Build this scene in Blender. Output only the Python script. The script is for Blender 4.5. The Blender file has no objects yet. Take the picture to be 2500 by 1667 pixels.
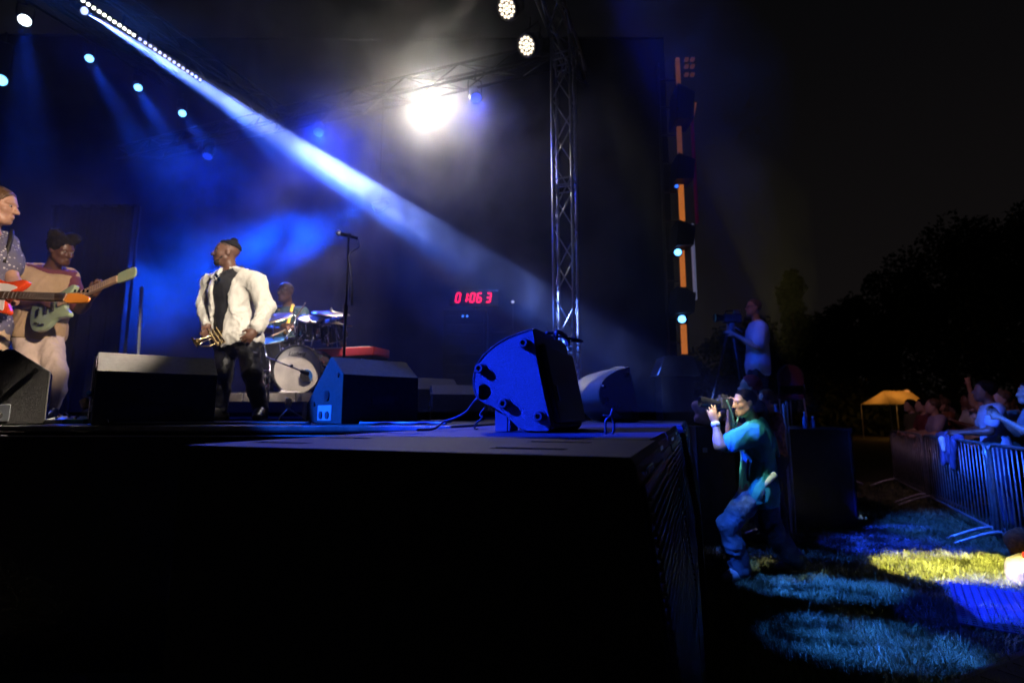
import bpy, bmesh, math, random
import numpy as np
from mathutils import Vector, Matrix, Quaternion

random.seed(7)
np.random.seed(7)
SC = bpy.context.scene
COL = SC.collection

# ------------------------------------------------------------------ camera
CAM_Z = 1.44
F_PX = 1275.5                    # focal length in photo pixels (photo 2500 x 1667)
PITCH = math.atan(174.5 / F_PX)  # horizon lies at row 1008
cam_data = bpy.data.cameras.new('camera')
cam_data.sensor_width = 36.0
cam_data.lens = F_PX / 2500.0 * 36.0
cam_data.clip_start = 0.05
cam_data.clip_end = 2000.0
cam_data.dof.use_dof = True
cam_data.dof.focus_distance = 2.45
cam_data.dof.aperture_fstop = 1.8
camera = bpy.data.objects.new('camera', cam_data)
COL.objects.link(camera)
camera.location = (0, 0, CAM_Z)
camera.rotation_euler = (math.pi / 2 + PITCH, 0, 0)
SC.camera = camera

# ------------------------------------------------------------------ world: night sky with a faint town glow
world = bpy.data.worlds.new('World')
SC.world = world
world.use_nodes = True
_nt = world.node_tree
_nt.nodes.clear()
_out = _nt.nodes.new('ShaderNodeOutputWorld')
_bg = _nt.nodes.new('ShaderNodeBackground')
_tc = _nt.nodes.new('ShaderNodeTexCoord')
_sep = _nt.nodes.new('ShaderNodeSeparateXYZ')
_rmp = _nt.nodes.new('ShaderNodeValToRGB')
_rmp.color_ramp.elements[0].position = 0.0
_rmp.color_ramp.elements[0].color = (0.0062, 0.0050, 0.0048, 1)
_rmp.color_ramp.elements[1].position = 0.75
_rmp.color_ramp.elements[1].color = (0.0012, 0.0014, 0.0020, 1)
_nt.links.new(_tc.outputs['Generated'], _sep.inputs[0])
_nt.links.new(_sep.outputs['Z'], _rmp.inputs[0])
_nt.links.new(_rmp.outputs[0], _bg.inputs['Color'])
_bg.inputs['Strength'].default_value = 1.0
_nt.links.new(_bg.outputs[0], _out.inputs['Surface'])

SC.view_settings.view_transform = 'Standard'
SC.view_settings.look = 'None'
SC.view_settings.exposure = 0.0
SC.view_settings.gamma = 1.0
SC.view_settings.use_curve_mapping = False
SC.render.engine = 'CYCLES'
SC.cycles.use_denoising = True
SC.cycles.denoising_input_passes = 'RGB_ALBEDO_NORMAL'
SC.cycles.use_adaptive_sampling = True
SC.cycles.adaptive_threshold = 0.015
SC.cycles.adaptive_min_samples = 32
SC.cycles.max_bounces = 5
SC.cycles.diffuse_bounces = 1
SC.cycles.glossy_bounces = 1
SC.cycles.transmission_bounces = 3
SC.cycles.volume_bounces = 0
SC.cycles.sample_clamp_indirect = 3.0
SC.cycles.sample_clamp_direct = 0.0
SC.cycles.use_light_tree = True
SC.cycles.volume_max_steps = 48

# ------------------------------------------------------------------ pixel rays
CP, SP = math.cos(PITCH), math.sin(PITCH)
def ray(u, v):
    a, b = (u - 1250.0) / F_PX, (833.5 - v) / F_PX
    return np.array([a, CP - b * SP, SP + b * CP])
ORG = np.array([0.0, 0.0, CAM_Z])
def at(u, v, Y):
    d = ray(u, v)
    return ORG + d * (Y / d[1])
def onz(u, v, z):
    d = ray(u, v)
    return ORG + d * ((z - CAM_Z) / d[2])
def onplane(u, v, p0, n):
    d = ray(u, v)
    return ORG + d * (np.dot(np.array(p0) - ORG, n) / np.dot(d, n))

# stage grid: R runs along the stage front away from the camera, N points at the audience
RA = math.radians(19.5)
R = np.array([math.sin(RA), math.cos(RA), 0.0])
N = np.array([math.cos(RA), -math.sin(RA), 0.0])
Z = np.array([0.0, 0.0, 1.0])
STAGE_Z = 1.365
SUB_Z = 1.355
SUB_A = np.array([0.239, 1.03, 0.0])     # near front corner of the row of subwoofers
def row(n, r, z=0.0):
    return SUB_A + N * n + R * r + Z * z

def unit(v):
    v = np.asarray(v, float)
    return v / (np.linalg.norm(v) + 1e-12)
def frame(fwd, up=(0, 0, 1)):
    f = unit(fwd)
    s = unit(np.cross(up, f))
    u = np.cross(f, s)
    return f, s, u          # forward, left, up

# ------------------------------------------------------------------ materials
MATS = {}
def mat(name, color, rough=0.6, metal=0.0, var=0.15, scale=8.0, bump=0.0, bscale=60.0, spec=0.5, emit=None, estr=0.0, stretch=None, coat=0.0, sheen=0.0):
    if name in MATS:
        return MATS[name]
    m = bpy.data.materials.new(name)
    m.use_nodes = True
    nt = m.node_tree
    b = nt.nodes['Principled BSDF']
    b.inputs['Roughness'].default_value = rough
    b.inputs['Metallic'].default_value = metal
    b.inputs['Specular IOR Level'].default_value = spec
    if coat:
        b.inputs['Coat Weight'].default_value = coat
    if sheen:
        b.inputs['Sheen Weight'].default_value = sheen
    tc = nt.nodes.new('ShaderNodeTexCoord')
    src = tc.outputs['Object']
    if stretch:
        mp = nt.nodes.new('ShaderNodeMapping')
        mp.inputs['Scale'].default_value = stretch
        nt.links.new(src, mp.inputs['Vector'])
        src = mp.outputs[0]
    c = tuple(color) + (1,)
    if var > 0:
        nz = nt.nodes.new('ShaderNodeTexNoise')
        nz.inputs['Scale'].default_value = scale
        nz.inputs['Detail'].default_value = 6
        nt.links.new(src, nz.inputs['Vector'])
        rp = nt.nodes.new('ShaderNodeValToRGB')
        rp.color_ramp.elements[0].position = 0.3
        rp.color_ramp.elements[1].position = 0.7
        rp.color_ramp.elements[0].color = tuple(max(0, x * (1 - var)) for x in color) + (1,)
        rp.color_ramp.elements[1].color = tuple(min(1, x * (1 + var)) for x in color) + (1,)
        nt.links.new(nz.outputs['Fac'], rp.inputs[0])
        nt.links.new(rp.outputs[0], b.inputs['Base Color'])
    else:
        b.inputs['Base Color'].default_value = c
    if bump > 0:
        bz = nt.nodes.new('ShaderNodeTexNoise')
        bz.inputs['Scale'].default_value = bscale
        bz.inputs['Detail'].default_value = 4
        nt.links.new(src, bz.inputs['Vector'])
        bp = nt.nodes.new('ShaderNodeBump')
        bp.inputs['Strength'].default_value = bump
        bp.inputs['Distance'].default_value = 0.01
        nt.links.new(bz.outputs['Fac'], bp.inputs['Height'])
        nt.links.new(bp.outputs[0], b.inputs['Normal'])
    if emit:
        b.inputs['Emission Color'].default_value = tuple(emit) + (1,)
        b.inputs['Emission Strength'].default_value = estr
    MATS[name] = m
    return m

# ------------------------------------------------------------------ object helpers
WM = {}     # world matrix of every parent
def tag(o, label, cat, group=None, kind=None):
    if label: o['label'] = label
    if cat: o['category'] = cat
    if group: o['group'] = group
    if kind: o['kind'] = kind
    return o
def thing(name, label, cat, loc=(0, 0, 0), rotz=0.0, group=None):
    o = bpy.data.objects.new(name, None)
    COL.objects.link(o)
    o.empty_display_size = 0.1
    o.location = tuple(float(x) for x in loc)
    o.rotation_euler = (0, 0, rotz)
    WM[o.name] = Matrix.Translation(Vector(o.location)) @ Matrix.Rotation(rotz, 4, 'Z')
    return tag(o, label, cat, group)
def link_mesh(name, me, material, parent=None, smooth=False):
    o = bpy.data.objects.new(name, me)
    COL.objects.link(o)
    if material is not None:
        for mm in (material if isinstance(material, (list, tuple)) else [material]):
            me.materials.append(mm)
    if smooth:
        me.polygons.foreach_set('use_smooth', np.ones(len(me.polygons), bool))
    if parent is not None:
        o.parent = parent
        w = WM.get(parent.name, Matrix.Identity(4))
        me.transform(w.inverted())
        WM[o.name] = w
    else:
        WM[o.name] = Matrix.Identity(4)
    return o
def place_at_base(o):
    """move a top-level single mesh's origin to its base centre"""
    me = o.data
    co = np.empty(len(me.vertices) * 3); me.vertices.foreach_get('co', co); co = co.reshape(-1, 3)
    c = Vector(((co[:, 0].min() + co[:, 0].max()) / 2, (co[:, 1].min() + co[:, 1].max()) / 2, co[:, 2].min()))
    me.transform(Matrix.Translation(-c)); o.location = c
    WM[o.name] = Matrix.Translation(c)
    return o
def copy_tree(o, parent=None):
    c = o.copy()
    COL.objects.link(c)
    if parent is not None:
        c.parent = parent
    for ch in list(KIDS.get(o.name, [])):
        copy_tree(ch, c)
        KIDS.setdefault(c.name, []).append(COL.objects[-1]) if False else None
    return c
KIDS = {}
def kids(o):
    return [x for x in bpy.data.objects if x.parent == o]
def dup(root, loc=None, rotz=None, label=None, group=None, scale=None):
    r = root.copy(); COL.objects.link(r)
    for ch in kids(root):
        c = ch.copy(); COL.objects.link(c); c.parent = r
        for g in kids(ch):
            d = g.copy(); COL.objects.link(d); d.parent = c
    if loc is not None: r.location = tuple(float(x) for x in loc)
    if rotz is not None: r.rotation_euler = (0, 0, rotz)
    if scale is not None: r.scale = scale if hasattr(scale, '__len__') else (scale,) * 3
    if label: r['label'] = label
    if group: r['group'] = group
    WM[r.name] = Matrix.Translation(Vector(r.location)) @ Matrix.Rotation(r.rotation_euler[2], 4, 'Z')
    return r

class MB:
    """collects shapes; build() links them as one mesh object"""
    def __init__(self):
        self.v, self.f = [], []
    def add(self, vs, fs):
        k = len(self.v)
        self.v += [tuple(float(c) for c in p) for p in vs]
        self.f += [tuple(i + k for i in f) for f in fs]
        return self
    def box(self, c, size, ax=None, bev=0.0):
        """box centred at c; ax = three axis vectors"""
        ax = ax if ax is not None else (np.array([1, 0, 0.]), np.array([0, 1, 0.]), np.array([0, 0, 1.]))
        c = np.asarray(c, float)
        h = [s / 2 for s in size]
        if bev <= 0:
            vs = [c + ax[0] * (sx * h[0]) + ax[1] * (sy * h[1]) + ax[2] * (sz * h[2]) for sx in (-1, 1) for sy in (-1, 1) for sz in (-1, 1)]
            return self.add(vs, [(0, 1, 3, 2), (4, 6, 7, 5), (0, 4, 5, 1), (2, 3, 7, 6), (0, 2, 6, 4), (1, 5, 7, 3)])
        bm = bmesh.new()
        bmesh.ops.create_cube(bm, size=1.0)
        for vv in bm.verts:
            vv.co = Vector((vv.co.x * size[0], vv.co.y * size[1], vv.co.z * size[2]))
        bmesh.ops.bevel(bm, geom=bm.edges[:] , offset=min(bev, min(size) * 0.45), segments=2, affect='EDGES', profile=0.6)
        bm.verts.index_update()
        vs = [c + ax[0] * q.co.x + ax[1] * q.co.y + ax[2] * q.co.z for q in bm.verts]
        fs = [tuple(q.index for q in f.verts) for f in bm.faces]
        bm.free()
        return self.add(vs, fs)
    def tube(self, pts, r, n=8, caps=True, r_end=None):
        pts = [np.asarray(p, float) for p in pts]
        m = len(pts)
        vs, fs = [], []
        prev = None
        for i, p in enumerate(pts):
            t = unit(pts[min(i + 1, m - 1)] - pts[max(i - 1, 0)])
            if prev is None:
                a = np.cross(t, (0, 0, 1.0)) if abs(t[2]) < 0.9 else np.cross(t, (1.0, 0, 0))
            else:
                a = prev - t * np.dot(prev, t)
            a = unit(a); prev = a
            b = np.cross(t, a)
            rr = r if r_end is None else r + (r_end - r) * i / (m - 1)
            if hasattr(r, '__len__'): rr = r[i]
            for k in range(n):
                q = 2 * math.pi * k / n
                vs.append(p + (a * math.cos(q) + b * math.sin(q)) * rr)
        for i in range(m - 1):
            for k in range(n):
                k2 = (k + 1) % n
                fs.append((i * n + k, i * n + k2, (i + 1) * n + k2, (i + 1) * n + k))
        if caps:
            fs.append(tuple(range(n - 1, -1, -1)))
            fs.append(tuple((m - 1) * n + k for k in range(n)))
        return self.add(vs, fs)
    def cyl(self, p0, p1, r0, r1=None, n=16):
        r1 = r0 if r1 is None else r1
        return self.tube([p0, p1], [r0, r1], n)
    def lathe(self, origin, axis, profile, n=24, closed=False):
        """profile: (radius, height along axis)"""
        o = np.asarray(origin, float); t = unit(axis)
        a = unit(np.cross(t, (0, 0, 1.0)) if abs(t[2]) < 0.9 else np.cross(t, (1.0, 0, 0)))
        b = np.cross(t, a)
        vs, fs = [], []
        for (r, h) in profile:
            for k in range(n):
                q = 2 * math.pi * k / n
                vs.append(o + t * h + (a * math.cos(q) + b * math.sin(q)) * r)
        m = len(profile)
        for i in range(m - 1 + (1 if closed else 0)):
            j = (i + 1) % m
            for k in range(n):
                k2 = (k + 1) % n
                fs.append((i * n + k, i * n + k2, j * n + k2, j * n + k))
        if not closed:
            if profile[0][0] > 1e-6: fs.append(tuple(range(n - 1, -1, -1)))
            if profile[-1][0] > 1e-6: fs.append(tuple((m - 1) * n + k for k in range(n)))
        return self.add(vs, fs)
    def prism(self, outline, o, ax, ay, depth, bev=0.0):
        """outline: 2D points in plane (ax, ay) at o; extruded along ax x ay by depth"""
        ax, ay, o = np.asarray(ax, float), np.asarray(ay, float), np.asarray(o, float)
        az = unit(np.cross(ax, ay)) * depth
        n = len(outline)
        P = np.array(outline, float)
        if bev > 0:
            c = P.mean(0)
            nrm = []
            for i in range(n):
                e = unit(P[(i + 1) % n] - P[i - 1]); nn = np.array([e[1], -e[0]])
                nrm.append(nn if np.dot(nn, P[i] - c) > 0 or True else -nn)
            nrm = np.array(nrm)
            area = 0.5 * sum(P[i][0] * P[(i + 1) % n][1] - P[(i + 1) % n][0] * P[i][1] for i in range(n))
            if area < 0: nrm = -nrm
            b1 = bev / abs(depth)
            rings = [(P - nrm * bev, 0.0), (P - nrm * bev * 0.3, b1 * 0.3), (P, b1), (P, 1 - b1), (P - nrm * bev * 0.3, 1 - b1 * 0.3), (P - nrm * bev, 1.0)]
        else:
            rings = [(P, 0.0), (P, 1.0)]
        vs, fs = [], []
        for (Q, h) in rings:
            for p in Q: vs.append(o + ax * p[0] + ay * p[1] + az * h)
        m = len(rings)
        for i in range(m - 1):
            for k in range(n):
                k2 = (k + 1) % n
                fs.append((i * n + k, i * n + k2, (i + 1) * n + k2, (i + 1) * n + k))
        fs.append(tuple(range(n - 1, -1, -1)))
        fs.append(tuple((m - 1) * n + k for k in range(n)))
        return self.add(vs, fs)
    def sphere(self, c, r, n=12, sc=(1, 1, 1), ax=None):
        ax = ax if ax is not None else np.eye(3)
        c = np.asarray(c, float)
        m = n // 2
        vs, fs = [], []
        for i in range(m + 1):
            th = math.pi * i / m
            for k in range(n):
                q = 2 * math.pi * k / n
                l = (math.sin(th) * math.cos(q) * sc[0], math.sin(th) * math.sin(q) * sc[1], math.cos(th) * sc[2])
                vs.append(c + (ax[0] * l[0] + ax[1] * l[1] + ax[2] * l[2]) * r)
        for i in range(m):
            for k in range(n):
                k2 = (k + 1) % n
                fs.append((i * n + k, (i + 1) * n + k, (i + 1) * n + k2, i * n + k2))
        return self.add(vs, fs)
    def torus(self, c, axis, r, t, n=32, m=8):
        prof = [(r + t * math.cos(2 * math.pi * k / m), t * math.sin(2 * math.pi * k / m)) for k in range(m)]
        return self.lathe(c, axis, prof, n, closed=True)
    def mesh(self, name):
        me = bpy.data.meshes.new(name)
        me.from_pydata(self.v, [], self.f)
        bm = bmesh.new(); bm.from_mesh(me)
        bmesh.ops.remove_doubles(bm, verts=bm.verts[:], dist=1e-6)
        bmesh.ops.recalc_face_normals(bm, faces=bm.faces[:])
        bm.to_mesh(me); bm.free()
        return me
    def build(self, name, material, parent=None, smooth=False, auto=None):
        me = self.mesh(name)
        o = link_mesh(name, me, material, parent, smooth)
        if auto is not None:
            try:
                me.set_sharp_from_angle(angle=math.radians(auto))
                me.polygons.foreach_set('use_smooth', np.ones(len(me.polygons), bool))
            except Exception:
                pass
        return o

def spline(pts, n=10):
    """Catmull-Rom through pts"""
    P = [np.asarray(p, float) for p in pts]
    P = [2 * P[0] - P[1]] + P + [2 * P[-1] - P[-2]]
    out = []
    for i in range(1, len(P) - 2):
        for k in range(n):
            t = k / n
            a, b, c, d = P[i - 1], P[i], P[i + 1], P[i + 2]
            out.append(0.5 * ((2 * b) + (c - a) * t + (2 * a - 5 * b + 4 * c - d) * t * t + (3 * b - a - 3 * c + d) * t ** 3))
    out.append(P[-2])
    return out

# ------------------------------------------------------------------ lamps
def spot(name, loc, target, color, power, angle, blend=0.3, radius=0.06, parent=None, squeeze=None, major=None, gobo=None):
    l = bpy.data.lights.new(name, 'SPOT')
    l.color = color
    l.energy = power
    l.spot_size = math.radians(angle)
    l.spot_blend = blend
    l.shadow_soft_size = radius
    if gobo:
        l.use_nodes = True
        nt = l.node_tree
        em = nt.nodes['Emission']
        tc = nt.nodes.new('ShaderNodeTexCoord'); nz = nt.nodes.new('ShaderNodeTexNoise'); rp = nt.nodes.new('ShaderNodeMapRange')
        nz.inputs['Scale'].default_value = gobo[0]; nz.inputs['Detail'].default_value = 3
        rp.inputs['From Min'].default_value = gobo[1]; rp.inputs['From Max'].default_value = gobo[1] + 0.10
        rp.inputs['To Min'].default_value = gobo[2]; rp.inputs['To Max'].default_value = 1.0
        mpg = nt.nodes.new('ShaderNodeMapping'); mpg.inputs['Scale'].default_value = (gobo[3] if len(gobo) > 3 else 1.0, 1.0, 1.0)
        nt.links.new(tc.outputs['Normal'], mpg.inputs['Vector']); nt.links.new(mpg.outputs[0], nz.inputs['Vector']); nt.links.new(nz.outputs['Fac'], rp.inputs['Value']); nt.links.new(rp.outputs[0], em.inputs['Strength'])
    o = bpy.data.objects.new(name, l)
    COL.objects.link(o)
    d = Vector(tuple(np.asarray(target, float) - np.asarray(loc, float)))
    q = d.to_track_quat('-Z', 'Y')
    if major is not None:
        zz = -unit(np.array(d)); xx = unit(np.asarray(major, float) - zz * np.dot(major, zz)); yy = np.cross(zz, xx)
        q = Matrix((tuple(xx), tuple(yy), tuple(zz))).transposed().to_quaternion()
    o.location = tuple(float(x) for x in loc)
    o.rotation_mode = 'QUATERNION'
    o.rotation_quaternion = q
    if squeeze:
        o.scale = (squeeze[0], squeeze[1], 1)
    return o
# ------------------------------------------------------------------ implicit surfaces (bodies, clothes, hair)
_RNG = np.random.RandomState(3)
_LAT = _RNG.rand(32, 32, 32).astype(np.float32) * 2 - 1
def vnoise(P):
    i = np.floor(P).astype(int)
    f = P - i
    f = f * f * (3 - 2 * f)
    out = 0
    for dx in (0, 1):
        wx = f[..., 0] if dx else 1 - f[..., 0]
        for dy in (0, 1):
            wy = f[..., 1] if dy else 1 - f[..., 1]
            for dz in (0, 1):
                wz = f[..., 2] if dz else 1 - f[..., 2]
                out = out + _LAT[(i[..., 0] + dx) % 32, (i[..., 1] + dy) % 32, (i[..., 2] + dz) % 32] * wx * wy * wz
    return out

def A(*x):
    return np.array(x, float)
def cap(a, b, ra, rb=None, flat=None, ff=1.0, k=0.03):
    return dict(t='cap', a=np.asarray(a, float), b=np.asarray(b, float), ra=ra, rb=ra if rb is None else rb, flat=None if flat is None else unit(flat), ff=ff, k=k)
def ell(c, rad, ax=None, k=0.03):
    return dict(t='ell', c=np.asarray(c, float), rad=np.asarray(rad, float), ax=np.eye(3) if ax is None else np.array(ax), k=k)
def bx(c, half, ax=None, rnd=0.01, k=0.03):
    return dict(t='box', c=np.asarray(c, float), half=np.asarray(half, float), ax=np.eye(3) if ax is None else np.array(ax), rnd=rnd, k=k)
def sub(p, k=0.01):
    q = dict(p); q['sub'] = True; q['k'] = k
    return q
def half(p0, n, k=0.008):
    """cut away everything on the +n side of p0"""
    return dict(t='half', p=np.asarray(p0, float), n=unit(n), sub=True, k=k)
def grow(p, d):
    q = dict(p)
    if p['t'] == 'cap': q['ra'] = p['ra'] + d; q['rb'] = p['rb'] + d
    elif p['t'] == 'ell': q['rad'] = p['rad'] + d
    elif p['t'] == 'box': q['half'] = p['half'] + d
    return q
def bounds(p):
    if p['t'] == 'cap':
        r = max(p['ra'], p['rb']) * (1.0 if p['ff'] >= 1 else 1.0 / p['ff'])
        return np.minimum(p['a'], p['b']) - r, np.maximum(p['a'], p['b']) + r
    if p['t'] == 'ell':
        e = np.sqrt(((p['ax'].T * p['rad']) ** 2).sum(1))
        return p['c'] - e, p['c'] + e
    if p['t'] == 'box':
        e = np.abs(p['ax'].T * (p['half'] + p['rnd'])).sum(1)
        return p['c'] - e, p['c'] + e
def dist(p, X):
    if p['t'] == 'cap':
        ab = p['b'] - p['a']
        d = X - p['a']
        h = np.clip((d @ ab) / (ab @ ab + 1e-12), 0, 1)
        q = d - h[..., None] * ab
        if p['flat'] is not None and p['ff'] != 1.0:
            c = q @ p['flat']
            q = q + (c * (p['ff'] - 1))[..., None] * p['flat']
        return (np.sqrt((q * q).sum(-1)) - (p['ra'] + (p['rb'] - p['ra']) * h)) / (p['ff'] if p['ff'] > 1 else 1.0) ** 0.3
    if p['t'] == 'ell':
        q = (X - p['c']) @ p['ax'].T
        k0 = np.sqrt(((q / p['rad']) ** 2).sum(-1))
        k1 = np.sqrt(((q / p['rad'] ** 2) ** 2).sum(-1)) + 1e-9
        return k0 * (k0 - 1) / k1
    if p['t'] == 'box':
        q = np.abs((X - p['c']) @ p['ax'].T) - p['half']
        return np.sqrt((np.maximum(q, 0) ** 2).sum(-1)) + np.minimum(q.max(-1), 0) - p['rnd']
    if p['t'] == 'half':
        return -((X - p['p']) @ p['n'])
def sdf_mesh(name, prims, h=0.012, fold=0.0, ffreq=14.0, fstretch=(1, 1, 0.5), seed=0.0):
    adds = [p for p in prims if not p.get('sub')]
    bb = [bounds(p) for p in adds]
    m = 3 * h + fold * 2 + 0.01
    lo = np.min([b[0] for b in bb], 0) - m
    hi = np.max([b[1] for b in bb], 0) + m
    n = np.maximum(np.ceil((hi - lo) / h).astype(int) + 1, 4)
    BIG = 0.2
    F = np.full(n, BIG, np.float32)
    gx = [lo[i] + np.arange(n[i]) * h for i in range(3)]
    def region(p, pad):
        if p['t'] == 'half':
            return tuple(slice(0, n[i]) for i in range(3))
        a, b = bounds(p)
        i0 = np.clip(np.floor((a - pad - lo) / h).astype(int), 0, n)
        i1 = np.clip(np.ceil((b + pad - lo) / h).astype(int) + 1, 0, n)
        return tuple(slice(i0[i], i1[i]) for i in range(3))
    for p in prims:
        s = region(p, 0.10 if not p.get('sub') else 0.03)
        if any(q.stop <= q.start for q in s): continue
        X = np.stack(np.meshgrid(gx[0][s[0]], gx[1][s[1]], gx[2][s[2]], indexing='ij'), -1)
        d = dist(p, X)
        k = max(p['k'], 1e-4)
        f = F[s]
        if p.get('sub'):
            d = -d
            hh = np.maximum(k - np.abs(f - d), 0) / k
            F[s] = np.maximum(f, d) + hh * hh * k * 0.25
        else:
            hh = np.maximum(k - np.abs(f - d), 0) / k
            F[s] = np.minimum(f, d) - hh * hh * k * 0.25
    if fold > 0:
        X = np.stack(np.meshgrid(*gx, indexing='ij'), -1)
        near = np.abs(F) < fold * 2 + 2 * h
        Q = X[near]
        st = np.array(fstretch)
        w = Q * ffreq * st + seed
        wr = vnoise(w * 0.45 + 3.1)
        a = vnoise(w + wr[:, None] * 1.3)
        ridge = 1 - np.abs(vnoise(w * 1.15 + wr[:, None] * 2.0 + 7.7)) * 2
        r2 = 1 - np.abs(vnoise(w * 2.1 + a[:, None] * 1.5 + 17.7)) * 2.4
        F[near] -= fold * (a * 0.45 + ridge * np.abs(ridge) * 0.55 + r2 * np.abs(r2) * 0.40)
    return nets(name, F, lo, h)
def nets(name, F, lo, h):
    S = F < 0
    nx, ny, nz = F.shape
    c = np.zeros((nx - 1, ny - 1, nz - 1), np.int8)
    for dx in (0, 1):
        for dy in (0, 1):
            for dz in (0, 1):
                c += S[dx:nx - 1 + dx, dy:ny - 1 + dy, dz:nz - 1 + dz]
    act = (c > 0) & (c < 8)
    idx = np.full(act.shape, -1, np.int64)
    cells = np.argwhere(act)
    idx[act] = np.arange(len(cells))
    acc = np.zeros((len(cells), 3)); cnt = np.zeros(len(cells))
    corners = [(0, 0, 0), (1, 0, 0), (0, 1, 0), (1, 1, 0), (0, 0, 1), (1, 0, 1), (0, 1, 1), (1, 1, 1)]
    for a in corners:
        for ax in range(3):
            if a[ax]: continue
            b = list(a); b[ax] = 1
            fa = F[cells[:, 0] + a[0], cells[:, 1] + a[1], cells[:, 2] + a[2]]
            fb = F[cells[:, 0] + b[0], cells[:, 1] + b[1], cells[:, 2] + b[2]]
            x = (fa < 0) != (fb < 0)
            t = np.where(x, fa / np.where(x, fa - fb, 1), 0)
            pos = np.tile(np.array(a, float), (len(cells), 1)); pos[:, ax] += t
            acc[x] += pos[x]; cnt[x] += 1
    V = lo + (cells + acc / np.maximum(cnt, 1)[:, None]) * h
    faces = []
    for ax in range(3):
        o1, o2 = [(1, 2), (2, 0), (0, 1)][ax]
        sl0 = [slice(None)] * 3; sl1 = [slice(None)] * 3
        sl0[ax] = slice(0, -1); sl1[ax] = slice(1, None)
        s0, s1 = S[tuple(sl0)], S[tuple(sl1)]
        e = np.argwhere(s0 != s1)
        ok = np.ones(len(e), bool)
        for o in (o1, o2):
            ok &= (e[:, o] > 0) & (e[:, o] < F.shape[o] - 1)
        e = e[ok]
        inside = s0[e[:, 0], e[:, 1], e[:, 2]]
        def ci(d1, d2):
            q = e.copy(); q[:, o1] -= d1; q[:, o2] -= d2
            return idx[q[:, 0], q[:, 1], q[:, 2]]
        quad = np.stack([ci(1, 1), ci(0, 1), ci(0, 0), ci(1, 0)], 1)
        quad[~inside] = quad[~inside][:, ::-1]
        faces.append(quad[(quad >= 0).all(1)])
    Q = np.concatenate(faces)
    me = bpy.data.meshes.new(name)
    me.vertices.add(len(V)); me.vertices.foreach_set('co', V.astype(np.float32).ravel())
    me.loops.add(Q.size); me.loops.foreach_set('vertex_index', Q.astype(np.int32).ravel())
    me.polygons.add(len(Q))
    me.polygons.foreach_set('loop_start', (np.arange(len(Q)) * 4).astype(np.int32))
    me.polygons.foreach_set('use_smooth', np.ones(len(Q), bool))
    me.update(calc_edges=True)
    me.validate()
    return me

# ------------------------------------------------------------------ people
def hand_prims(wr, d, palm_n, thumb_side, curl=0.5, s=1.0, spread=0.12):
    """wr wrist, d finger direction, palm_n normal out of the palm, thumb_side unit vector"""
    d, palm_n = unit(d), unit(palm_n)
    palm_n = unit(palm_n - d * np.dot(palm_n, d))
    ts = unit(np.cross(d, palm_n)); ts = ts if np.dot(ts, thumb_side) > 0 else -ts
    P = [cap(wr - d * 0.01, wr + d * 0.045 * s, 0.026 * s, 0.030 * s, flat=palm_n, ff=1.7, k=0.02),
         cap(wr + d * 0.04 * s + ts * 0.022 * s, wr + d * 0.085 * s + ts * 0.026 * s, 0.016 * s, 0.015 * s, k=0.02),
         cap(wr + d * 0.04 * s - ts * 0.022 * s, wr + d * 0.078 * s - ts * 0.026 * s, 0.016 * s, 0.014 * s, k=0.02),
         cap(wr + d * 0.04 * s, wr + d * 0.088 * s, 0.018 * s, 0.016 * s, k=0.02)]
    L = [0.070, 0.078, 0.072, 0.056]
    for i, l in enumerate(L):
        off = (0.033 - 0.022 * i) * s
        k0 = wr + d * (0.088 - 0.004 * abs(i - 1)) * s + ts * off
        ang = curl * 1.0
        dd = unit(d + ts * spread * (1 - i * 0.66))
        q = k0
        for sgm, fr in enumerate((0.45, 0.30, 0.25)):
            a = ang * (0.55 + sgm * 0.75)
            dv = dd * math.cos(a) + palm_n * math.sin(a)
            q2 = q + dv * l * fr * s
            P.append(cap(q, q2, (0.0098 - 0.0009 * sgm) * s, (0.0092 - 0.0009 * sgm) * s, k=0.005))
            q = q2
    t0 = wr + d * 0.022 * s + ts * 0.024 * s
    t1 = t0 + (d * 0.55 + ts * 0.75 + palm_n * 0.25) * 0.040 * s
    t2 = t1 + (d * 0.85 + ts * 0.25 + palm_n * (0.35 + 0.4 * curl)) * 0.034 * s
    P += [cap(t0, t1, 0.016 * s, 0.0125 * s, k=0.012), cap(t1, t2, 0.0115 * s, 0.010 * s, k=0.006)]
    return P

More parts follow.
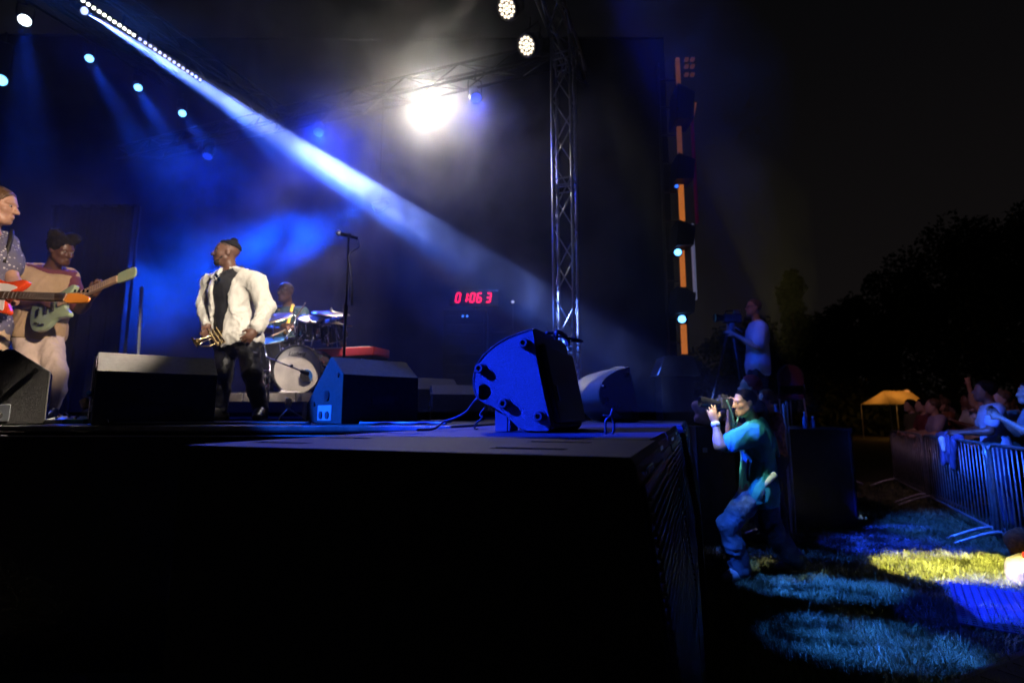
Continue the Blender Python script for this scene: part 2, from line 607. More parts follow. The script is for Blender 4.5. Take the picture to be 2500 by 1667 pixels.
def head_prims(c, f, up, s=1.0, jaw=1.0):
    f, l, u = frame(f, up)
    ax = np.array([f, l, u])
    def q(a, b, d): return c + (f * a + l * b + u * d) * s
    P = [ell(q(-0.012, 0, 0.035), A(0.100, 0.077, 0.086) * s, ax),
         ell(q(0.028, 0, -0.035), A(0.066, 0.063 * jaw, 0.086) * s, ax, k=0.03),
         ell(q(0.058, 0, -0.098), A(0.036, 0.037 * jaw, 0.026) * s, ax, k=0.03),
         cap(q(0.01, 0.052 * jaw, -0.06), q(0.06, 0.025, -0.098), 0.022 * s, 0.020 * s, k=0.03),
         cap(q(0.01, -0.052 * jaw, -0.06), q(0.06, -0.025, -0.098), 0.022 * s, 0.020 * s, k=0.03)]
    for sd in (-1, 1):
        P.append(cap(q(0.084, 0.012 * sd, 0.030), q(0.070, 0.050 * sd, 0.028), 0.011 * s, 0.011 * s, k=0.012))
        P.append(ell(q(0.062, 0.043 * sd, -0.022), A(0.018, 0.02, 0.016) * s, ax, k=0.03))
    for sd in (-1, 1):
        P.append(sub(ell(q(0.101, 0.033 * sd, 0.009), A(0.017, 0.017, 0.012) * s, ax), k=0.012))
    P.append(cap(q(0.088, 0, 0.016), q(0.115, 0, -0.026), 0.009 * s, 0.0145 * s, k=0.010))
    for sd in (-1, 1):
        P.append(ell(q(0.101, 0.013 * sd, -0.031), A(0.010, 0.009, 0.008) * s, ax, k=0.008))
        P.append(ell(q(-0.014, 0.080 * sd, -0.008), A(0.021, 0.010, 0.033) * s, ax, k=0.010))
    P.append(ell(q(0.092, 0, -0.059), A(0.013, 0.024, 0.0075) * s, ax, k=0.006))
    P.append(ell(q(0.090, 0, -0.072), A(0.013, 0.021, 0.008) * s, ax, k=0.006))
    return P, q, ax

def limb(a, b, r0, r1, bulge=0.0, at_=0.35, k=0.03):
    a, b = np.asarray(a, float), np.asarray(b, float)
    P = [cap(a, b, r0, r1, k=k)]
    if bulge:
        m = a + (b - a) * at_
        P.append(ell(m, A(max(r0, r1) + bulge, max(r0, r1) + bulge, np.linalg.norm(b - a) * 0.28), np.array([unit(np.cross(b - a, (0.3, 0.9, 0.1))), unit(np.cross(b - a, np.cross(b - a, (0.3, 0.9, 0.1)))), unit(b - a)]), k=k))
    return P

def human(root, J, skin, h=0.012, s=1.0, girth=1.0, top=None, bottom=None, hair=None, shoes=None, extra_body=(), extras=(), hands=True, eyes=True, seed=0.0, jaw=1.0):
    """J: joints in world space. top/bottom/shoes/hair: dicts describing clothes"""
    neck, pel = J['neck'], (J['hipl'] + J['hipr']) / 2
    up = unit(neck - pel)
    side = unit(J['shl'] - J['shr'])
    fwd = unit(np.cross(side, up))
    g = girth
    chest = pel + (neck - pel) * 0.70
    belly = pel + (neck - pel) * 0.30
    T = [cap(chest + side * 0.075 * s, chest - side * 0.075 * s, 0.118 * g * s, flat=fwd, ff=1.12, k=0.06),
         cap(chest, belly, 0.150 * g * s, 0.140 * g * s, flat=fwd, ff=1.25, k=0.06),
         cap(belly, pel, 0.140 * g * s, 0.145 * g * s, flat=fwd, ff=1.22, k=0.06),
         cap(J['hipl'] , J['hipr'], 0.105 * g * s, k=0.05),
         cap(J['shl'], neck + up * -0.03, 0.062 * s, 0.055 * s, k=0.05),
         cap(J['shr'], neck + up * -0.03, 0.062 * s, 0.055 * s, k=0.05)]
    arms = {}
    for q in 'lr':
        arms[q] = (limb(J['sh' + q], J['el' + q], 0.054 * s * g ** 0.5, 0.042 * s, 0.004, 0.4), limb(J['el' + q], J['wr' + q], 0.043 * s, 0.027 * s, 0.002, 0.25))
    legs = {}
    for q in 'lr':
        legs[q] = (limb(J['hip' + q], J['kn' + q], 0.088 * s * g ** 0.5, 0.058 * s), limb(J['kn' + q], J['an' + q], 0.056 * s, 0.037 * s, 0.004, 0.3))
    feet = {}
    for q in 'lr':
        d = unit(J['ft' + q]); a = J['an' + q]
        fl = np.array([0, 0, 1.0]); fl = unit(fl - d * np.dot(fl, d))
        heel = a - d * 0.035 * s - fl * 0.045 * s
        toe = a + d * 0.165 * s - fl * 0.058 * s
        feet[q] = [cap(a, heel, 0.036 * s, 0.036 * s, k=0.03), cap(heel, a + d * 0.10 * s - fl * 0.05 * s, 0.034 * s, 0.038 * s, k=0.03), cap(a + d * 0.02 * s, toe, 0.040 * s, 0.026 * s, k=0.03)]
    HP, hq, hax = head_prims(J['head'], J['hf'], J.get('hu', (0, 0, 1)), s * J.get('hs', 1.0), jaw)
    nk = [cap(neck - up * 0.02, hq(-0.018, 0, -0.045), 0.060 * s, 0.055 * s, k=0.03)]
    body = T + nk + HP
    for q in 'lr':
        body += arms[q][0] + arms[q][1] + legs[q][0] + legs[q][1] + feet[q]
        if hands:
            hd = J.get('hand' + q)
            if hd is None:
                d = unit(J['wr' + q] - J['el' + q])
                hd = dict(d=d, n=unit(pel - J['wr' + q]), t=fwd, curl=0.5)
            body += hand_prims(J['wr' + q], hd['d'], hd['n'], hd.get('t', fwd), hd.get('curl', 0.5), hd.get('s', 1.0) * s)
    body += list(extra_body)
    # sub prims must follow what they carve
    me = sdf_mesh('body', body, h)
    link_mesh('body', me, skin, root)
    if eyes:
        for sd in (-1, 1):
            MB().sphere(hq(0.0795, 0.033 * sd, 0.008), 0.0105 * s, 10).build('eye', mat('eye_white', (0.28, 0.25, 0.23), 0.25, var=0.0), root, True)
            MB().sphere(hq(0.0862, 0.0335 * sd, 0.007), 0.0062 * s, 8).build('pupil', mat('pupil_dark', (0.01, 0.008, 0.006), 0.15, var=0.0), root, True)
    for top in ([] if not top else top if isinstance(top, list) else [top]):
        e = top.get('ease', 0.014)
        P = [grow(p, e) for p in T]
        sl = top.get('sleeve', 0.5)
        for q in 'lr':
            a, b, w = J['sh' + q], J['el' + q], J['wr' + q]
            lo = top.get('loose', 0.016)
            if sl <= 1.0:
                P.append(cap(a, a + (b - a) * sl, 0.062 * s + lo, 0.056 * s + lo, k=0.04))
                P.append(half(a + (b - a) * (sl + 0.06), b - a, 0.004)) if False else None
            else:
                P.append(cap(a, b, 0.060 * s + lo, 0.054 * s + lo, k=0.04))
                P.append(cap(b, b + (w - b) * (sl - 1.0), 0.052 * s + lo, 0.036 * s + lo, k=0.03))
        hem = top.get('hem', 0.06)
        P.append(cap(pel - up * (hem - 0.06) , pel + up * 0.05, 0.150 * g * s + e, flat=fwd, ff=1.2, k=0.05))
        P += top.get('add', [])
        P.append(half(pel - up * hem, -up, 0.004))
        nkc = neck + up * top.get('collar', 0.028)
        P.append(half(nkc, up + fwd * top.get('scoop', 0.35), 0.006))
        if top.get('open'):
            w = top['open']
            c = pel + (neck - pel) * 0.5 + fwd * 0.17
            P.append(sub(bx(c, A(0.13, w, 0.60), np.array([fwd, side, up]), 0.0), 0.01))
        P += top.get('cut', [])
        link_mesh(top.get('name', 'shirt'), sdf_mesh('shirt', P, h, top.get('fold', 0.006), top.get('ffreq', 13), seed=seed), top['mat'], root)
    if bottom:
        e = bottom.get('ease', 0.014); lo = bottom.get('loose', 0.02)
        P = [cap(J['hipl'], J['hipr'], 0.112 * g * s + e, k=0.05), cap(pel, pel + up * 0.07, 0.135 * g * s + e, flat=fwd, ff=1.2, k=0.05)]
        ln = bottom.get('length', 1.93)
        for q in 'lr':
            a, b, w = J['hip' + q], J['kn' + q], J['an' + q]
            P.append(cap(a, b, 0.090 * s * g ** 0.5 + lo, 0.062 * s + lo, k=0.04))
            if ln > 1:
                mid = b + (w - b) * 0.45
                P.append(cap(b, mid, 0.062 * s + lo, bottom.get('mid', 0.058) * s + lo, k=0.04))
                P.append(cap(mid, b + (w - b) * (ln - 1), bottom.get('mid', 0.058) * s + lo, bottom.get('cuff', 0.046) * s + lo, k=0.03))
        P += bottom.get('add', [])
        P.append(half(pel + up * bottom.get('waist', 0.10), up, 0.004))
        link_mesh(bottom.get('name', 'trousers'), sdf_mesh('trousers', P, h, bottom.get('fold', 0.007), bottom.get('ffreq', 11), bottom.get('fstretch', (1, 1, 0.6)), seed + 5), bottom['mat'], root)
    if shoes:
        for q in 'lr':
            P = [grow(p, 0.010) for p in feet[q]]
            d = unit(J['ft' + q]); a = J['an' + q]
            P.append(half(a + A(0, 0, -0.085 * s), A(0, 0, -1), 0.004))
            P.append(half(a + A(0, 0, 0.05 * s), A(0, 0, 1), 0.004))
            link_mesh('shoe', sdf_mesh('shoe', P, min(h, 0.012)), shoes, root)
    if hair:
        P = []
        s = s * J.get('hs', 1.0)
        t = hair.get('thick', 0.012)
        P.append(ell(hq(-0.020, 0, 0.040), A(0.100 + t, 0.079 + t, 0.086 + t) * s, hax))
        P += [ell(hq(*c), A(*rr) * s, hax, k=kk) for (c, rr, kk) in hair.get('add', [])]
        line = hair.get('line', 0.045)
        P.append(half(hq(line, 0, 0.06), hax[0] - hax[2] * 0.55, 0.01))
        P.append(half(hq(-0.02, 0, hair.get('low', -0.03)), -hax[2] + hax[0] * hair.get('tilt', 0.35), 0.01))
        P += [ell(hq(*c), A(*rr) * s, hax, k=kk) for (c, rr, kk) in hair.get('post', [])]
        link_mesh('hair', sdf_mesh('hair', P, min(h, 0.010), hair.get('fold', 0.009), hair.get('ffreq', 34), seed=seed), hair['mat'], root)
    for fn in extras:
        fn(root, hq, hax, dict(pel=pel, up=up, side=side, fwd=fwd, chest=chest, neck=neck))
    return root
# ------------------------------------------------------------------ common materials
BLACK_PAINT = mat('black_textured_paint', (0.022, 0.022, 0.024), 0.55, var=0.25, scale=30, bump=0.16, bscale=300)
BLACK_WOOD = mat('black_painted_plywood', (0.018, 0.018, 0.019), 0.6, var=0.4, scale=12, bump=0.35, bscale=160)
BLACK_PLASTIC = mat('black_moulded_plastic', (0.030, 0.030, 0.033), 0.45, var=0.55, scale=190, bump=0.8, bscale=260)
BLACK_RUBBER = mat('black_rubber', (0.02, 0.02, 0.02), 0.55, var=0.1)
BLACK_METAL = mat('black_powder_coated_metal', (0.03, 0.03, 0.032), 0.4, 0.3, var=0.2, bump=0.1)
ALU = mat('aluminium_tube', (0.55, 0.56, 0.58), 0.38, 0.9, var=0.15, scale=20)
STEEL = mat('galvanised_steel', (0.42, 0.44, 0.46), 0.45, 0.75, var=0.25, scale=14, bump=0.1, bscale=60)
CHROME = mat('chrome', (0.7, 0.7, 0.72), 0.12, 1.0, var=0.05)
CLOTH_BLACK = mat('black_stage_cloth', (0.022, 0.022, 0.026), 0.9, var=0.3, scale=6, bump=0.3, bscale=300, sheen=0.2)
WOOD_RAW = mat('unpainted_wood', (0.30, 0.20, 0.11), 0.6, var=0.25, scale=10, stretch=(1, 1, 8))

# ------------------------------------------------------------------ ground
def ground_material():
    m = bpy.data.materials.new('trodden_grass_soil')
    m.use_nodes = True
    nt = m.node_tree; b = nt.nodes['Principled BSDF']
    b.inputs['Roughness'].default_value = 0.9
    tc = nt.nodes.new('ShaderNodeTexCoord')
    n1 = nt.nodes.new('ShaderNodeTexNoise'); n1.inputs['Scale'].default_value = 1.3; n1.inputs['Detail'].default_value = 8
    n2 = nt.nodes.new('ShaderNodeTexNoise'); n2.inputs['Scale'].default_value = 30; n2.inputs['Detail'].default_value = 6
    rp = nt.nodes.new('ShaderNodeValToRGB')
    rp.color_ramp.elements[0].color = (0.040, 0.045, 0.018, 1); rp.color_ramp.elements[0].position = 0.35
    rp.color_ramp.elements[1].color = (0.075, 0.062, 0.035, 1); rp.color_ramp.elements[1].position = 0.7
    mx = nt.nodes.new('ShaderNodeMath'); mx.operation = 'ADD'
    mm = nt.nodes.new('ShaderNodeMath'); mm.operation = 'MULTIPLY'; mm.inputs[1].default_value = 0.5
    nt.links.new(tc.outputs['Object'], n1.inputs['Vector']); nt.links.new(tc.outputs['Object'], n2.inputs['Vector'])
    nt.links.new(n1.outputs['Fac'], mx.inputs[0]); nt.links.new(n2.outputs['Fac'], mx.inputs[1]); nt.links.new(mx.outputs[0], mm.inputs[0])
    nt.links.new(mm.outputs[0], rp.inputs[0]); nt.links.new(rp.outputs[0], b.inputs['Base Color'])
    bp = nt.nodes.new('ShaderNodeBump'); bp.inputs['Strength'].default_value = 0.8; bp.inputs['Distance'].default_value = 0.03
    nt.links.new(n2.outputs['Fac'], bp.inputs['Height']); nt.links.new(bp.outputs[0], b.inputs['Normal'])
    return m
gm = bpy.data.meshes.new('ground')
S_ = 600.0
gm.from_pydata([(-S_, -S_, 0), (S_, -S_, 0), (S_, S_, 0), (-S_, S_, 0)], [], [(0, 1, 2, 3)])
ground = link_mesh('ground', gm, ground_material()); ground['kind'] = 'structure'

def make_grass():
    rng = np.random.RandomState(11)
    def patch(n, x0, x1, y0, y1, hmin, hmax, wid):
        x = rng.uniform(x0, x1, n); y = rng.uniform(y0, y1, n)
        keep = (x - (0.30 + 0.354 * (y - 1.03))) > 0.02           # nothing under the subwoofers
        cl = vnoise(np.stack([x * 1.6, y * 1.6, x * 0], -1)) * 0.5 + vnoise(np.stack([x * 7, y * 7, x * 0 + 5], -1)) * 0.5
        keep &= cl > rng.uniform(-1.1, 0.35, n)
        x, y, cl = x[keep], y[keep], cl[keep]
        k = len(x)
        h = rng.uniform(hmin, hmax, k) * (0.75 + 0.6 * np.clip(cl + 0.4, 0, 1))
        tall = rng.rand(k) < 0.02
        h[tall] *= 1.9
        a = rng.uniform(0, 2 * np.pi, k)
        w = wid * rng.uniform(0.7, 1.4, k)
        lean = rng.uniform(0.1, 0.9, k) * h
        la = rng.uniform(0, 2 * np.pi, k)
        b = np.stack([x, y, np.zeros(k)], -1)
        sd = np.stack([np.cos(a), np.sin(a), np.zeros(k)], -1) * w[:, None]
        ld = np.stack([np.cos(la), np.sin(la), np.zeros(k)], -1)
        mid = b + ld * (lean * 0.35)[:, None] + np.stack([np.zeros(k), np.zeros(k), h * 0.6], -1)
        tip = b + ld * lean[:, None] + np.stack([np.zeros(k), np.zeros(k), h], -1)
        V = np.stack([b - sd, b + sd, mid - sd * 0.7, mid + sd * 0.7, tip], 1).reshape(-1, 3)
        i = (np.arange(k) * 5)[:, None]
        T = np.concatenate([i + np.array([0, 1, 3]), i + np.array([0, 3, 2]), i + np.array([2, 3, 4])])
        return V, T
    sets = [patch(60000, 1.1, 4.6, 2.7, 4.6, 0.035, 0.085, 0.0028), patch(70000, 1.4, 6.8, 4.6, 7.4, 0.03, 0.07, 0.0036), patch(26000, 2.0, 9.5, 7.4, 11.0, 0.03, 0.07, 0.005)]
    V, T, k = [], [], 0
    for v, t in sets:
        V.append(v); T.append(t + k); k += len(v)
    V = np.concatenate(V); T = np.concatenate(T)
    me = bpy.data.meshes.new('grass')
    me.vertices.add(len(V)); me.vertices.foreach_set('co', V.astype(np.float32).ravel())
    me.loops.add(T.size); me.loops.foreach_set('vertex_index', T.astype(np.int32).ravel())
    me.polygons.add(len(T)); me.polygons.foreach_set('loop_start', (np.arange(len(T)) * 3).astype(np.int32))
    me.update(calc_edges=True)
    g = link_mesh('grass', me, mat('grass_blade', (0.15, 0.17, 0.07), 0.55, var=0.55, scale=2.5))
    tag(g, 'short patchy grass of the pit between stage and barriers', 'grass', kind='stuff')
make_grass()

# ------------------------------------------------------------------ stage
def make_stage():
    st = thing('stage', 'black open-air concert stage with aluminium edge and dark fascia', 'stage', (-3, 5, 0))
    P = [(-13, 3.15), (-0.40, 3.15), (-0.40 + 0.354 * 7.85, 11.0), (-13, 11.0)]
    mb = MB()
    dz = 0.05
    def strip(a, b, z0, z1, thick, name, m, off=0.0):
        a, b = A(*a, 0), A(*b, 0)
        d = unit(b - a); n = np.array([d[1], -d[0], 0])
        MB().box((a + b) / 2 + n * (off + thick / 2) + Z * (z0 + z1) / 2, (np.linalg.norm(b - a), thick, z1 - z0), (d, n, Z), 0.004).build(name, m, st)
    # deck boards: each 1 m x 2 m module with a narrow joint
    deckm = mat('phenolic_stage_deck', (0.030, 0.028, 0.027), 0.42, var=0.35, scale=5, bump=0.25, bscale=120)
    x = -13.0
    proto = None
    for i in range(7):
        for j in range(8):
            x0, y0 = -2.43 - (i) * 2.0, 3.17 + j * 0.98
            o = MB().box((x0 + 1.0, y0 + 0.485, STAGE_Z - 0.02), (1.992, 0.972, 0.04)).build('deck_panel', deckm, st) if proto is None else None
            if proto is None:
                proto = o
                p00 = (x0, y0)
            else:
                c = proto.copy(); COL.objects.link(c); c.parent = st
                c.location = (x0 - p00[0], y0 - p00[1], 0)
    # the wedge of deck beside the subwoofers
    MB().prism([(-0.44, 3.17), (-0.40 + 0.354 * 0.02, 3.17), (-0.40 + 0.354 * 7.85, 11.0), (-0.44, 11.0)], (0, 0, STAGE_Z - 0.04), (1, 0, 0), (0, 1, 0), 0.038).build('deck_infill', deckm, st)
    MB().box((-6.7, 7.1, STAGE_Z - 0.11), (12.4, 7.8, 0.10)).build('deck_frame', BLACK_METAL, st)
    strip((-13, 3.15), (-0.36, 3.15), STAGE_Z - 0.030, STAGE_Z - 0.001, 0.02, 'edge_profile', mat('worn_aluminium_edge', (0.42, 0.40, 0.38), 0.4, 0.8, var=0.4, scale=9, bump=0.2, bscale=40))
    strip((-13, 3.15), (-0.36, 3.15), STAGE_Z - 0.065, STAGE_Z - 0.055, 0.012, 'lower_edge_profile', ALU)
    # fascia panels hung below the edge
    fm = mat('dark_blue_fascia', (0.022, 0.025, 0.045), 0.5, var=0.25, scale=4, bump=0.15)
    xx = -0.36
    k = 0
    while xx > -11:
        w = 1.46
        MB().box((xx - w / 2, 3.163, (STAGE_Z - 0.07) / 2), (w - 0.012, 0.02, STAGE_Z - 0.075), bev=0.003).build('fascia_panel', fm, st)
        xx -= w; k += 1
    a = A(-0.40, 3.15, 0); b = A(-0.40 + 0.354 * 7.85, 11.0, 0); d = unit(b - a); n = A(d[1], -d[0], 0)
    MB().box((a + b) / 2 + n * 0.01 + Z * (STAGE_Z - 0.05) / 2, (np.linalg.norm(b - a), 0.02, STAGE_Z - 0.06), (d, n, Z)).build('side_fascia', fm, st)
    # scuffed gaffer tape and cable run along the front edge
    for q in range(7):
        x0 = random.uniform(-5.5, -0.8)
        MB().box((x0, 3.24 + random.uniform(0, 0.1), STAGE_Z + 0.003), (random.uniform(0.1, 0.5), 0.045, 0.003), (unit(A(1, random.uniform(-.1, .1), 0)), unit(A(random.uniform(-.1, .1), 1, 0)), Z)).build('gaffer_tape', mat('grey_gaffer_tape', (0.22, 0.21, 0.20), 0.6, var=0.3), st)
    return st
make_stage()

# ------------------------------------------------------------------ back cloths with folds
def make_curtains():
    cm = mat('blue_black_back_cloth', (0.012, 0.013, 0.019), 1.0, var=0.0, bump=0.25, bscale=160, spec=0.1)
    def panel(w, h, folds, amp, seed):
        rng = np.random.RandomState(seed)
        nx, nz = folds * 12, 14
        xs = np.linspace(0, w, nx)
        ph = 2 * np.pi * folds * xs / w + np.cumsum(rng.normal(0, 0.12, nx))
        V = []
        for k in range(nz):
            t = k / (nz - 1)
            for i in range(nx):
                y = amp * (0.55 + 0.45 * (1 - t)) * math.sin(ph[i] + 0.25 * math.sin(3 * t + i * 0.05)) + amp * 0.3 * math.sin(ph[i] * 2.3 + 1)
                V.append((xs[i] - w / 2, y, t * h))
        Fc = [(k * nx + i, k * nx + i + 1, (k + 1) * nx + i + 1, (k + 1) * nx + i) for k in range(nz - 1) for i in range(nx - 1)]
        me = bpy.data.meshes.new('cloth')
        me.from_pydata(V, [], Fc)
        return me
    spec = [((-11.0, 10.6), 4.2, 'left'), ((-6.9, 10.7), 4.2, ''), ((-2.8, 10.75), 4.2, ''), ((1.3, 10.7), 4.2, '')]
    labels = ['tall dark back cloth with hanging folds at the far stage corner behind the guitarists',
              'tall dark back cloth with folds behind the bass player',
              'tall dark back cloth glowing blue behind singer and drum kit',
              'tall dark back cloth behind the red timer and truss tower']
    for i, ((x, y), w, _) in enumerate(spec):
        t = thing('back_cloth', labels[i], 'curtain', (x, y, STAGE_Z), 0, 'back cloths along the rear of the stage')
        me = panel(w, 8.4, 5, 0.012, 20 + i)
        o = link_mesh('cloth', me, cm, None, True); o.parent = t
        rod = MB().tube([(x - w / 2, y, STAGE_Z + 8.4), (x + w / 2, y, STAGE_Z + 8.4)], 0.025, 8)
        rod.build('rail', BLACK_METAL, t)
    # narrow wing curtain nearer, between the bass player and the big wedge
    t = thing('wing_curtain', 'narrow dark wing curtain with lit vertical folds beside the bass player', 'curtain', (-6.35, 7.6, STAGE_Z))
    me = panel(1.25, 3.2, 6, 0.07, 41)
    o = link_mesh('cloth', me, cm, None, True); o.parent = t
    MB().tube([(-7.0, 7.6, STAGE_Z + 3.2), (-5.7, 7.6, STAGE_Z + 3.2)], 0.025, 8).build('rail', BLACK_METAL, t)
    for px_ in (-7.0, -5.7):
        MB().tube([(px_, 7.64, STAGE_Z), (px_, 7.64, STAGE_Z + 3.2)], 0.022, 8).build('upright', BLACK_METAL, t)
make_curtains()

# ------------------------------------------------------------------ trusses
def truss(name, label, p0, p1, size, up_hint, group=None, m=ALU, plates=(), seg=0.5, r=0.024, rb=0.011):
    p0, p1 = A(*p0), A(*p1)
    d = unit(p1 - p0)
    a = unit(np.asarray(up_hint, float) - d * np.dot(up_hint, d)); b = np.cross(d, a)
    t = thing(name, label, 'truss', p0, 0, group)
    L = np.linalg.norm(p1 - p0)
    hs = size / 2
    cs = [(a * sx + b * sy) * hs for sx, sy in ((1, 1), (1, -1), (-1, -1), (-1, 1))]
    for c in cs:
        MB().tube([p0 + c, p1 + c], r, 10).build('chord', m, t, True)
    n = max(2, int(L / seg))
    for q in range(4):
        c0, c1 = cs[q], cs[(q + 1) % 4]
        for i in range(n):
            s0, s1 = p0 + d * (L * i / n), p0 + d * (L * (i + 1) / n)
            e0, e1 = (c0, c1) if (i + q) % 2 == 0 else (c1, c0)
            MB().tube([s0 + e0 * 0.98, s1 + e1 * 0.98], rb, 6).build('brace', m, t, True)
    for h in plates:
        s0 = p0 + d * h
        for q in range(4):
            for off in (-0.05, 0.05):
                MB().tube([s0 + d * off + cs[q], s0 + d * off + cs[(q + 1) % 4]], 0.014, 6).build('end_rung', m, t, True)
    return t
TW = A(0.80, 7.55, 0)
truss('truss_tower', 'upright aluminium lattice truss tower behind the blue-lit speaker', TW + Z * 0.02, TW + Z * 7.25, 0.29, N, plates=(2.35, 4.85, 6.9))
MB_ = MB().box(TW + Z * 0.011, (0.8, 0.8, 0.02), (N, R, Z)); tb = MB_.build('base_plate', STEEL, bpy.data.objects['truss_tower'])
truss('rear_roof_truss', 'horizontal roof truss running from the tower into the smoke', TW + Z * 7.05 - N * 0.2, TW + Z * 7.05 - N * 11.0 , 0.29, Z, 'roof trusses', m=BLACK_METAL)
truss('front_roof_truss', 'roof truss above the stage front carrying the warm LED par lights', TW + Z * 7.40 - R * 9.5, TW + Z * 7.40 + R * 1.2, 0.29, Z, 'roof trusses')
truss('bar_truss', 'roof truss carrying the bright row of LED dots', A(-5.9 - 2.2, 6.4 - 5.9, 7.32), A(-5.9 + 1.25, 6.4 + 3.4, 7.32), 0.29, Z, 'roof trusses', m=BLACK_METAL)
truss('side_roof_truss', 'dark side truss carrying the row of blue spots', A(-11.5, -1.0, 8.78), A(-7.4, 11.3, 8.78), 0.29, Z, 'roof trusses', m=BLACK_METAL)

# ------------------------------------------------------------------ lamps on the trusses
BLUE = (0.010, 0.075, 1.0)
DEEP = (0.006, 0.030, 1.0)
WARM = (1.0, 0.87, 0.72)
def lens_mat(name, col, strength):
    return mat(name, (0.3, 0.3, 0.3), 0.3, var=0.0, emit=col, estr=strength)
def par(loc, target, label, lensm, r=0.10, dots=None, group=None, hang=0.30, name='par_light'):
    loc = np.asarray(loc, float)
    d = unit(np.asarray(target, float) - loc)
    f, l, u = frame(d)
    t = thing(name, label, 'stage light', loc, 0, group)
    MB().lathe(loc, -d, [(0.0, 0.006), (r * 1.06, 0.006), (r * 1.06, -0.03), (r * 1.12, -0.03), (r * 1.15, 0.0), (r * 1.12, 0.10), (r * 0.9, 0.16), (r * 0.86, 0.27), (r * 0.5, 0.30), (0.0, 0.30)], 24).build('housing', BLACK_METAL, t, auto=40)
    if dots is None:
        MB().lathe(loc + d * 0.004, d, [(r, 0.0), (r * 0.96, 0.010), (r * 0.6, 0.022), (0.0, 0.026)], 24).build('lens', lensm, t, True)
    else:
        MB().lathe(loc + d * 0.002, d, [(r * 1.08, 0.0), (r * 1.08, 0.004), (0, 0.004)], 24).build('face_plate', mat('grey_reflector_plate', (0.35, 0.35, 0.36), 0.35, 0.6), t)
        for (a, b) in dots:
            MB().sphere(loc + d * 0.010 + (l * a + u * b) * r, r * 0.15, 10, (1, 1, 0.6), np.array([l, u, d])).build('led_lens', lensm, t, True)
    yk = [loc - d * 0.1 + l * r * 1.2, loc - d * 0.1 + l * r * 1.35 + Z * hang * 0.5, loc - d * 0.1 + l * r * 1.2 + Z * hang * 0.9, loc - d * 0.1 - l * r * 1.2 + Z * hang * 0.9, loc - d * 0.1 - l * r * 1.35 + Z * hang * 0.5, loc - d * 0.1 - l * r * 1.2]
    MB().tube(yk, 0.012, 6).build('yoke', BLACK_METAL, t)
    MB().tube([loc - d * 0.1 + Z * hang * 0.88, loc - d * 0.1 + Z * (hang + 0.12)], 0.02, 8).build('clamp', BLACK_METAL, t)
    return t
# the row of blue spots on the side truss
blue_lens = lens_mat('blue_white_led_lens', (0.16, 0.50, 1.0), 4.5)
white_lens = lens_mat('white_hot_lens', (1.0, 0.97, 0.92), 18.0)
off_white = lens_mat('cool_white_led_lens', (0.75, 0.90, 1.0), 9.0)
row_px = [(60, 50, 8.5), (218, 143, 9.4), (337, 214, 9.9), (445, 277, 10.35)]
row_pts = [at(u, v, y) for u, v, y in row_px]
STAGE_MID = A(-2.6, 5.0, 2.4)
names_row = ['biggest blue-white spot of the row on the side truss', 'second blue spot of the row on the side truss, next to the biggest', 'third blue spot of the row on the side truss', 'smallest blue spot at the far end of the side truss row']
row_aim = [A(-4.25, 4.55, 2.7), A(-2.7, 4.9, 2.5), A(-2.4, 5.2, 2.2), A(-1.6, 5.4, 2.2)]
for i, p in enumerate(row_pts):
    par(p, row_aim[i], names_row[i], off_white if i == 0 else blue_lens, 0.070 if i else 0.090, group='row of spots on the side truss')
    spot('blue_spot_lamp', p + unit(row_aim[i] - p) * 0.06, row_aim[i], BLUE, (4200, 6500, 4000, 3000)[i], (6, 5.5, 9, 9)[i], 0.5, 0.08)
pl = at(2, 196, 9.6)
par(pl, STAGE_MID, 'lone pale blue spot below the side truss row, cut by the picture edge', blue_lens, 0.10, hang=0.9)

# the same truss carries more spots nearer the camera: they rake over the subwoofers and the pit
sp_pts = [A(-9.3, 5.6, 8.45), A(-10.17, 3.0, 8.45), A(-11.15, 0.05, 8.45)]
sp_lab = ['blue spot on the side truss aimed along the subwoofer tops', 'blue spot on the side truss aimed at the pit grass', 'blue spot at the near end of the side truss']
fill_c = A(0.0, 2.6, 1.6)
for i, p in enumerate(sp_pts):
    par(p, fill_c, sp_lab[i], blue_lens, 0.105, group='row of spots on the side truss')
spot('blue_rake_lamp', sp_pts[2] + unit(fill_c - sp_pts[2]) * 0.06, A(0.50, 2.85, 1.45), DEEP, 120000, 8.2, 0.12, 0.05)
spot('blue_row_lamp', sp_pts[1] + unit(fill_c - sp_pts[1]) * 0.06, A(1.35, 4.15, 1.35), DEEP, 60000, 4.5, 0.2, 0.05)
spot('blue_wedge_lamp', sp_pts[2] + unit(A(-1, 3.3, 1.6) - sp_pts[2]) * 0.06, A(-1.05, 3.35, 1.55), (0.006, 0.10, 1.0), 40000, 4.2, 0.3, 0.05)

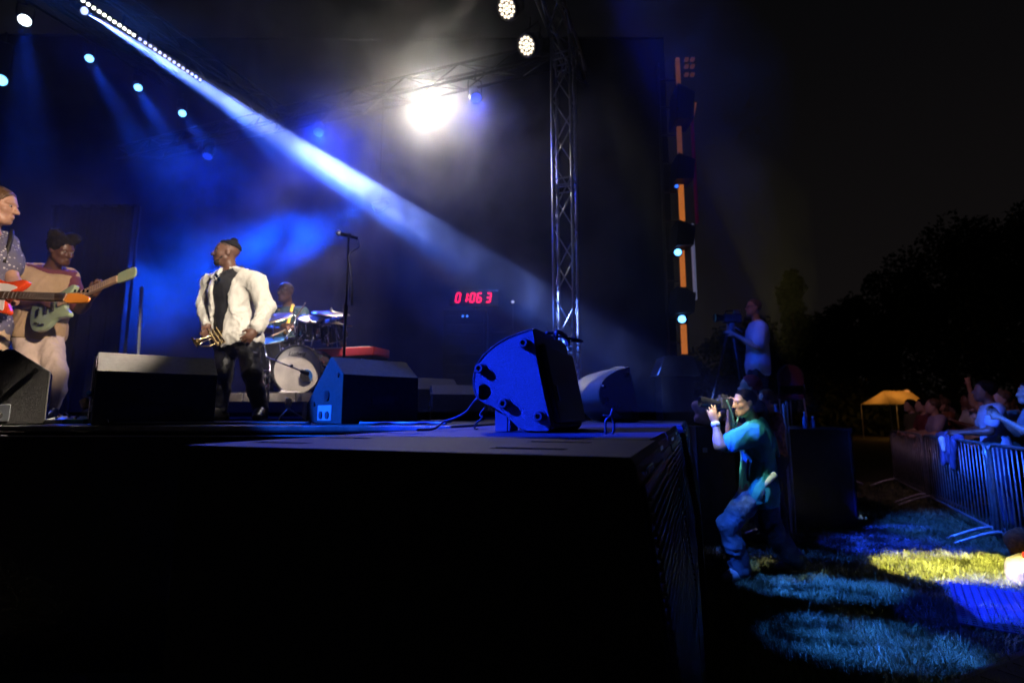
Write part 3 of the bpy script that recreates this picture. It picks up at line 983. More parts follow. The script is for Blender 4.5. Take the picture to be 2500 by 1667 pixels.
# LED bars: two metre-long battens of dots
p0, p1 = at(196, -2, 6.36), at(494, 199, 8.10)
bd = unit(p1 - p0); Lb = np.linalg.norm(p1 - p0)
BEAM_T = at(1812, 1040, 4.75)
white_dot = lens_mat('white_led_dot', (1.0, 0.98, 0.80), 4.5)
lilac_dot = lens_mat('lilac_led_dot', (0.50, 0.52, 1.0), 2.4)
aim = unit(BEAM_T - (p0 + p1) / 2)
side_b = unit(np.cross(bd, aim)); fb = unit(np.cross(side_b, bd))
for k, (a, b, cnt, mtl, lab) in enumerate([(0.0, 0.405, 11, white_dot, 'LED batten with a row of glowing white dots on the roof truss'), (0.415, 1.0, 14, lilac_dot, 'LED batten with a row of small lilac-blue dots on the roof truss')]):
    q0, q1 = p0 + bd * Lb * a, p0 + bd * Lb * b
    t = thing('led_batten', lab, 'LED bar', (q0 + q1) / 2, 0, 'LED battens on the roof truss')
    MB().box((q0 + q1) / 2 - fb * 0.05, (np.linalg.norm(q1 - q0), 0.075, 0.09), (bd, side_b, fb), 0.006).build('housing', BLACK_METAL, t)
    for i in range(cnt):
        s = (i + 0.5) / cnt
        c = q0 + (q1 - q0) * s
        MB().lathe(c - fb * 0.004, fb, [(0.023, 0.0), (0.021, 0.008), (0.012, 0.012), (0.0, 0.013)], 12).build('led_lens', mtl, t, True)
    for s in (0.2, 0.8):
        c = q0 + (q1 - q0) * s
        MB().box(c - fb * 0.10 + Z * 0.08, (0.04, 0.03, 0.22)).build('bracket', BLACK_METAL, t)
# their light: a warm white shaft from the white batten, a blue one from the lilac batten
spot('white_batten_lamp', p0 + bd * Lb * 0.42 + fb * 0.04, BEAM_T, (1.0, 0.92, 0.75), 2600, 4.2, 0.25, 0.03)
pass_pt = p1 + bd * 0.28 - Z * 0.06
BEAM_E = at(1812, 1040, 7.6)          # the shaft ends on the platform skirt behind the photographer
beam_src = BEAM_E + (pass_pt - BEAM_E) * 1.32
par(beam_src, BEAM_E, 'beam light above the LED battens throwing the long blue-white shaft', lens_mat('beam_lens', (0.5, 0.6, 1.0), 2.0), 0.07, name='beam_light', hang=0.3)
spot('beam_lamp', beam_src + unit(BEAM_E - beam_src) * 0.06, BEAM_E, (0.50, 0.58, 1.0), 130000, 3.6, 0.45, 0.03)
spot('beam_lamp', beam_src + unit(BEAM_E - beam_src) * 0.06, BEAM_E + A(0.1, 0, -0.25), (0.07, 0.19, 1.0), 220000, 5.2, 0.5, 0.03)
spot('batten_wash_lamp', p1 - bd * 0.30 + fb * 0.04, BEAM_T + A(0.15, 0.1, -0.9), (0.02, 0.10, 1.0), 9000, 13, 0.6, 0.03)

# big white spot in the smoke at the back of the stage
ws = at(1055, 251, 9.0)
par(ws, A(0.0, 0.5, 1.6), 'blinding white round spot glowing through the smoke', white_lens, 0.15, name='white_spot', hang=0.4)
spot('white_spot_lamp', ws + unit(A(0, 0.5, 1.6) - ws) * 0.12, A(-0.9, 2.0, 3.4), (1.0, 0.92, 0.80), 640, 112, 0.9, 0.15)
# blue spot on a drop pipe from the rear truss, sweeping left behind the singer
dp = at(915, 508, 9.6)
par(dp, at(340, 740, 8.6), 'blue spot on a long drop pipe behind the microphone stand', lens_mat('drop_lens', (0.02, 0.10, 0.8), 0.6), 0.09, name='drop_spot', hang=2.6)
spot('drop_blue_lamp', dp + unit(at(340, 740, 8.6) - dp) * 0.05, at(430, 690, 8.7), (0.002, 0.066, 1.0), 34000, 30, 1.0, 0.30)

# blue wash lights added along the rear truss to tint the smoke
for k, (wx, wp_) in enumerate(((-6.2, 340), (-3.6, 640), (-0.6, 120))):
    wpos = A(wx, 7.55 + (0.80 - wx) * 0.354, 6.62)
    par(wpos, wpos + A(0.25, -0.6, -1.0), ['blue wash light on the rear truss above the guitarists', 'blue wash light on the rear truss above the singer', 'blue wash light on the rear truss near the white spot'][k], lens_mat('wash_lens', (0.01, 0.06, 0.9), 0.8), 0.09, group='blue wash lights on the rear truss')
    spot('blue_wash_lamp', wpos + unit(A(0.25, -0.6, -1.0)) * 0.06, wpos + A(0.25, -0.6, -1.0), (0.003, 0.035, 1.0), wp_, 125, 1.0, 0.08)
# two LED pars with visible lens clusters on the front truss, and their neighbours nearer the camera
hexd = [(0, 0)] + [(0.36 * math.cos(q * math.pi / 3), 0.36 * math.sin(q * math.pi / 3)) for q in range(6)] + [(0.72 * math.cos(q * math.pi / 6 + 0.26), 0.72 * math.sin(q * math.pi / 6 + 0.26)) for q in range(12)]
warm_dot = lens_mat('warm_led_dot', (1.0, 0.84, 0.62), 2.2)
KEY = A(-2.9, 4.8, 2.6)
par(at(1238, 21, 6.5), A(-2.6, 3.6, 3.4), 'LED par with a cluster of warm lenses, upper of the pair', warm_dot, 0.145, hexd, 'LED pars on the front truss')
par(at(1286, 112, 6.9), A(-2.4, 4.2, 3.5), 'LED par with a cluster of warm lenses beside the truss tower', warm_dot, 0.145, hexd, 'LED pars on the front truss')
kp = [TW + Z * 7.0 - R * rr for rr in (3.6, 5.0, 6.4)]
wk = TW + Z * 7.0 - R * 2.0
kl = ['LED par on the front truss lighting the singer', 'LED par on the front truss lighting the guitarists', 'LED par on the near end of the front truss']
for i, p in enumerate(kp):
    par(p, KEY, kl[i], warm_dot, 0.145, hexd, 'LED pars on the front truss')
spot('singer_fill_lamp', kp[1] + unit(KEY - kp[1]) * 0.06, A(-2.6, 4.85, 2.55), WARM, 800, 16, 0.6, 0.07)
par(wk, A(-2.6, 3.3, 1.8), 'LED par on the front truss aimed at the broad wedge monitor', warm_dot, 0.145, hexd, 'LED pars on the front truss')
spot('wedge_top_lamp', wk + unit(A(-2.5, 3.2, 1.8) - wk) * 0.06, A(-2.66, 3.3, 1.80), (1.0, 0.84, 0.66), 16000, 6.0, 0.9, 0.05)
# front-of-house light stand behind the camera
fs = A(3.2, -1.6, 0)
st_ = thing('light_stand', 'front-of-house light stand with two warm par lights', 'light stand', fs)
MB().tube([fs + Z * 0.02, fs + Z * 4.6], 0.03, 10).build('mast', BLACK_METAL, st_, True)
MB().tube([fs + Z * 4.55 - N * 0.6, fs + Z * 4.55 + N * 0.6], 0.025, 8).build('crossbar', BLACK_METAL, st_, True)
for q in range(3):
    MB().tube([fs + Z * 1.0, fs + A(0.8 * math.cos(q * 2.09), 0.8 * math.sin(q * 2.09), 0.02)], 0.018, 8).build('leg', BLACK_METAL, st_, True)
foh = [fs + Z * 4.15 - N * 0.5, fs + Z * 4.15 + N * 0.5]
par(foh[0], KEY, 'warm par light on the front-of-house stand aimed at the singer', warm_dot, 0.12, group='front-of-house lights')
par(foh[1], A(-4.3, 4.3, 2.2), 'warm par light on the front-of-house stand aimed at the guitarists', warm_dot, 0.12, group='front-of-house lights')
spot('singer_key_lamp', foh[0] + unit(KEY - foh[0]) * 0.06, A(-2.55, 4.85, 2.55), WARM, 3500, 10, 0.5, 0.07)
spot('guitar_key_lamp', foh[1] + unit(KEY - foh[1]) * 0.06, A(-4.25, 4.2, 2.52), (1.0, 0.74, 0.56), 4400, 11.0, 0.5, 0.07)
spot('drum_key_lamp', kp[0] + unit(KEY - kp[0]) * 0.06, A(-2.3, 5.8, 2.1), (1.0, 0.78, 0.62), 4200, 19, 0.6, 0.07)
# pit spots on the audience side of the same truss
pit = [TW + Z * 7.05 - R * rr + N * 0.25 for rr in (4.3, 4.9, 5.5, 6.1)]
pl_lab = ['pit spot on the front truss throwing the thin deep blue stripe', 'pit spot on the front truss throwing the broad deep blue stripe', 'pit spot on the front truss throwing the pale blue band at the photographer', 'pit spot on the front truss throwing the nearest pale blue band']
pit_t = [onz(2195, 1292, 0), onz(2190, 1342, 0), onz(2010, 1438, 0), onz(2130, 1580, 0)]
pit_ends = [(onz(2100, 1290, 0), onz(2290, 1296, 0)), (onz(2000, 1325, 0), onz(2390, 1350, 0)), (onz(1790, 1420, 0), onz(2240, 1460, 0)), (onz(1850, 1560, 0), onz(2420, 1605, 0))]
pit_wid = [0.20, 0.52, 0.34, 0.40]
pit_col = [DEEP, DEEP, (0.02, 0.13, 1.0), (0.02, 0.13, 1.0)]
pit_pow = [26000, 30000, 24000, 22000]
for i in range(4):
    par(pit[i], pit_t[i], pl_lab[i], blue_lens, 0.10, group='pit spots on the front truss')
    a, b = pit_ends[i]
    mid = (a + b) / 2; dd = np.linalg.norm(pit[i] - mid)
    w = np.linalg.norm(b - a)
    spot('pit_lamp', pit[i] + unit(mid - pit[i]) * 0.06, mid, pit_col[i], pit_pow[i], math.degrees(2 * math.atan(w / 2 / dd)), 0.55, 0.03, gobo=(90.0, 0.43, 0.03, 0.28), squeeze=(1.0, pit_wid[i] / w * 2.2), major=b - a)
# mat and barrier
spot('mat_blue_lamp', pit[3] + unit(A(3.6, 3.8, 0) - pit[3]) * 0.06, onz(2480, 1530, 0.0), DEEP, 2200, 9, 0.2, 0.03)
spot('leg_blue_lamp', pit[2] + unit(at(1790, 1290, 4.75) - pit[2]) * 0.06, at(1785, 1290, 4.75), (0.05, 0.20, 1.0), 3000, 6.5, 0.4, 0.03)  # added spot for blue light on the photographer's legs
spot('grass_yellow_lamp', pit[2] + unit(onz(2350, 1388, 0.0) - pit[2]) * 0.06, onz(2345, 1390, 0.0), (1.0, 0.86, 0.22), 30000, 8.6, 0.12, 0.03, squeeze=(1.0, 0.78), major=A(1, -0.25, 0), gobo=(80.0, 0.34, 0.15, 0.4))
spot('barrier_blue_lamp', pit[1] + unit(A(5.4, 6.2, 0.5) - pit[1]) * 0.06, A(5.5, 6.3, 0.55), (0.02, 0.11, 1.0), 9000, 15, 0.6, 0.03)
spot('operator_blue_lamp', pit[0] + unit(A(3.6, 7.7, 2.6) - pit[0]) * 0.06, A(3.5, 7.7, 2.5), (0.01, 0.06, 1.0), 1500, 6, 0.5, 0.03)
spot('face_warm_lamp', pit[1] + unit(BEAM_T - pit[1]) * 0.06, at(1772, 1002, 4.72), (1.0, 0.80, 0.45), 3000, 3.6, 0.5, 0.03)  # added warm spot for the photographer's face, no fixture of its own
spot('shirt_lamp', pit[1] + unit(BEAM_T - pit[1]) * 0.06, at(1812, 1110, 4.72), (0.75, 1.0, 0.95), 1700, 5.6, 0.7, 0.03)  # added spot that lifts the photographer's shirt
spot('fill_top_lamp', p0 + bd * Lb * 0.3 + fb * 0.04, row(-0.72, 4.15, SUB_Z + 0.34), (1.0, 0.88, 0.34), 9000, 3.2, 0.4, 0.03)
spot('crowd_wash_lamp', pit[0] + unit(A(7, 8.5, 1) - pit[0]) * 0.06, A(7.9, 9.0, 1.3), (0.85, 0.42, 0.55), 420, 30, 0.8, 0.05)  # added wash that lifts the dim crowd, no fixture of its own
spot('crowd_blue_lamp', sp_pts[0] + unit(A(5.9, 7, 1) - sp_pts[0]) * 0.06, A(6.1, 6.7, 1.0), (0.02, 0.16, 1.0), 6000, 11, 0.9, 0.05)
# stage smoke
def smoke():
    lo, hi = A(-12.5, 3.9, 1.45), A(2.35, 10.55, 9.6)
    me = MB().box((lo + hi) / 2, hi - lo).mesh('stage_smoke')
    m = bpy.data.materials.new('drifting_smoke')
    m.use_nodes = True
    nt = m.node_tree; nt.nodes.clear()
    L = nt.links.new
    out = nt.nodes.new('ShaderNodeOutputMaterial')
    vs = nt.nodes.new('ShaderNodeVolumePrincipled')
    vs.inputs['Color'].default_value = (0.9, 0.92, 0.95, 1)
    vs.inputs['Anisotropy'].default_value = 0.25
    tc = nt.nodes.new('ShaderNodeTexCoord')
    mp = nt.nodes.new('ShaderNodeMapping'); mp.inputs['Scale'].default_value = (0.55, 0.55, 0.9); mp.inputs['Rotation'].default_value = (0.2, 0.5, 0.3)
    nz = nt.nodes.new('ShaderNodeTexNoise'); nz.inputs['Scale'].default_value = 0.9; nz.inputs['Detail'].default_value = 3.0; nz.inputs['Distortion'].default_value = 0.8
    L(tc.outputs['Object'], mp.inputs['Vector']); L(mp.outputs[0], nz.inputs['Vector'])
    def rng(src, a, b, c, d, smooth=False):
        r = nt.nodes.new('ShaderNodeMapRange')
        if smooth: r.interpolation_type = 'SMOOTHSTEP'
        for k, v in zip(('From Min', 'From Max', 'To Min', 'To Max'), (a, b, c, d)): r.inputs[k].default_value = v
        L(src, r.inputs['Value']); return r.outputs[0]
    def math_(op, a, b):
        n = nt.nodes.new('ShaderNodeMath'); n.operation = op
        for i, x in enumerate((a, b)):
            if isinstance(x, (int, float)): n.inputs[i].default_value = x
            else: L(x, n.inputs[i])
        return n.outputs[0]
    sx = nt.nodes.new('ShaderNodeSeparateXYZ'); L(tc.outputs['Object'], sx.inputs[0])
    n2 = nt.nodes.new('ShaderNodeTexNoise'); n2.inputs['Scale'].default_value = 0.85; n2.inputs['Detail'].default_value = 3.0; n2.inputs['Distortion'].default_value = 1.2
    L(tc.outputs['Object'], n2.inputs['Vector'])
    base = math_('ADD', rng(nz.outputs['Fac'], 0.40, 0.68, BASE_LO, BASE_HI), rng(n2.outputs['Fac'], 0.50, 0.66, 0.0, WISP))
    puff = None
    for (c, r, amp) in PUFFS:
        d = nt.nodes.new('ShaderNodeVectorMath'); d.operation = 'DISTANCE'; d.inputs[1].default_value = tuple(c)
        L(tc.outputs['Object'], d.inputs[0])
        f = rng(d.outputs['Value'], 0.1, r, amp, 0.0, True)
        puff = f if puff is None else math_('ADD', puff, f)
    puff = math_('MULTIPLY', puff, rng(n2.outputs['Fac'], 0.38, 0.62, 0.06, 1.6))
    # the smoke thins out towards the open stage side
    base = math_('MULTIPLY', base, rng(sx.outputs['X'], -0.2, 2.3, 1.0, 0.25, True))
    L(math_('MAXIMUM', math_('ADD', base, puff), 0.002), vs.inputs['Density'])
    L(vs.outputs[0], out.inputs['Volume'])
    m.cycles.volume_step_rate = 0.8
    o = link_mesh('stage_smoke', me, m)
    tag(o, 'thin drifting stage smoke lit by the spots', 'smoke', kind='stuff')
BASE_LO, BASE_HI, WISP = 0.008, 0.016, 0.030
PUFFS = [(ws + A(-0.35, -0.4, -0.15), 2.7, 0.32), (ws + A(-1.1, 0.3, 1.0), 2.3, 0.40), (ws + A(-0.2, -0.6, -1.4), 2.0, 0.20), (at(560, 610, 8.7), 2.8, 0.09), (dp, 1.6, -0.06), (wk + A(-0.6, -0.4, -0.6), 2.4, -0.10)]
smoke()
# ------------------------------------------------------------------ subwoofers
def grille_material():
    m = bpy.data.materials.new('black_steel_grille')
    m.use_nodes = True
    nt = m.node_tree; b = nt.nodes['Principled BSDF']
    b.inputs['Base Color'].default_value = (0.025, 0.025, 0.027, 1)
    b.inputs['Roughness'].default_value = 0.45; b.inputs['Metallic'].default_value = 0.3
    tc = nt.nodes.new('ShaderNodeTexCoord'); vo = nt.nodes.new('ShaderNodeTexVoronoi'); vo.inputs['Scale'].default_value = 160
    bp = nt.nodes.new('ShaderNodeBump'); bp.inputs['Strength'].default_value = 0.25; bp.inputs['Distance'].default_value = 0.002
    nt.links.new(tc.outputs['Object'], vo.inputs['Vector']); nt.links.new(vo.outputs['Distance'], bp.inputs['Height']); nt.links.new(bp.outputs[0], b.inputs['Normal'])
    return m
GRILLE = grille_material()
SUB_W, SUB_D = 0.685, 1.20
def sub_cabinet(t, zb, zt, n_top, n_bot, top_slots):
    """cabinet between heights zb, zt; front face leans from n_bot to n_top; local frame (N, R, Z) at the row corner"""
    e = 0.012
    prof = [(-SUB_D, zb), (n_bot, zb), (n_bot + 0.0, zb + e), (n_top, zt - e * 1.5), (n_top - e, zt), (-SUB_D + e, zt), (-SUB_D, zt - e)]
    if not top_slots:
        MB().prism([(p[0], p[1]) for p in prof], row(0, SUB_W, 0), N, Z, SUB_W - 0.008).build('cabinet', BLACK_PAINT, t)
    else:
        slots_n = [(-1.125, -0.930), (-0.370, -0.180)]
        slots_r = [(0.155, 0.205), (0.455, 0.505)]
        mb = MB()
        ns = sorted({-SUB_D + e, n_top - e} | {x for s in slots_n for x in s})
        rs = sorted({0.004, SUB_W - 0.004} | {x for s in slots_r for x in s})
        dep = 0.045
        for i in range(len(ns) - 1):
            for j in range(len(rs) - 1):
                a, b, c, d = ns[i], ns[i + 1], rs[j], rs[j + 1]
                hole = (a, b) in slots_n and (c, d) in slots_r
                q = [row(a, c, zt), row(b, c, zt), row(b, d, zt), row(a, d, zt)]
                if not hole:
                    mb.add(q, [(0, 1, 2, 3)])
                else:
                    w = [p - Z * dep for p in q]
                    mb.add(q + w, [(4, 5, 6, 7), (0, 1, 5, 4), (1, 2, 6, 5), (2, 3, 7, 6), (3, 0, 4, 7)])
        pr = prof
        L = [row(p[0], 0.004, p[1]) for p in pr]; Rr = [row(p[0], SUB_W - 0.004, p[1]) for p in pr]
        k = len(pr)
        mb.add(L + Rr, [tuple(range(k)), tuple(range(2 * k - 1, k - 1, -1))] + [(i, (i + 1) % k, k + (i + 1) % k, k + i) for i in range(k) if i != 4])
        mb.build('cabinet', BLACK_PAINT, t)
        # bright lips of the slots
        for (a, b) in slots_n:
            for (c, d) in slots_r:
                MB().box(row(b - 0.004, (c + d) / 2, zt - 0.018), (0.006, d - c - 0.004, 0.03), (N, R, Z)).build('slot_lip', STEEL, t)
    # grille of slanting bars set on the leaning front
    dn = n_bot - n_top; hz = zt - zb
    fdir = unit(N * dn - Z * hz); fn = unit(np.cross(R, fdir)); fn = fn if np.dot(fn, N) > 0 else -fn
    base = row(n_top, 0, zt) + fdir * 0.055
    gl = math.hypot(dn, hz) - 0.09
    MB().box(base + fdir * gl / 2 + R * SUB_W / 2 + fn * 0.004, (gl, SUB_W - 0.05, 0.008), (fdir, R, fn), 0.003).build('grille', GRILLE, t)
    return base, fdir, fn, gl
def make_sub(idx, label):
    t = thing('subwoofer_stack', label, 'subwoofer', row(-0.6, SUB_W / 2), 0, 'subwoofer stacks along the stage front')
    b, fd, fn, gl = sub_cabinet(t, 0.685, SUB_Z, 0.0, 0.082, True)
    sub_cabinet(t, 0.012, 0.680, 0.084, 0.10, False)
    # badge and slanted grille bars
    g = [c for c in bpy.data.objects if c.parent == t and c.name.startswith('grille')]
    for i in range(26):
        c = b + fd * (0.03 + gl * 0.93 * i / 25) + R * SUB_W / 2 + fn * 0.012
        sl = R
        MB().box(c, (SUB_W - 0.07, 0.007, 0.008), (sl, unit(np.cross(fn, sl)), fn)).build('grille_bar', BLACK_METAL, t)
    c = b - fd * 0.018 + R * 0.12 + fn * 0.008
    for k in range(3):
        MB().box(c + R * 0.05 * k, (0.035, 0.012, 0.004), (R, fd, fn)).build('badge_mark', mat('pale_badge', (0.3, 0.5, 0.55), 0.3, 0.5), t)
    for (n_, r_) in ((-1.1, 0.08), (-1.1, 0.6), (-0.05, 0.08), (-0.05, 0.6)):
        MB().cyl(row(n_, r_, 0), row(n_, r_, 0.02), 0.03, n=12).build('foot', BLACK_RUBBER, t)
    return t
sub_labels = ['tall black subwoofer stack closest to the foot-studded speaker, its whole side in view',
              'black subwoofer stack under the foot-studded blue-lit speaker', 'third black subwoofer stack, after the one under the foot-studded speaker',
              'fourth black subwoofer stack, between the two front fill speakers', 'fifth black subwoofer stack, under the rounded yellow-topped fill speaker',
              'sixth black subwoofer stack, just past the yellow-topped fill speaker', 'last black subwoofer stack of the row, towards the orange lit tower']
sub0 = make_sub(0, sub_labels[0])
rng_s = random.Random(4)
for i in range(1, 7):
    p = row(-0.6, SUB_W / 2) + R * (SUB_W + 0.018) * i + N * rng_s.uniform(-0.03, 0.01)
    dup(sub0, p, rng_s.uniform(-0.012, 0.012), sub_labels[i])

# ------------------------------------------------------------------ front fill speakers lying on their sides
FP0 = row(-0.55, 1.14, SUB_Z)       # a point of the plane of the cabinet's underside
crop = lambda x, y: (1000 + x / 3.267, 740 + y / 3.267)
def face_xy(x, y):
    p = onplane(*crop(x, y), FP0, -R)
    return np.array([np.dot(p - FP0, N), p[2] - SUB_Z])
def make_fill():
    t = thing('front_fill_speaker', 'blue-lit moulded speaker lying on its side, underside with four rubber feet', 'speaker', FP0)
    out = [(988, 206), (900, 232), (800, 268), (715, 315), (640, 368), (580, 425), (535, 495), (510, 560), (500, 640), (508, 705), (530, 760), (575, 800), (650, 838), (740, 895), (820, 970), (870, 1018), (930, 1040), (1010, 1045), (1110, 1045), (1140, 1010), (1125, 930), (1085, 760), (1050, 600), (1020, 440), (1002, 300)]
    O2 = [face_xy(*p) for p in out]
    zmin = min(p[1] for p in O2)
    O2 = [np.array([p[0], p[1] - zmin + 0.001]) for p in O2]
    L = 0.66
    # shell: the outline swept away from the camera, tapering a little at both ends
    C = np.mean(O2, 0)
    rings = [(0.0, 0.965), (0.012, 0.99), (0.035, 1.0), (0.25, 1.015), (0.5, 1.01), (0.62, 0.98), (0.65, 0.95), (L, 0.90)]
    mb = MB(); n = len(O2); vs = []; fs = []
    for (d, sc) in rings:
        for p in O2:
            q = C + (p - C) * sc
            q[1] = max(q[1], 0.001)
            vs.append(FP0 + N * q[0] + Z * q[1] + R * d)
    for i in range(len(rings) - 1):
        for k in range(n):
            k2 = (k + 1) % n
            fs.append((i * n + k, i * n + k2, (i + 1) * n + k2, (i + 1) * n + k))
    fs.append(tuple((len(rings) - 1) * n + k for k in range(n)))
    mb.add(vs, fs)
    shell = mb.build('shell', BLACK_PLASTIC, t, auto=38)
    # underside plate, with the D-shaped handle opening cut through it
    hole_c = face_xy(590, 722) - np.array([0, zmin - 0.001])
    hr = 0.036
    inner = [C + (p - C) * 0.962 for p in O2]
    hole = [hole_c + np.array([math.cos(q), math.sin(q)]) * hr for q in np.linspace(0, 2 * math.pi, 28, endpoint=False)]
    hole = [np.array([max(p[0], hole_c[0] - 0.024), p[1]]) for p in hole]
    bm = bmesh.new()
    def loop(pts):
        v = [bm.verts.new(Vector(tuple(FP0 + N * p[0] + Z * p[1] - R * 0.0015))) for p in pts]
        return [bm.edges.new((v[i], v[(i + 1) % len(v)])) for i in range(len(v))]
    # drop doubled hole points
    hh = [hole[0]]
    for p in hole[1:]:
        if np.linalg.norm(p - hh[-1]) > 1e-4: hh.append(p)
    E = loop(inner) + loop(hh)
    bmesh.ops.triangle_fill(bm, use_beauty=True, use_dissolve=False, edges=E)
    me = bpy.data.meshes.new('underside'); bm.to_mesh(me); bm.free()
    link_mesh('underside_plate', me, BLACK_PLASTIC, t)
    # recess behind the opening
    mb = MB(); vs = [FP0 + N * p[0] + Z * p[1] - R * 0.0015 for p in hh] + [FP0 + N * p[0] + Z * p[1] + R * 0.05 for p in hh]
    m_ = len(hh)
    mb.add(vs, [(i, (i + 1) % m_, m_ + (i + 1) % m_, m_ + i) for i in range(m_)] + [tuple(range(m_, 2 * m_))])
    mb.build('handle_recess', BLACK_RUBBER, t)
    # seam line of the rear shell: a thin raised rim round the curved back
    rim = [FP0 + N * p[0] + Z * p[1] - R * 0.003 for p in [C + (q - C) * 0.968 for q in O2[:13]]]
    MB().tube(spline(rim, 4), 0.0028, 6).build('seam', BLACK_PLASTIC, t, True)
    for (x, y) in ((922, 335), (572, 535), (762, 812), (1040, 915)):
        c2 = face_xy(x, y) - np.array([0, zmin - 0.001])
        c = FP0 + N * c2[0] + Z * c2[1] - R * 0.001
        ft = MB().lathe(c, -R, [(0.0285, 0.0), (0.0285, 0.004), (0.022, 0.006), (0.021, 0.030), (0.018, 0.034), (0.011, 0.034), (0.010, 0.020), (0.0, 0.020)], 24).build('foot', BLACK_RUBBER, t, auto=40)
        MB().torus(c - R * 0.004, R, 0.026, 0.0022, 28, 6).build('foot_ring', BLACK_PLASTIC, ft, True)
    # front grille on the audience side
    f0, f1 = O2[-1], O2[-6]
    fa = FP0 + N * f0[0] + Z * f0[1]; fb_ = FP0 + N * f1[0] + Z * f1[1]
    fd = unit(fb_ - fa); fnn = unit(np.cross(R, fd)); fnn = fnn if np.dot(fnn, N) > 0 else -fnn
    LL = np.linalg.norm(fb_ - fa)
    MB().box((fa + fb_) / 2 + R * L * 0.5 + fnn * 0.012, (LL * 0.92, L * 0.86, 0.03), (fd, R, fnn), 0.012).build('front_grille', GRILLE, t)
    MB().box(fa + fd * LL * 0.62 + R * 0.10 + fnn * 0.030, (0.07, 0.03, 0.004), (fd, R, fnn)).build('badge', mat('dim_badge', (0.10, 0.11, 0.13), 0.3, 0.4), t)
    # carry handle along the top
    tp = C + (O2[0] - C) * 1.0
    hb = FP0 + N * (O2[0][0] + 0.05) + Z * (O2[0][1] + 0.0)
    MB().tube(spline([hb + R * 0.20 - Z * 0.03, hb + R * 0.22 + Z * 0.010, hb + R * 0.42 + Z * 0.010, hb + R * 0.45 - Z * 0.03], 5), 0.011, 8).build('carry_handle', BLACK_PLASTIC, t, True)
    return t, O2
fill, FO = make_fill()
# wooden prop block under the narrow end
pb = thing('prop_block', 'small dark wooden block propping up the blue-lit speaker', 'block', row(-0.75, 1.20, SUB_Z))
pa = onplane(*crop(730, 1020), FP0 + R * 0.03, -R); pa[2] = SUB_Z
MB().box(pa + Z * 0.064 + R * 0.06, (0.060, 0.12, 0.122), (N, R, Z), 0.003).build('block', mat('dark_stained_block', (0.05, 0.045, 0.045), 0.55, var=0.3, bump=0.2), pb)
MB().box(pa + Z * 0.064 + R * 0.06 + N * 0.036, (0.010, 0.115, 0.118), (N, R, Z), 0.002).build('side_plate', BLACK_PLASTIC, pb)
# speaker lead dropping to the deck
c0 = onplane(*crop(533, 764), FP0 + R * 0.05, -R)
lead = [c0 + N * 0.03, c0, onplane(*crop(450, 865), FP0 + R * 0.1, -R), onplane(*crop(360, 915), FP0 + R * 0.15, -R), onplane(*crop(270, 945), FP0 + R * 0.2, -R), onz(*crop(195, 1000), SUB_Z + 0.012), onz(*crop(60, 1010), SUB_Z + 0.012)]
o = MB().tube(spline(lead, 8), 0.0055, 8).build('speaker_lead', BLACK_RUBBER, None, True); place_at_base(o)
tag(o, 'thick cable drooping from the blue-lit speaker to the subwoofer top', 'cable')
# curly tie dangling at the same end
c1 = onplane(*crop(600, 832), FP0 + R * 0.04, -R)
tie = [c1, onplane(*crop(560, 890), FP0 + R * 0.05, -R), onplane(*crop(585, 905), FP0 + R * 0.05, -R), onplane(*crop(530, 960), FP0 + R * 0.08, -R), onz(*crop(520, 1000), SUB_Z + 0.01), onz(*crop(550, 1000), SUB_Z + 0.01)]
o = MB().tube(spline(tie, 6), 0.004, 6).build('cable_tie', BLACK_RUBBER, None, True); place_at_base(o)
tag(o, 'short looped cable tie dangling below the blue-lit speaker', 'cable tie')
# knotted lead lying on top of the speaker
ktop = max(FO, key=lambda p: p[1])
kb = FP0 + N * (ktop[0] + 0.025) + Z * (ktop[1] - 0.004) + R * 0.28
pts = [kb + A(-0.05, -0.12, 0.0) , kb + A(0.0, -0.03, 0.014), kb + A(0.03, 0.0, 0.022), kb + A(0.0, 0.03, 0.012), kb + A(0.05, 0.05, 0.004), kb + A(0.09, 0.0, -0.010), kb + A(0.14, 0.06, -0.015), kb + A(0.10, 0.14, 0.0)]
o = MB().tube(spline(pts, 7), 0.007, 8).build('knotted_lead', BLACK_RUBBER, None, True); place_at_base(o)
tag(o, 'knotted black lead lying on top of the blue-lit speaker', 'cable')
# second fill speaker
fill2 = dup(fill, row(-0.46, 3.90, SUB_Z), 0.62, 'second front fill speaker, rounded top lit yellow, farther along the subwoofers', None, 1.12)
# hooks on the deck between the two
for k, (x, y) in enumerate(((1570, 1000), (1625, 1010))):
    b0 = onz(*crop(x - 5, 1045), SUB_Z + 0.006)
    o = MB().tube(spline([b0, b0 + A(0.0, 0, 0.05), b0 + A(0.02, 0, 0.07), b0 + A(0.03, 0.01, 0.095)] if k == 0 else [b0, b0 + A(0.005, 0, 0.04), b0 + A(-0.01, 0, 0.065), b0 + A(-0.035, 0, 0.07)], 6), 0.005, 6).build('bent_cable_end', BLACK_RUBBER, None, True); place_at_base(o)
    tag(o, ['bent cable end standing up straight beside the foot-studded speaker', 'bent cable end curling over beside the foot-studded speaker'][k], 'cable', 'bent cable ends')

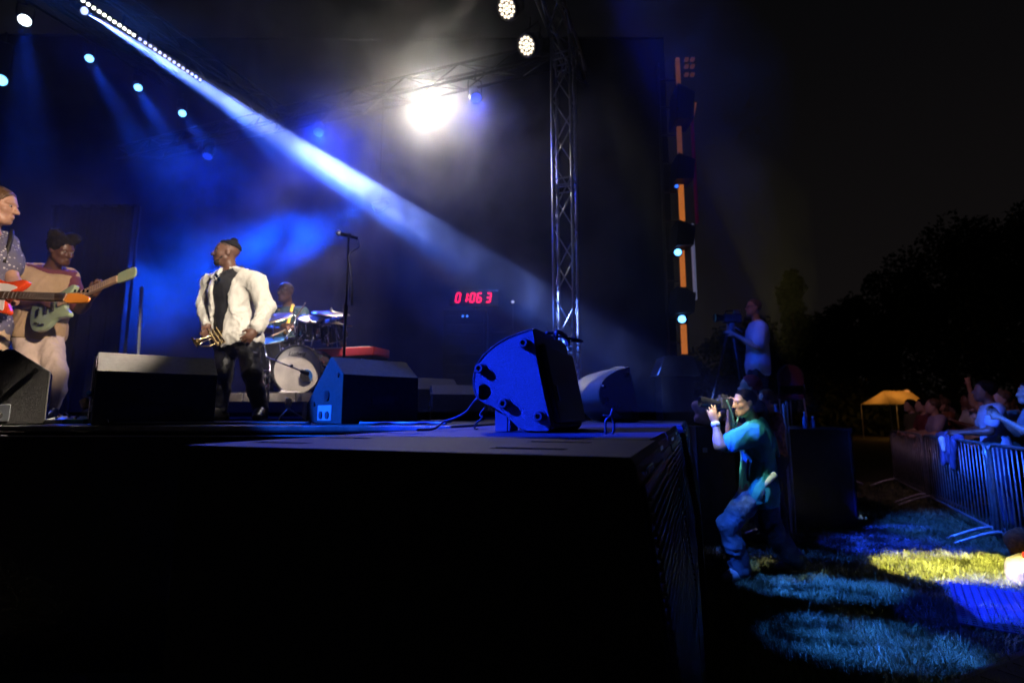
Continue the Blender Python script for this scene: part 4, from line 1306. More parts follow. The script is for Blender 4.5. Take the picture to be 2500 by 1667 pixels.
# ------------------------------------------------------------------ wedge monitors
def wedge(name, label, c, yaw, w=0.72, h=0.44, d=0.55, panel=True, group='wedge monitors along the stage edge'):
    """c: centre of base back edge (side facing away from the player); yaw: heading of the back face normal"""
    bn = A(math.cos(yaw), math.sin(yaw), 0); sd = A(-math.sin(yaw), math.cos(yaw), 0)
    c = A(c[0], c[1], STAGE_Z + 0.006)
    t = thing(name, label, 'stage monitor', c, 0, group)
    # profile across: x = along -bn (towards the player), y = up
    prof = [(0.0, 0.0), (0.0, h * 0.72), (d * 0.30, h), (d * 0.36, h), (d, h * 0.30), (d * 0.93, 0.0)]
    MB().prism(prof, c - sd * w / 2, -bn, Z, w if np.dot(np.cross(-bn, Z), sd) > 0 else -w, 0.006).build('cabinet', mat('black_carpet_paint', (0.030, 0.028, 0.027), 0.75, var=0.3, scale=40, bump=0.5, bscale=300), t)
    a, b = A(d * 0.36, h), A(d, h * 0.30)
    fd = unit(-bn * (b[0] - a[0]) + Z * (b[1] - a[1])); L = math.hypot(*(b - a))
    fn = unit(np.cross(sd, fd)); fn = fn if fn[2] > 0 else -fn
    MB().box(c - bn * (a[0] + b[0]) / 2 + Z * (a[1] + b[1]) / 2 + fn * 0.006, (L * 0.92, w * 0.94, 0.014), (fd, sd, fn), 0.004).build('grille', GRILLE, t)
    for s in (-1, 1):
        e = c + sd * s * (w / 2 + 0.001)
        if panel:
            MB().box(e - bn * d * 0.45 + Z * 0.07, (0.21, 0.006, 0.10), (bn, sd, Z), 0.002).build('connector_panel', mat('pale_connector_plate', (0.45, 0.50, 0.55), 0.4, 0.3), t)
            for k in (-1, 1):
                MB().cyl(e - bn * (d * 0.45 + 0.05 * k) + Z * 0.055 + sd * s * 0.003, e - bn * (d * 0.45 + 0.05 * k) + Z * 0.055 + sd * s * 0.010, 0.026, n=14).build('socket', BLACK_PLASTIC, t)
        MB().cyl(e - bn * d * 0.40 + Z * h * 0.42, e - bn * d * 0.40 + Z * h * 0.42 + sd * s * 0.006, 0.035, n=18).build('pole_cup', BLACK_METAL, t)
        for (px, pz) in ((0.12, 0.72), (0.76, 0.30)):
            MB().cyl(e - bn * d * px + Z * h * pz, e - bn * d * px + Z * h * pz + sd * s * 0.008, 0.016, n=10).build('fixing', BLACK_METAL, t)
    MB().box(c + bn * 0.003 + Z * h * 0.35, (0.004, 0.16, 0.05), (bn, sd, Z)).build('handle_recess', BLACK_RUBBER, t)
    return t
def px_on_stage(u, Y):
    return A((u - 1250) / F_PX * Y * 0.991, Y, 0)
# wedge in front of the bass player: broad back to the camera, lit top strip
wedge('wedge_monitor', 'broad black wedge monitor with dusty lit top strip, in front of the singer', A(-2.30, 3.42), math.radians(-50), 0.66, 0.455, 0.5, group=None)
# wedge with blue side
wedge('wedge_monitor', 'black wedge monitor showing its blue-lit side and connector panel', px_on_stage(932, 3.50), math.radians(-47), 0.56, 0.435, 0.56, group=None)
# corner wedge at the left picture edge, side on
wedge('wedge_monitor', 'black wedge monitor at the guitarists\' feet, side with round speaker cup', A(-3.13, 3.55), math.radians(40), 0.55, 0.46, 0.6, group=None)
# two farther wedges beyond
wedge('wedge_monitor', 'small far wedge monitor with a lit triangular side, beyond the blue-sided wedge', px_on_stage(1060, 5.2), math.radians(-60), 0.55, 0.42, 0.5, group=None)
wedge('wedge_monitor', 'far dark wedge monitor just behind the foot-studded speaker', px_on_stage(1120, 5.0), math.radians(-75), 0.5, 0.34, 0.5, group=None)

# ------------------------------------------------------------------ red timer
def timer():
    c = at(1157, 726, 8.2)
    t = thing('stage_timer', 'red glowing digital timer reading 01:06:3', 'timer', A(c[0], c[1], STAGE_Z))
    MB().box(c + A(0, 0.05, 0), (0.78, 0.06, 0.26), bev=0.01).build('case', BLACK_PLASTIC, t)
    MB().tube([A(c[0], c[1] + 0.07, STAGE_Z + 0.01), A(c[0], c[1] + 0.07, c[2])], 0.02, 8).build('pole', BLACK_METAL, t)
    for k in range(3):
        q = 2 * math.pi * k / 3 + 0.4
        MB().tube([A(c[0], c[1] + 0.07, STAGE_Z + 0.35), A(c[0] + 0.4 * math.cos(q), c[1] + 0.07 + 0.4 * math.sin(q), STAGE_Z + 0.01)], 0.012, 6).build('leg', BLACK_METAL, t)
    red = mat('red_led_segment', (0.2, 0.0, 0.02), 0.4, var=0, emit=(1.0, 0.008, 0.07), estr=2.6)
    SEG = {'0': 'abcdef', '1': 'bc', '6': 'acdefg', '3': 'abcdg'}
    w, h, th = 0.062, 0.145, 0.020
    def seg(cx, names):
        for s in names:
            p = {'a': (0, h / 2, 1), 'd': (0, -h / 2, 1), 'g': (0, 0, 1), 'f': (-w / 2, h / 4, 0), 'b': (w / 2, h / 4, 0), 'e': (-w / 2, -h / 4, 0), 'c': (w / 2, -h / 4, 0)}[s]
            sh = 0.16
            ctr = c + A(cx + p[0] + p[1] * sh, 0.016, p[1])
            if p[2]: MB().box(ctr, (w - 0.006, 0.006, th)).build('segment', red, t)
            else: MB().box(ctr, (th, 0.006, h / 2 - 0.008), (A(1, 0, 0), A(0, 1, 0), unit(A(sh, 0, 1)))).build('segment', red, t)
    xs = [-0.255, -0.145, -0.025, 0.085, 0.235]
    for x, ch in zip(xs, '01063'): seg(x, SEG[ch])
    dim = mat('dim_red_dot', (0.2, 0, 0.02), 0.4, var=0, emit=(1, 0.01, 0.08), estr=0.22)
    for x in (-0.09, 0.16):
        for z in (-0.03, 0.03):
            MB().cyl(c + A(x + z * 0.16, 0.019, z), c + A(x + z * 0.16, 0.012, z), 0.009, n=8).build('colon_dot', red if x < 0 else dim, t)
timer()
# amplifier racks in the dark wing
def rack(label, u, Y, w, h, leds):
    c = px_on_stage(u, Y); c[2] = STAGE_Z
    t = thing('amplifier_rack', label, 'rack', c)
    MB().box(c + Z * (h / 2 + 0.06), (w, 0.55, h), bev=0.012).build('case', BLACK_PAINT, t)
    for k in range(4):
        MB().cyl(c + A((k % 2 - 0.5) * w * 0.8, (k // 2 - 0.5) * 0.4, 0.0), c + A((k % 2 - 0.5) * w * 0.8, (k // 2 - 0.5) * 0.4, 0.07), 0.03, n=10).build('caster', BLACK_RUBBER, t)
    for i in range(int(h / 0.14)):
        MB().box(c + A(0, -0.28, 0.13 + i * 0.135), (w * 0.86, 0.02, 0.12), bev=0.004).build('unit_panel', BLACK_METAL, t)
    for (dx, dz) in leds:
        MB().sphere(c + A(dx, -0.295, dz), 0.016, 8).build('indicator', mat('blue_indicator', (0, 0, 0.1), 0.4, var=0, emit=(0.05, 0.2, 1.0), estr=1.8), t, True)
rack('black amplifier rack with twin blue indicator lights under the timer', 1137, 7.4, 0.6, 1.44, [(-0.03, 1.40), (0.03, 1.40)])
rack('black amplifier rack without indicators beside the truss tower', 1250, 7.9, 0.6, 1.2, [])
sm = thing('follow_spot_dot', 'tiny pale lamp in the dark wing beside the truss tower', 'lamp', px_on_stage(1252, 9.4) + Z * STAGE_Z)
pz = at(1252, 737, 9.4)
MB().sphere(pz, 0.030, 10).build('bulb', mat('pale_bulb', (0.4, 0.4, 0.4), 0.4, var=0, emit=(0.5, 0.5, 0.75), estr=0.9), sm, True)
MB().tube([pz - Z * 0.02, A(pz[0], pz[1], STAGE_Z)], 0.014, 6).build('stem', BLACK_METAL, sm)

# ------------------------------------------------------------------ lighting tower with orange panels at the far end
def orange_tower():
    Y = 9.2
    base = at(1672, 1000, Y); x0 = base[0]
    t = thing('lighting_tower', 'tall black tower with glowing orange strips and blue lamps', 'tower', A(x0, Y, 0))
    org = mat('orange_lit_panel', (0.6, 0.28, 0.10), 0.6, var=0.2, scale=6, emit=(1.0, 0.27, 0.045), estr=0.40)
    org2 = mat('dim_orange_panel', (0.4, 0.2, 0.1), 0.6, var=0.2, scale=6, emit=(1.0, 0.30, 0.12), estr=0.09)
    bl = lens_mat('tower_blue_lens', (0.10, 0.38, 1.0), 6.0)
    bl2 = lens_mat('tower_dim_blue_lens', (0.03, 0.16, 1.0), 1.6)
    strips = [((1651, 143), (1660, 218), org2), ((1654, 310), (1664, 382), org2), ((1658, 452), (1670, 540), org), ((1661, 612), (1672, 700), org), ((1664, 792), (1676, 864), org), ((1668, 955), (1677, 1008), org)]
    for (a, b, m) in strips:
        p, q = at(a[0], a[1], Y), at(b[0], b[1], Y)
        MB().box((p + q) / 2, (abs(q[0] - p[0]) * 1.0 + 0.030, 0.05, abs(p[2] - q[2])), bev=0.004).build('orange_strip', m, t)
    for (u, v, r, m) in ((1652, 455, 0.034, bl2), (1655, 616, 0.062, bl), (1665, 779, 0.066, bl), (1669, 943, 0.070, bl)):
        c = at(u, v, Y - 0.12)
        pl_ = MB().lathe(c, A(-0.2, -1, 0), [(r * 1.3, -0.10), (r * 1.3, 0.0), (r * 1.1, 0.0)], 16).build('lamp_housing', BLACK_METAL, t)
        MB().lathe(c, A(-0.2, -1, 0), [(r, 0.0), (r * 0.7, 0.015), (0, 0.02)], 16).build('lamp_lens', m, pl_, True)
    # speaker-like dark boxes between the strips
    for (v0, v1, w) in ((218, 305, 0.36), (385, 448, 0.34), (545, 608, 0.34), (704, 770, 0.36), (868, 935, 0.62)):
        p, q = at(1672, v0, Y), at(1672, v1, Y)
        MB().prism([(-w * 0.62, 0), (w * 0.30, 0.02), (w * 0.42, (p[2] - q[2]) * 0.75), (-w * 0.45, p[2] - q[2])], A(q[0], Y + 0.3, q[2]), (1, 0, 0), Z, 0.5, 0.01).build('dark_box', BLACK_PAINT, t)
    for dx in (-0.16, 0.20):
        MB().tube([A(x0 + dx, Y + 0.32, 0), A(x0 + dx + 0.03, Y + 0.32, 8.3)], 0.03, 8).build('upright', BLACK_METAL, t)
    for k in range(14):
        z = 0.4 + k * 0.58
        MB().tube([A(x0 - 0.16, Y + 0.32, z), A(x0 + 0.22, Y + 0.32, z)], 0.018, 6).build('rung', BLACK_METAL, t)
    # pale strip and reddish edge above it; emission stands in for light
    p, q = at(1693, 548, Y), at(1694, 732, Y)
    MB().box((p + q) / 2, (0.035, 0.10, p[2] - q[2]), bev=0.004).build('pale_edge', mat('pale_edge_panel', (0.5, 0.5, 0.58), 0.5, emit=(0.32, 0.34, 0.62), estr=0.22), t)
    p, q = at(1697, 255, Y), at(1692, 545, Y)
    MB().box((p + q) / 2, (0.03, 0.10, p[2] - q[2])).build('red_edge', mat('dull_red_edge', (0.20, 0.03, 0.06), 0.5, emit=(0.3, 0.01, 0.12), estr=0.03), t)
    for k, v in enumerate((146, 163, 183)):
        for dx in (0.0, 0.12):
            MB().box(at(1676 + dx * 120, v, Y - 0.05), (0.07, 0.08, 0.05), bev=0.01).build('small_flood', mat('dull_orange_flood', (0.3, 0.16, 0.08), 0.5, emit=(1, 0.3, 0.1), estr=0.05), t)
    p = at(1698, 252, Y - 0.05); q = at(1686, 252, Y - 0.05); r_ = at(1691, 290, Y - 0.05)
    MB().tube([q, p, r_], 0.022, 6).build('bent_bracket', org2, t)
orange_tower()
# big flat box (grey-blue trapezoid) beside the tower base
c = at(1650, 900, 8.3)
t = thing('side_fill_speaker', 'large grey-blue wedge-sided cabinet at the foot of the orange tower', 'speaker', A(c[0], 8.3, 0))
pp = [at(1598, 918, 8.3), at(1700, 918, 8.3), at(1682, 872, 8.3), at(1615, 872, 8.3)]
MB().prism([(p[0] - c[0], p[2] - c[2]) for p in pp], A(c[0], 8.6, c[2]), (1, 0, 0), Z, 0.5, 0.008).build('cabinet', mat('grey_blue_cabinet', (0.10, 0.11, 0.14), 0.5, var=0.2, bump=0.2), t)
MB().box(A(c[0], 8.45, at(1650, 918, 8.3)[2] / 2), (0.5, 0.42, at(1650, 918, 8.3)[2] - 0.004), bev=0.01).build('stand', BLACK_PAINT, t)

# ------------------------------------------------------------------ drum riser, kit, keyboard
RISER_Y = 5.15
RZ = 1.645
def riser():
    t = thing('drum_riser', 'low drum riser with pale worn edge modules under the kit', 'riser', A(-2.5, 6.2, STAGE_Z))
    e = mat('worn_pale_riser_edge', (0.52, 0.50, 0.48), 0.5, 0.2, var=0.45, scale=7, bump=0.2, bscale=30)
    MB().box(A(-2.55, RISER_Y + 1.1, RZ - 0.03), (2.6, 2.2, 0.056), bev=0.004).build('deck', mat('riser_carpet', (0.05, 0.048, 0.05), 0.9, var=0.3, bump=0.5, bscale=200), t)
    xl, xr = at(553, 980, RISER_Y)[0], at(763, 980, RISER_Y)[0]
    xs = np.linspace(xl - 0.6, xr + 0.35, 8)
    for i in range(7):
        MB().box(A((xs[i] + xs[i + 1]) / 2, RISER_Y - 0.012, RZ - 0.055), (xs[i + 1] - xs[i] - 0.012, 0.024, 0.085), bev=0.004).build('edge_module', e, t)
    for i in range(5):
        x = xl - 0.5 + i * (xr - xl + 0.8) / 4
        MB().tube([A(x, RISER_Y + 0.1, STAGE_Z + 0.002), A(x, RISER_Y + 0.1, RZ - 0.06)], 0.024, 8).build('leg', ALU, t)
riser()
DS = mat('black_drum_wrap', (0.015, 0.016, 0.02), 0.18, var=0.2, coat=0.5)
HEADW = mat('worn_white_drumhead', (0.62, 0.60, 0.57), 0.55, var=0.28, scale=5, bump=0.05)
def drum(name, label, c, axis, r, depth, lugs=8, headm=HEADW, parent=None):
    c, ax = np.asarray(c, float), unit(axis)
    t = parent or thing(name, label, 'drum', A(c[0], c[1], RZ))
    MB().lathe(c - ax * depth / 2, ax, [(r, 0), (r, depth)], 36).build('shell', DS, t, auto=40)
    for s in (-1, 1):
        MB().lathe(c + ax * s * depth / 2, ax * s, [(r * 0.985, -0.004), (r * 0.985, 0.004), (0, 0.004)], 36).build('drumhead', headm, t)
        MB().torus(c + ax * s * (depth / 2 + 0.002), ax, r * 1.025, 0.011, 40, 6).build('hoop', CHROME if r < 0.22 else DS, t, True)
    a = unit(np.cross(ax, (0.1, 0.2, 0.97))); b = np.cross(ax, a)
    for k in range(lugs):
        q = 2 * math.pi * (k + 0.5) / lugs
        d = a * math.cos(q) + b * math.sin(q)
        p = c + d * r * 1.035
        MB().tube([p - ax * depth * 0.5, p + ax * depth * 0.5], 0.006, 6).build('lug', CHROME, t, True)
    return t
BD = at(727, 903, 5.30); BR = 0.250
bass = thing('bass_drum', 'black bass drum with pale worn front head and blue-lit round port', 'drum', A(BD[0], BD[1] + 0.2, RZ))
BDc = A(BD[0], BD[1] + 0.2, BD[2])
fv = unit(A(-0.02, -1, 0))
drum('bass_drum', '', BDc, -fv, BR * 0.97, 0.40, 10, HEADW, bass)
MB().lathe(BDc + fv * 0.204, fv, [(BR * 1.03, -0.02), (BR * 1.03, 0.022), (BR * 0.985, 0.024), (BR * 0.985, 0.0)], 48, closed=True).build('front_hoop', DS, bass, auto=40)
fx, fl_, fu = frame(fv)
pc = BDc + fv * 0.2095 + A(1, 0, 0) * 0.098 + Z * (-0.060)
MB().lathe(pc, fv, [(0.074, 0.0), (0.074, 0.002), (0.0, 0.002)], 28).build('port_ring', mat('white_port_ring', (0.75, 0.78, 0.85), 0.4, var=0.05), bass)
MB().lathe(pc + fv * 0.003, fv, [(0.064, 0.0), (0.064, 0.001), (0.0, 0.001)], 28).build('port', mat('blue_foam_port', (0.02, 0.16, 0.62), 0.7, var=0.1), bass)  # blue light on the port is put into its colour
MB().prism([(0.064 * math.cos(q), 0.064 * math.sin(q)) for q in np.linspace(math.pi * 0.55, math.pi * 1.75, 20)], pc + fv * 0.0055, (1, 0, 0), Z, 0.001).build('port_shadow_lip', BLACK_RUBBER, bass)  # dark segment painted in for the shade at the port
def text_mesh(txt, size, shear=0.0):
    cu = bpy.data.curves.new('txt', 'FONT'); cu.body = txt; cu.size = size; cu.shear = shear; cu.align_x = 'CENTER'; cu.align_y = 'CENTER'; cu.extrude = 0.0006
    ob = bpy.data.objects.new('txt', cu); COL.objects.link(ob)
    dg = bpy.context.evaluated_depsgraph_get()
    me = bpy.data.meshes.new_from_object(ob.evaluated_get(dg))
    bpy.data.objects.remove(ob); bpy.data.curves.remove(cu)
    return me
me = text_mesh('Ludwig', 0.062, 0.32)
rot = Matrix(((1, 0, 0, 0), (0, 0, -1, 0), (0, 1, 0, 0), (0, 0, 0, 1)))
me.transform(Matrix.Translation(Vector(tuple(BDc + fv * 0.2105 + A(-0.01, 0, 0.165)))) @ rot)
link_mesh('script_lettering', me, mat('black_ink', (0.02, 0.02, 0.02), 0.5, var=0), bass)
for k in (-1, 1):
    MB().tube([BDc + fv * 0.1 + A(k * 0.22, 0, -0.06), BDc + fv * 0.28 + A(k * 0.36, 0, -0.245)], 0.009, 6).build('spur', CHROME, bass, True)
for k, q in enumerate(np.linspace(0, 2 * math.pi, 10, endpoint=False)):
    p = BDc + fv * 0.205 + (A(1, 0, 0) * math.cos(q + 0.3) + Z * math.sin(q + 0.3)) * BR * 1.045
    MB().box(p, (0.016, 0.03, 0.03), (unit(np.cross(fv, p - BDc)), fv, unit(p - BDc - fv * np.dot(p - BDc, fv)))).build('claw', CHROME, bass)
# towel / pillow in front of the drum
pil = thing('rolled_mat', 'pale rolled mat tucked under the front of the bass drum', 'mat', A(BD[0], 5.2, RZ))
link_mesh('roll', sdf_mesh('roll', [cap(at(690, 960, 5.20), at(762, 968, 5.20), 0.030, 0.034), ell(at(735, 972, 5.22), A(0.12, 0.05, 0.03))], 0.012, 0.006), mat('pale_towel', (0.55, 0.52, 0.54), 0.9, var=0.15, bump=0.3, bscale=80), pil)

drum('rack_tom', 'black rack tom with chrome lugs above the bass drum', at(760, 800, 5.75), A(0.1, -0.45, 0.9), 0.135, 0.20, 6)
drum('rack_tom', 'second black rack tom, beside the cymbals', at(812, 806, 5.9), A(-0.15, -0.4, 0.9), 0.145, 0.22, 6)
drum('floor_tom', 'black floor tom with a bright blue-lit head, behind the singer', at(665, 868, 5.75), A(-0.05, -0.35, 0.94), 0.19, 0.34, 8, mat('blue_drumhead', (0.10, 0.35, 0.75), 0.4, var=0.1))  # blue stage light put into the colour of this head
drum('snare_drum', 'small snare drum behind the bass drum', at(700, 838, 6.0), A(0, -0.2, 0.97), 0.165, 0.13, 8, CHROME and HEADW)
def cymbal(label, c, tilt, r, group):
    c = np.asarray(c, float)
    t = thing('cymbal_stand', label, 'cymbal', A(c[0], c[1] + 0.05, RZ), 0, group)
    br = mat('cymbal_bronze', (0.55, 0.46, 0.30), 0.28, 1.0, var=0.15, scale=30)
    MB().lathe(c, tilt, [(0.0, 0.035), (0.012, 0.034), (0.035, 0.026), (0.05, 0.014), (r * 0.6, 0.006), (r, -0.008), (r, -0.010), (r * 0.6, 0.003), (0.03, 0.01)], 40).build('cymbal', br, t, True)
    MB().tube([c + unit(tilt) * 0.06, c - unit(tilt) * 0.08, A(c[0], c[1] + 0.08, c[2] - 0.35), A(c[0], c[1] + 0.08, RZ + 0.25)], 0.010, 8).build('stem', CHROME, t, True)
    MB().cyl(c + unit(tilt) * 0.03, c + unit(tilt) * 0.055, 0.016, n=10).build('wing_nut', CHROME, t)
    for k in range(3):
        q = 2 * math.pi * k / 3 + 0.5
        MB().tube([A(c[0], c[1] + 0.08, RZ + 0.28), A(c[0] + 0.25 * math.cos(q), c[1] + 0.08 + 0.25 * math.sin(q), RZ + 0.008)], 0.008, 6).build('leg', CHROME, t, True)
    return t
cymbal('crash cymbal tilted towards the audience over the rack toms', at(808, 764, 5.8), A(0.12, -0.28, 0.95), 0.21, 'cymbals of the drum kit')
cymbal('hi-hat cymbal below the tilted crash cymbal', at(822, 792, 5.7), A(0.03, -0.05, 1), 0.17, 'cymbals of the drum kit')
cymbal('wide ride cymbal hanging behind the singer\'s sleeve', at(664, 775, 5.7), A(-0.1, -0.42, 0.85), 0.23, 'cymbals of the drum kit')
# hardware between the toms
hw = thing('tom_mount', 'chrome tom mount with clamps on top of the bass drum', 'drum hardware', BDc + Z * BR)
for (a, b, r) in (((724, 838), (718, 760), 0.012), ((724, 838), (752, 800), 0.011), ((800, 845), (802, 790), 0.013), ((800, 792), (775, 800), 0.011), ((760, 845), (765, 815), 0.010), ((690, 838), (712, 800), 0.009)):
    MB().tube([at(*a, 5.62), at(*b, 5.66)], r, 8).build('rod', CHROME, hw, True)
for (u, v) in ((757, 785), (717, 815), (752, 820), (805, 795), (708, 842), (742, 838), (775, 818), (798, 820)):
    MB().sphere(at(u, v, 5.58), 0.018, 10).build('clamp_bolt', CHROME, hw, True)
# kick drum microphone on a short boom
km = thing('kick_mic_stand', 'thin black boom microphone stand crossing the bass drum head', 'microphone stand', A(*at(655, 990, 4.95)[:2], RZ))
bx0 = at(650, 872, 5.0)
MB().tube([bx0, at(735, 905, 5.02)], 0.007, 8).build('boom', BLACK_METAL, km)
MB().tube([at(735, 905, 5.02), at(752, 912, 5.08)], [0.018, 0.024], 10).build('microphone', BLACK_METAL, km, True)
MB().tube([at(660, 876, 5.0), A(*at(660, 876, 5.0)[:2], STAGE_Z + 0.01)], 0.009, 8).build('stand', CHROME, km, True)
MB().cyl(A(*at(660, 876, 5.0)[:2], STAGE_Z + 0.002), A(*at(660, 876, 5.0)[:2], STAGE_Z + 0.02), 0.12, n=20).build('base', BLACK_METAL, km)
MB().sphere(at(712, 893, 5.0), 0.016, 8).build('swivel', BLACK_METAL, km, True)
# drum clamp ring left of bass drum
o = thing('drum_pedal', 'chrome hi-hat pedal frame beside the bass drum', 'drum pedal', A(*at(645, 915, 5.5)[:2], RZ))
MB().torus(at(648, 912, 5.4), A(0.2, -1, 0.1), 0.035, 0.008, 20, 6).build('cam', CHROME, o, True)
MB().tube([at(648, 912, 5.4), at(660, 902, 5.4)], 0.010, 6).build('arm', CHROME, o, True)
MB().box(A(*at(650, 960, 5.5)[:2], RZ + 0.016), (0.10, 0.28, 0.03), bev=0.006).build('footboard', CHROME, o)
MB().tube([at(648, 912, 5.4), A(*at(650, 960, 5.5)[:2], RZ + 0.03)], 0.010, 6).build('post', CHROME, o, True)
# throne
th = thing('drum_throne', 'round black drummer\'s stool behind the kit', 'stool', A(*at(690, 880, 6.2)[:2], RZ))
tc_ = A(*at(690, 880, 6.2)[:2], RZ)
MB().lathe(tc_ + Z * 0.42, Z, [(0.15, 0.0), (0.17, 0.03), (0.16, 0.075), (0.0, 0.085)], 24).build('seat', mat('black_vinyl', (0.02, 0.02, 0.02), 0.4), th, True)
MB().tube([tc_ + Z * 0.05, tc_ + Z * 0.43], 0.02, 8).build('post', CHROME, th)
for k in range(3):
    q = 2 * math.pi * k / 3
    MB().tube([tc_ + Z * 0.2, tc_ + A(0.25 * math.cos(q), 0.25 * math.sin(q), 0.01)], 0.012, 6).build('leg', CHROME, th)
# red stage keyboard
kb0, kb1 = at(752, 850, 6.0), at(930, 860, 5.7)
kd = unit(A(kb1[0] - kb0[0], kb1[1] - kb0[1], 0)); kn = A(kd[1], -kd[0], 0); kn = kn if kn[1] < 0 else -kn
KL = 1.05
kc = kb1 - kd * KL / 2
kt = thing('stage_keyboard', 'red stage keyboard on a stand beside the drum kit', 'keyboard', A(kc[0], kc[1], STAGE_Z))
redp = mat('red_keyboard_lacquer', (0.42, 0.035, 0.03), 0.35, var=0.1, coat=0.3)
MB().box(kc - kn * 0.02, (KL, 0.32, 0.095), (kd, kn, Z), 0.012).build('body', redp, kt)
MB().box(kc - kn * 0.02 - Z * 0.065, (KL * 0.97, 0.30, 0.035), (kd, kn, Z)).build('underside', BLACK_PLASTIC, kt)
MB().box(kc + kn * 0.06 + Z * 0.052, (KL * 0.86, 0.13, 0.012), (kd, kn, Z)).build('white_keys', mat('ivory_keys', (0.75, 0.73, 0.68), 0.3, var=0.03), kt)
for k in range(18):
    MB().box(kc + kd * (-KL * 0.42 + KL * 0.84 * k / 17) + kn * 0.025 + Z * 0.062, (0.014, 0.07, 0.012), (kd, kn, Z)).build('black_key', BLACK_PLASTIC, kt)
for s in (-1, 1):
    MB().tube([kc + kd * s * 0.38 + kn * 0.12 - Z * 0.08, A(*(kc - kd * s * 0.30 - kn * 0.15)[:2], STAGE_Z + 0.02)], 0.018, 8).build('stand_leg', ALU, kt)
    MB().tube([kc + kd * s * 0.38 - kn * 0.15 - Z * 0.08, A(*(kc - kd * s * 0.30 + kn * 0.12)[:2], STAGE_Z + 0.02)], 0.018, 8).build('stand_leg', ALU, kt)
o = MB().lathe(at(837, 842, 5.85), Z, [(0.035, -0.045), (0.038, 0.03), (0.030, 0.03), (0.028, -0.03)], 20).build('wooden_cup', mat('amber_cup', (0.45, 0.22, 0.08), 0.4, var=0.2), None, True); place_at_base(o)
tag(o, 'small amber cup standing on the red keyboard', 'cup')
o = MB().lathe(at(897, 895, 5.6), A(0.1, -0.3, 0.95), [(0.040, -0.06), (0.046, 0.05), (0.040, 0.05), (0.034, -0.05)], 20).build('pale_cup', mat('pale_cup', (0.70, 0.66, 0.52), 0.4, var=0.1), None, True); place_at_base(o)
tag(o, 'pale cup hanging in a holder below the red keyboard', 'cup')
ch = thing('cup_holder', 'small blue clip holding the pale cup under the keyboard', 'clip', A(*at(897, 910, 5.62)[:2], STAGE_Z))
MB().tube([at(888, 912, 5.62), at(905, 912, 5.62), at(915, 935, 5.62)], 0.014, 6).build('clip', mat('blue_clip', (0.05, 0.15, 0.6), 0.5), ch)
MB().tube([at(900, 915, 5.64), A(*at(900, 915, 5.64)[:2], STAGE_Z + 0.01)], 0.010, 6).build('post', BLACK_METAL, ch)

# ------------------------------------------------------------------ vocal microphone stand
MY = 4.45
mt = thing('microphone_stand', 'straight black microphone stand with a vocal microphone across its top', 'microphone stand', A(*at(850, 1000, MY)[:2], STAGE_Z))
top = at(852, 575, MY); foot = A(top[0], MY, STAGE_Z)
MB().tube([foot + Z * 0.01, foot + Z * 0.95], 0.012, 10).build('lower_tube', BLACK_METAL, mt, True)
MB().tube([foot + Z * 0.93, top], 0.0085, 10).build('upper_tube', BLACK_METAL, mt, True)
MB().cyl(foot + Z * 0.90, foot + Z * 1.0, 0.020, n=12).build('clutch', BLACK_METAL, mt)
MB().lathe(foot, Z, [(0.14, 0.002), (0.14, 0.015), (0.03, 0.035), (0.02, 0.05)], 28).build('base', BLACK_METAL, mt, auto=40)
m0, m1 = at(822, 568, MY - 0.02), at(874, 582, MY + 0.02)
md = unit(m1 - m0)
MB().tube([m0 + md * 0.03, m1], [0.018, 0.013], 12).build('microphone_body', BLACK_METAL, mt, True)
MB().sphere(m0 + md * 0.018, 0.026, 14).build('microphone_head', mat('steel_mesh_ball', (0.5, 0.5, 0.5), 0.35, 0.9, var=0.3, scale=200), mt, True)
MB().box(top, (0.05, 0.03, 0.03), bev=0.006).build('clip', BLACK_PLASTIC, mt)
o = MB().tube(spline([m1, m1 + A(0.01, 0, -0.08), at(853, 620, MY), at(856, 660, MY - 0.02), at(859, 700, MY - 0.02), at(858, 745, MY - 0.03)], 6), [0.006] * 24 + [0.011] * 7, 8).build('hanging_cable', mat('grey_cable', (0.22, 0.22, 0.24), 0.5), None, True)
place_at_base(o); tag(o, 'loose grey cable hanging beside the microphone stand', 'cable')

# ------------------------------------------------------------------ clutter on the stage edge
clut = random.Random(9)
def pedal(u, Y, label, col, w=0.09):
    c = px_on_stage(u, Y); c[2] = STAGE_Z + 0.001
    t = thing('effect_pedal', label, 'effect pedal', c, clut.uniform(-0.3, 0.3), 'effect pedals on the stage edge')
    MB().prism([(-0.06, 0.006), (0.06, 0.006), (0.06, 0.055), (-0.06, 0.032)], c + A(-w / 2, 0, 0), (0, 1, 0), Z, w, 0.003).build('case', mat('pedal_' + label.split()[0], col, 0.4, 0.2, var=0.15), t)
    for k in (-1, 1):
        MB().cyl(c + A(k * w * 0.25, 0.03, 0.045), c + A(k * w * 0.25, 0.03, 0.064), 0.010, n=10).build('knob', BLACK_PLASTIC, t)
    MB().cyl(c + A(0, -0.03, 0.036), c + A(0, -0.03, 0.05), 0.009, n=10).build('footswitch', CHROME, t)
pedal(196, 3.42, 'teal effect pedal beside the broad wedge monitor', (0.05, 0.42, 0.40), 0.15)
pedal(72, 3.35, 'white effect pedal under the guitarists\' wedge', (0.7, 0.68, 0.66), 0.07)
pedal(150, 3.40, 'grey effect pedal beside the bass player\'s shoe', (0.2, 0.2, 0.22), 0.12)
pedal(30, 3.33, 'blue effect pedal near the wedge with the speaker cup', (0.05, 0.2, 0.65), 0.12)
def cable(label, pts, r, col, name='stage_cable'):
    o = MB().tube(spline(pts, 8), r, 6).build(name, mat('cable_%d_%d_%d' % tuple(int(c * 99) for c in col), col, 0.5, var=0.1), None, True)
    place_at_base(o); tag(o, label, 'cable')
zc = STAGE_Z + 0.014
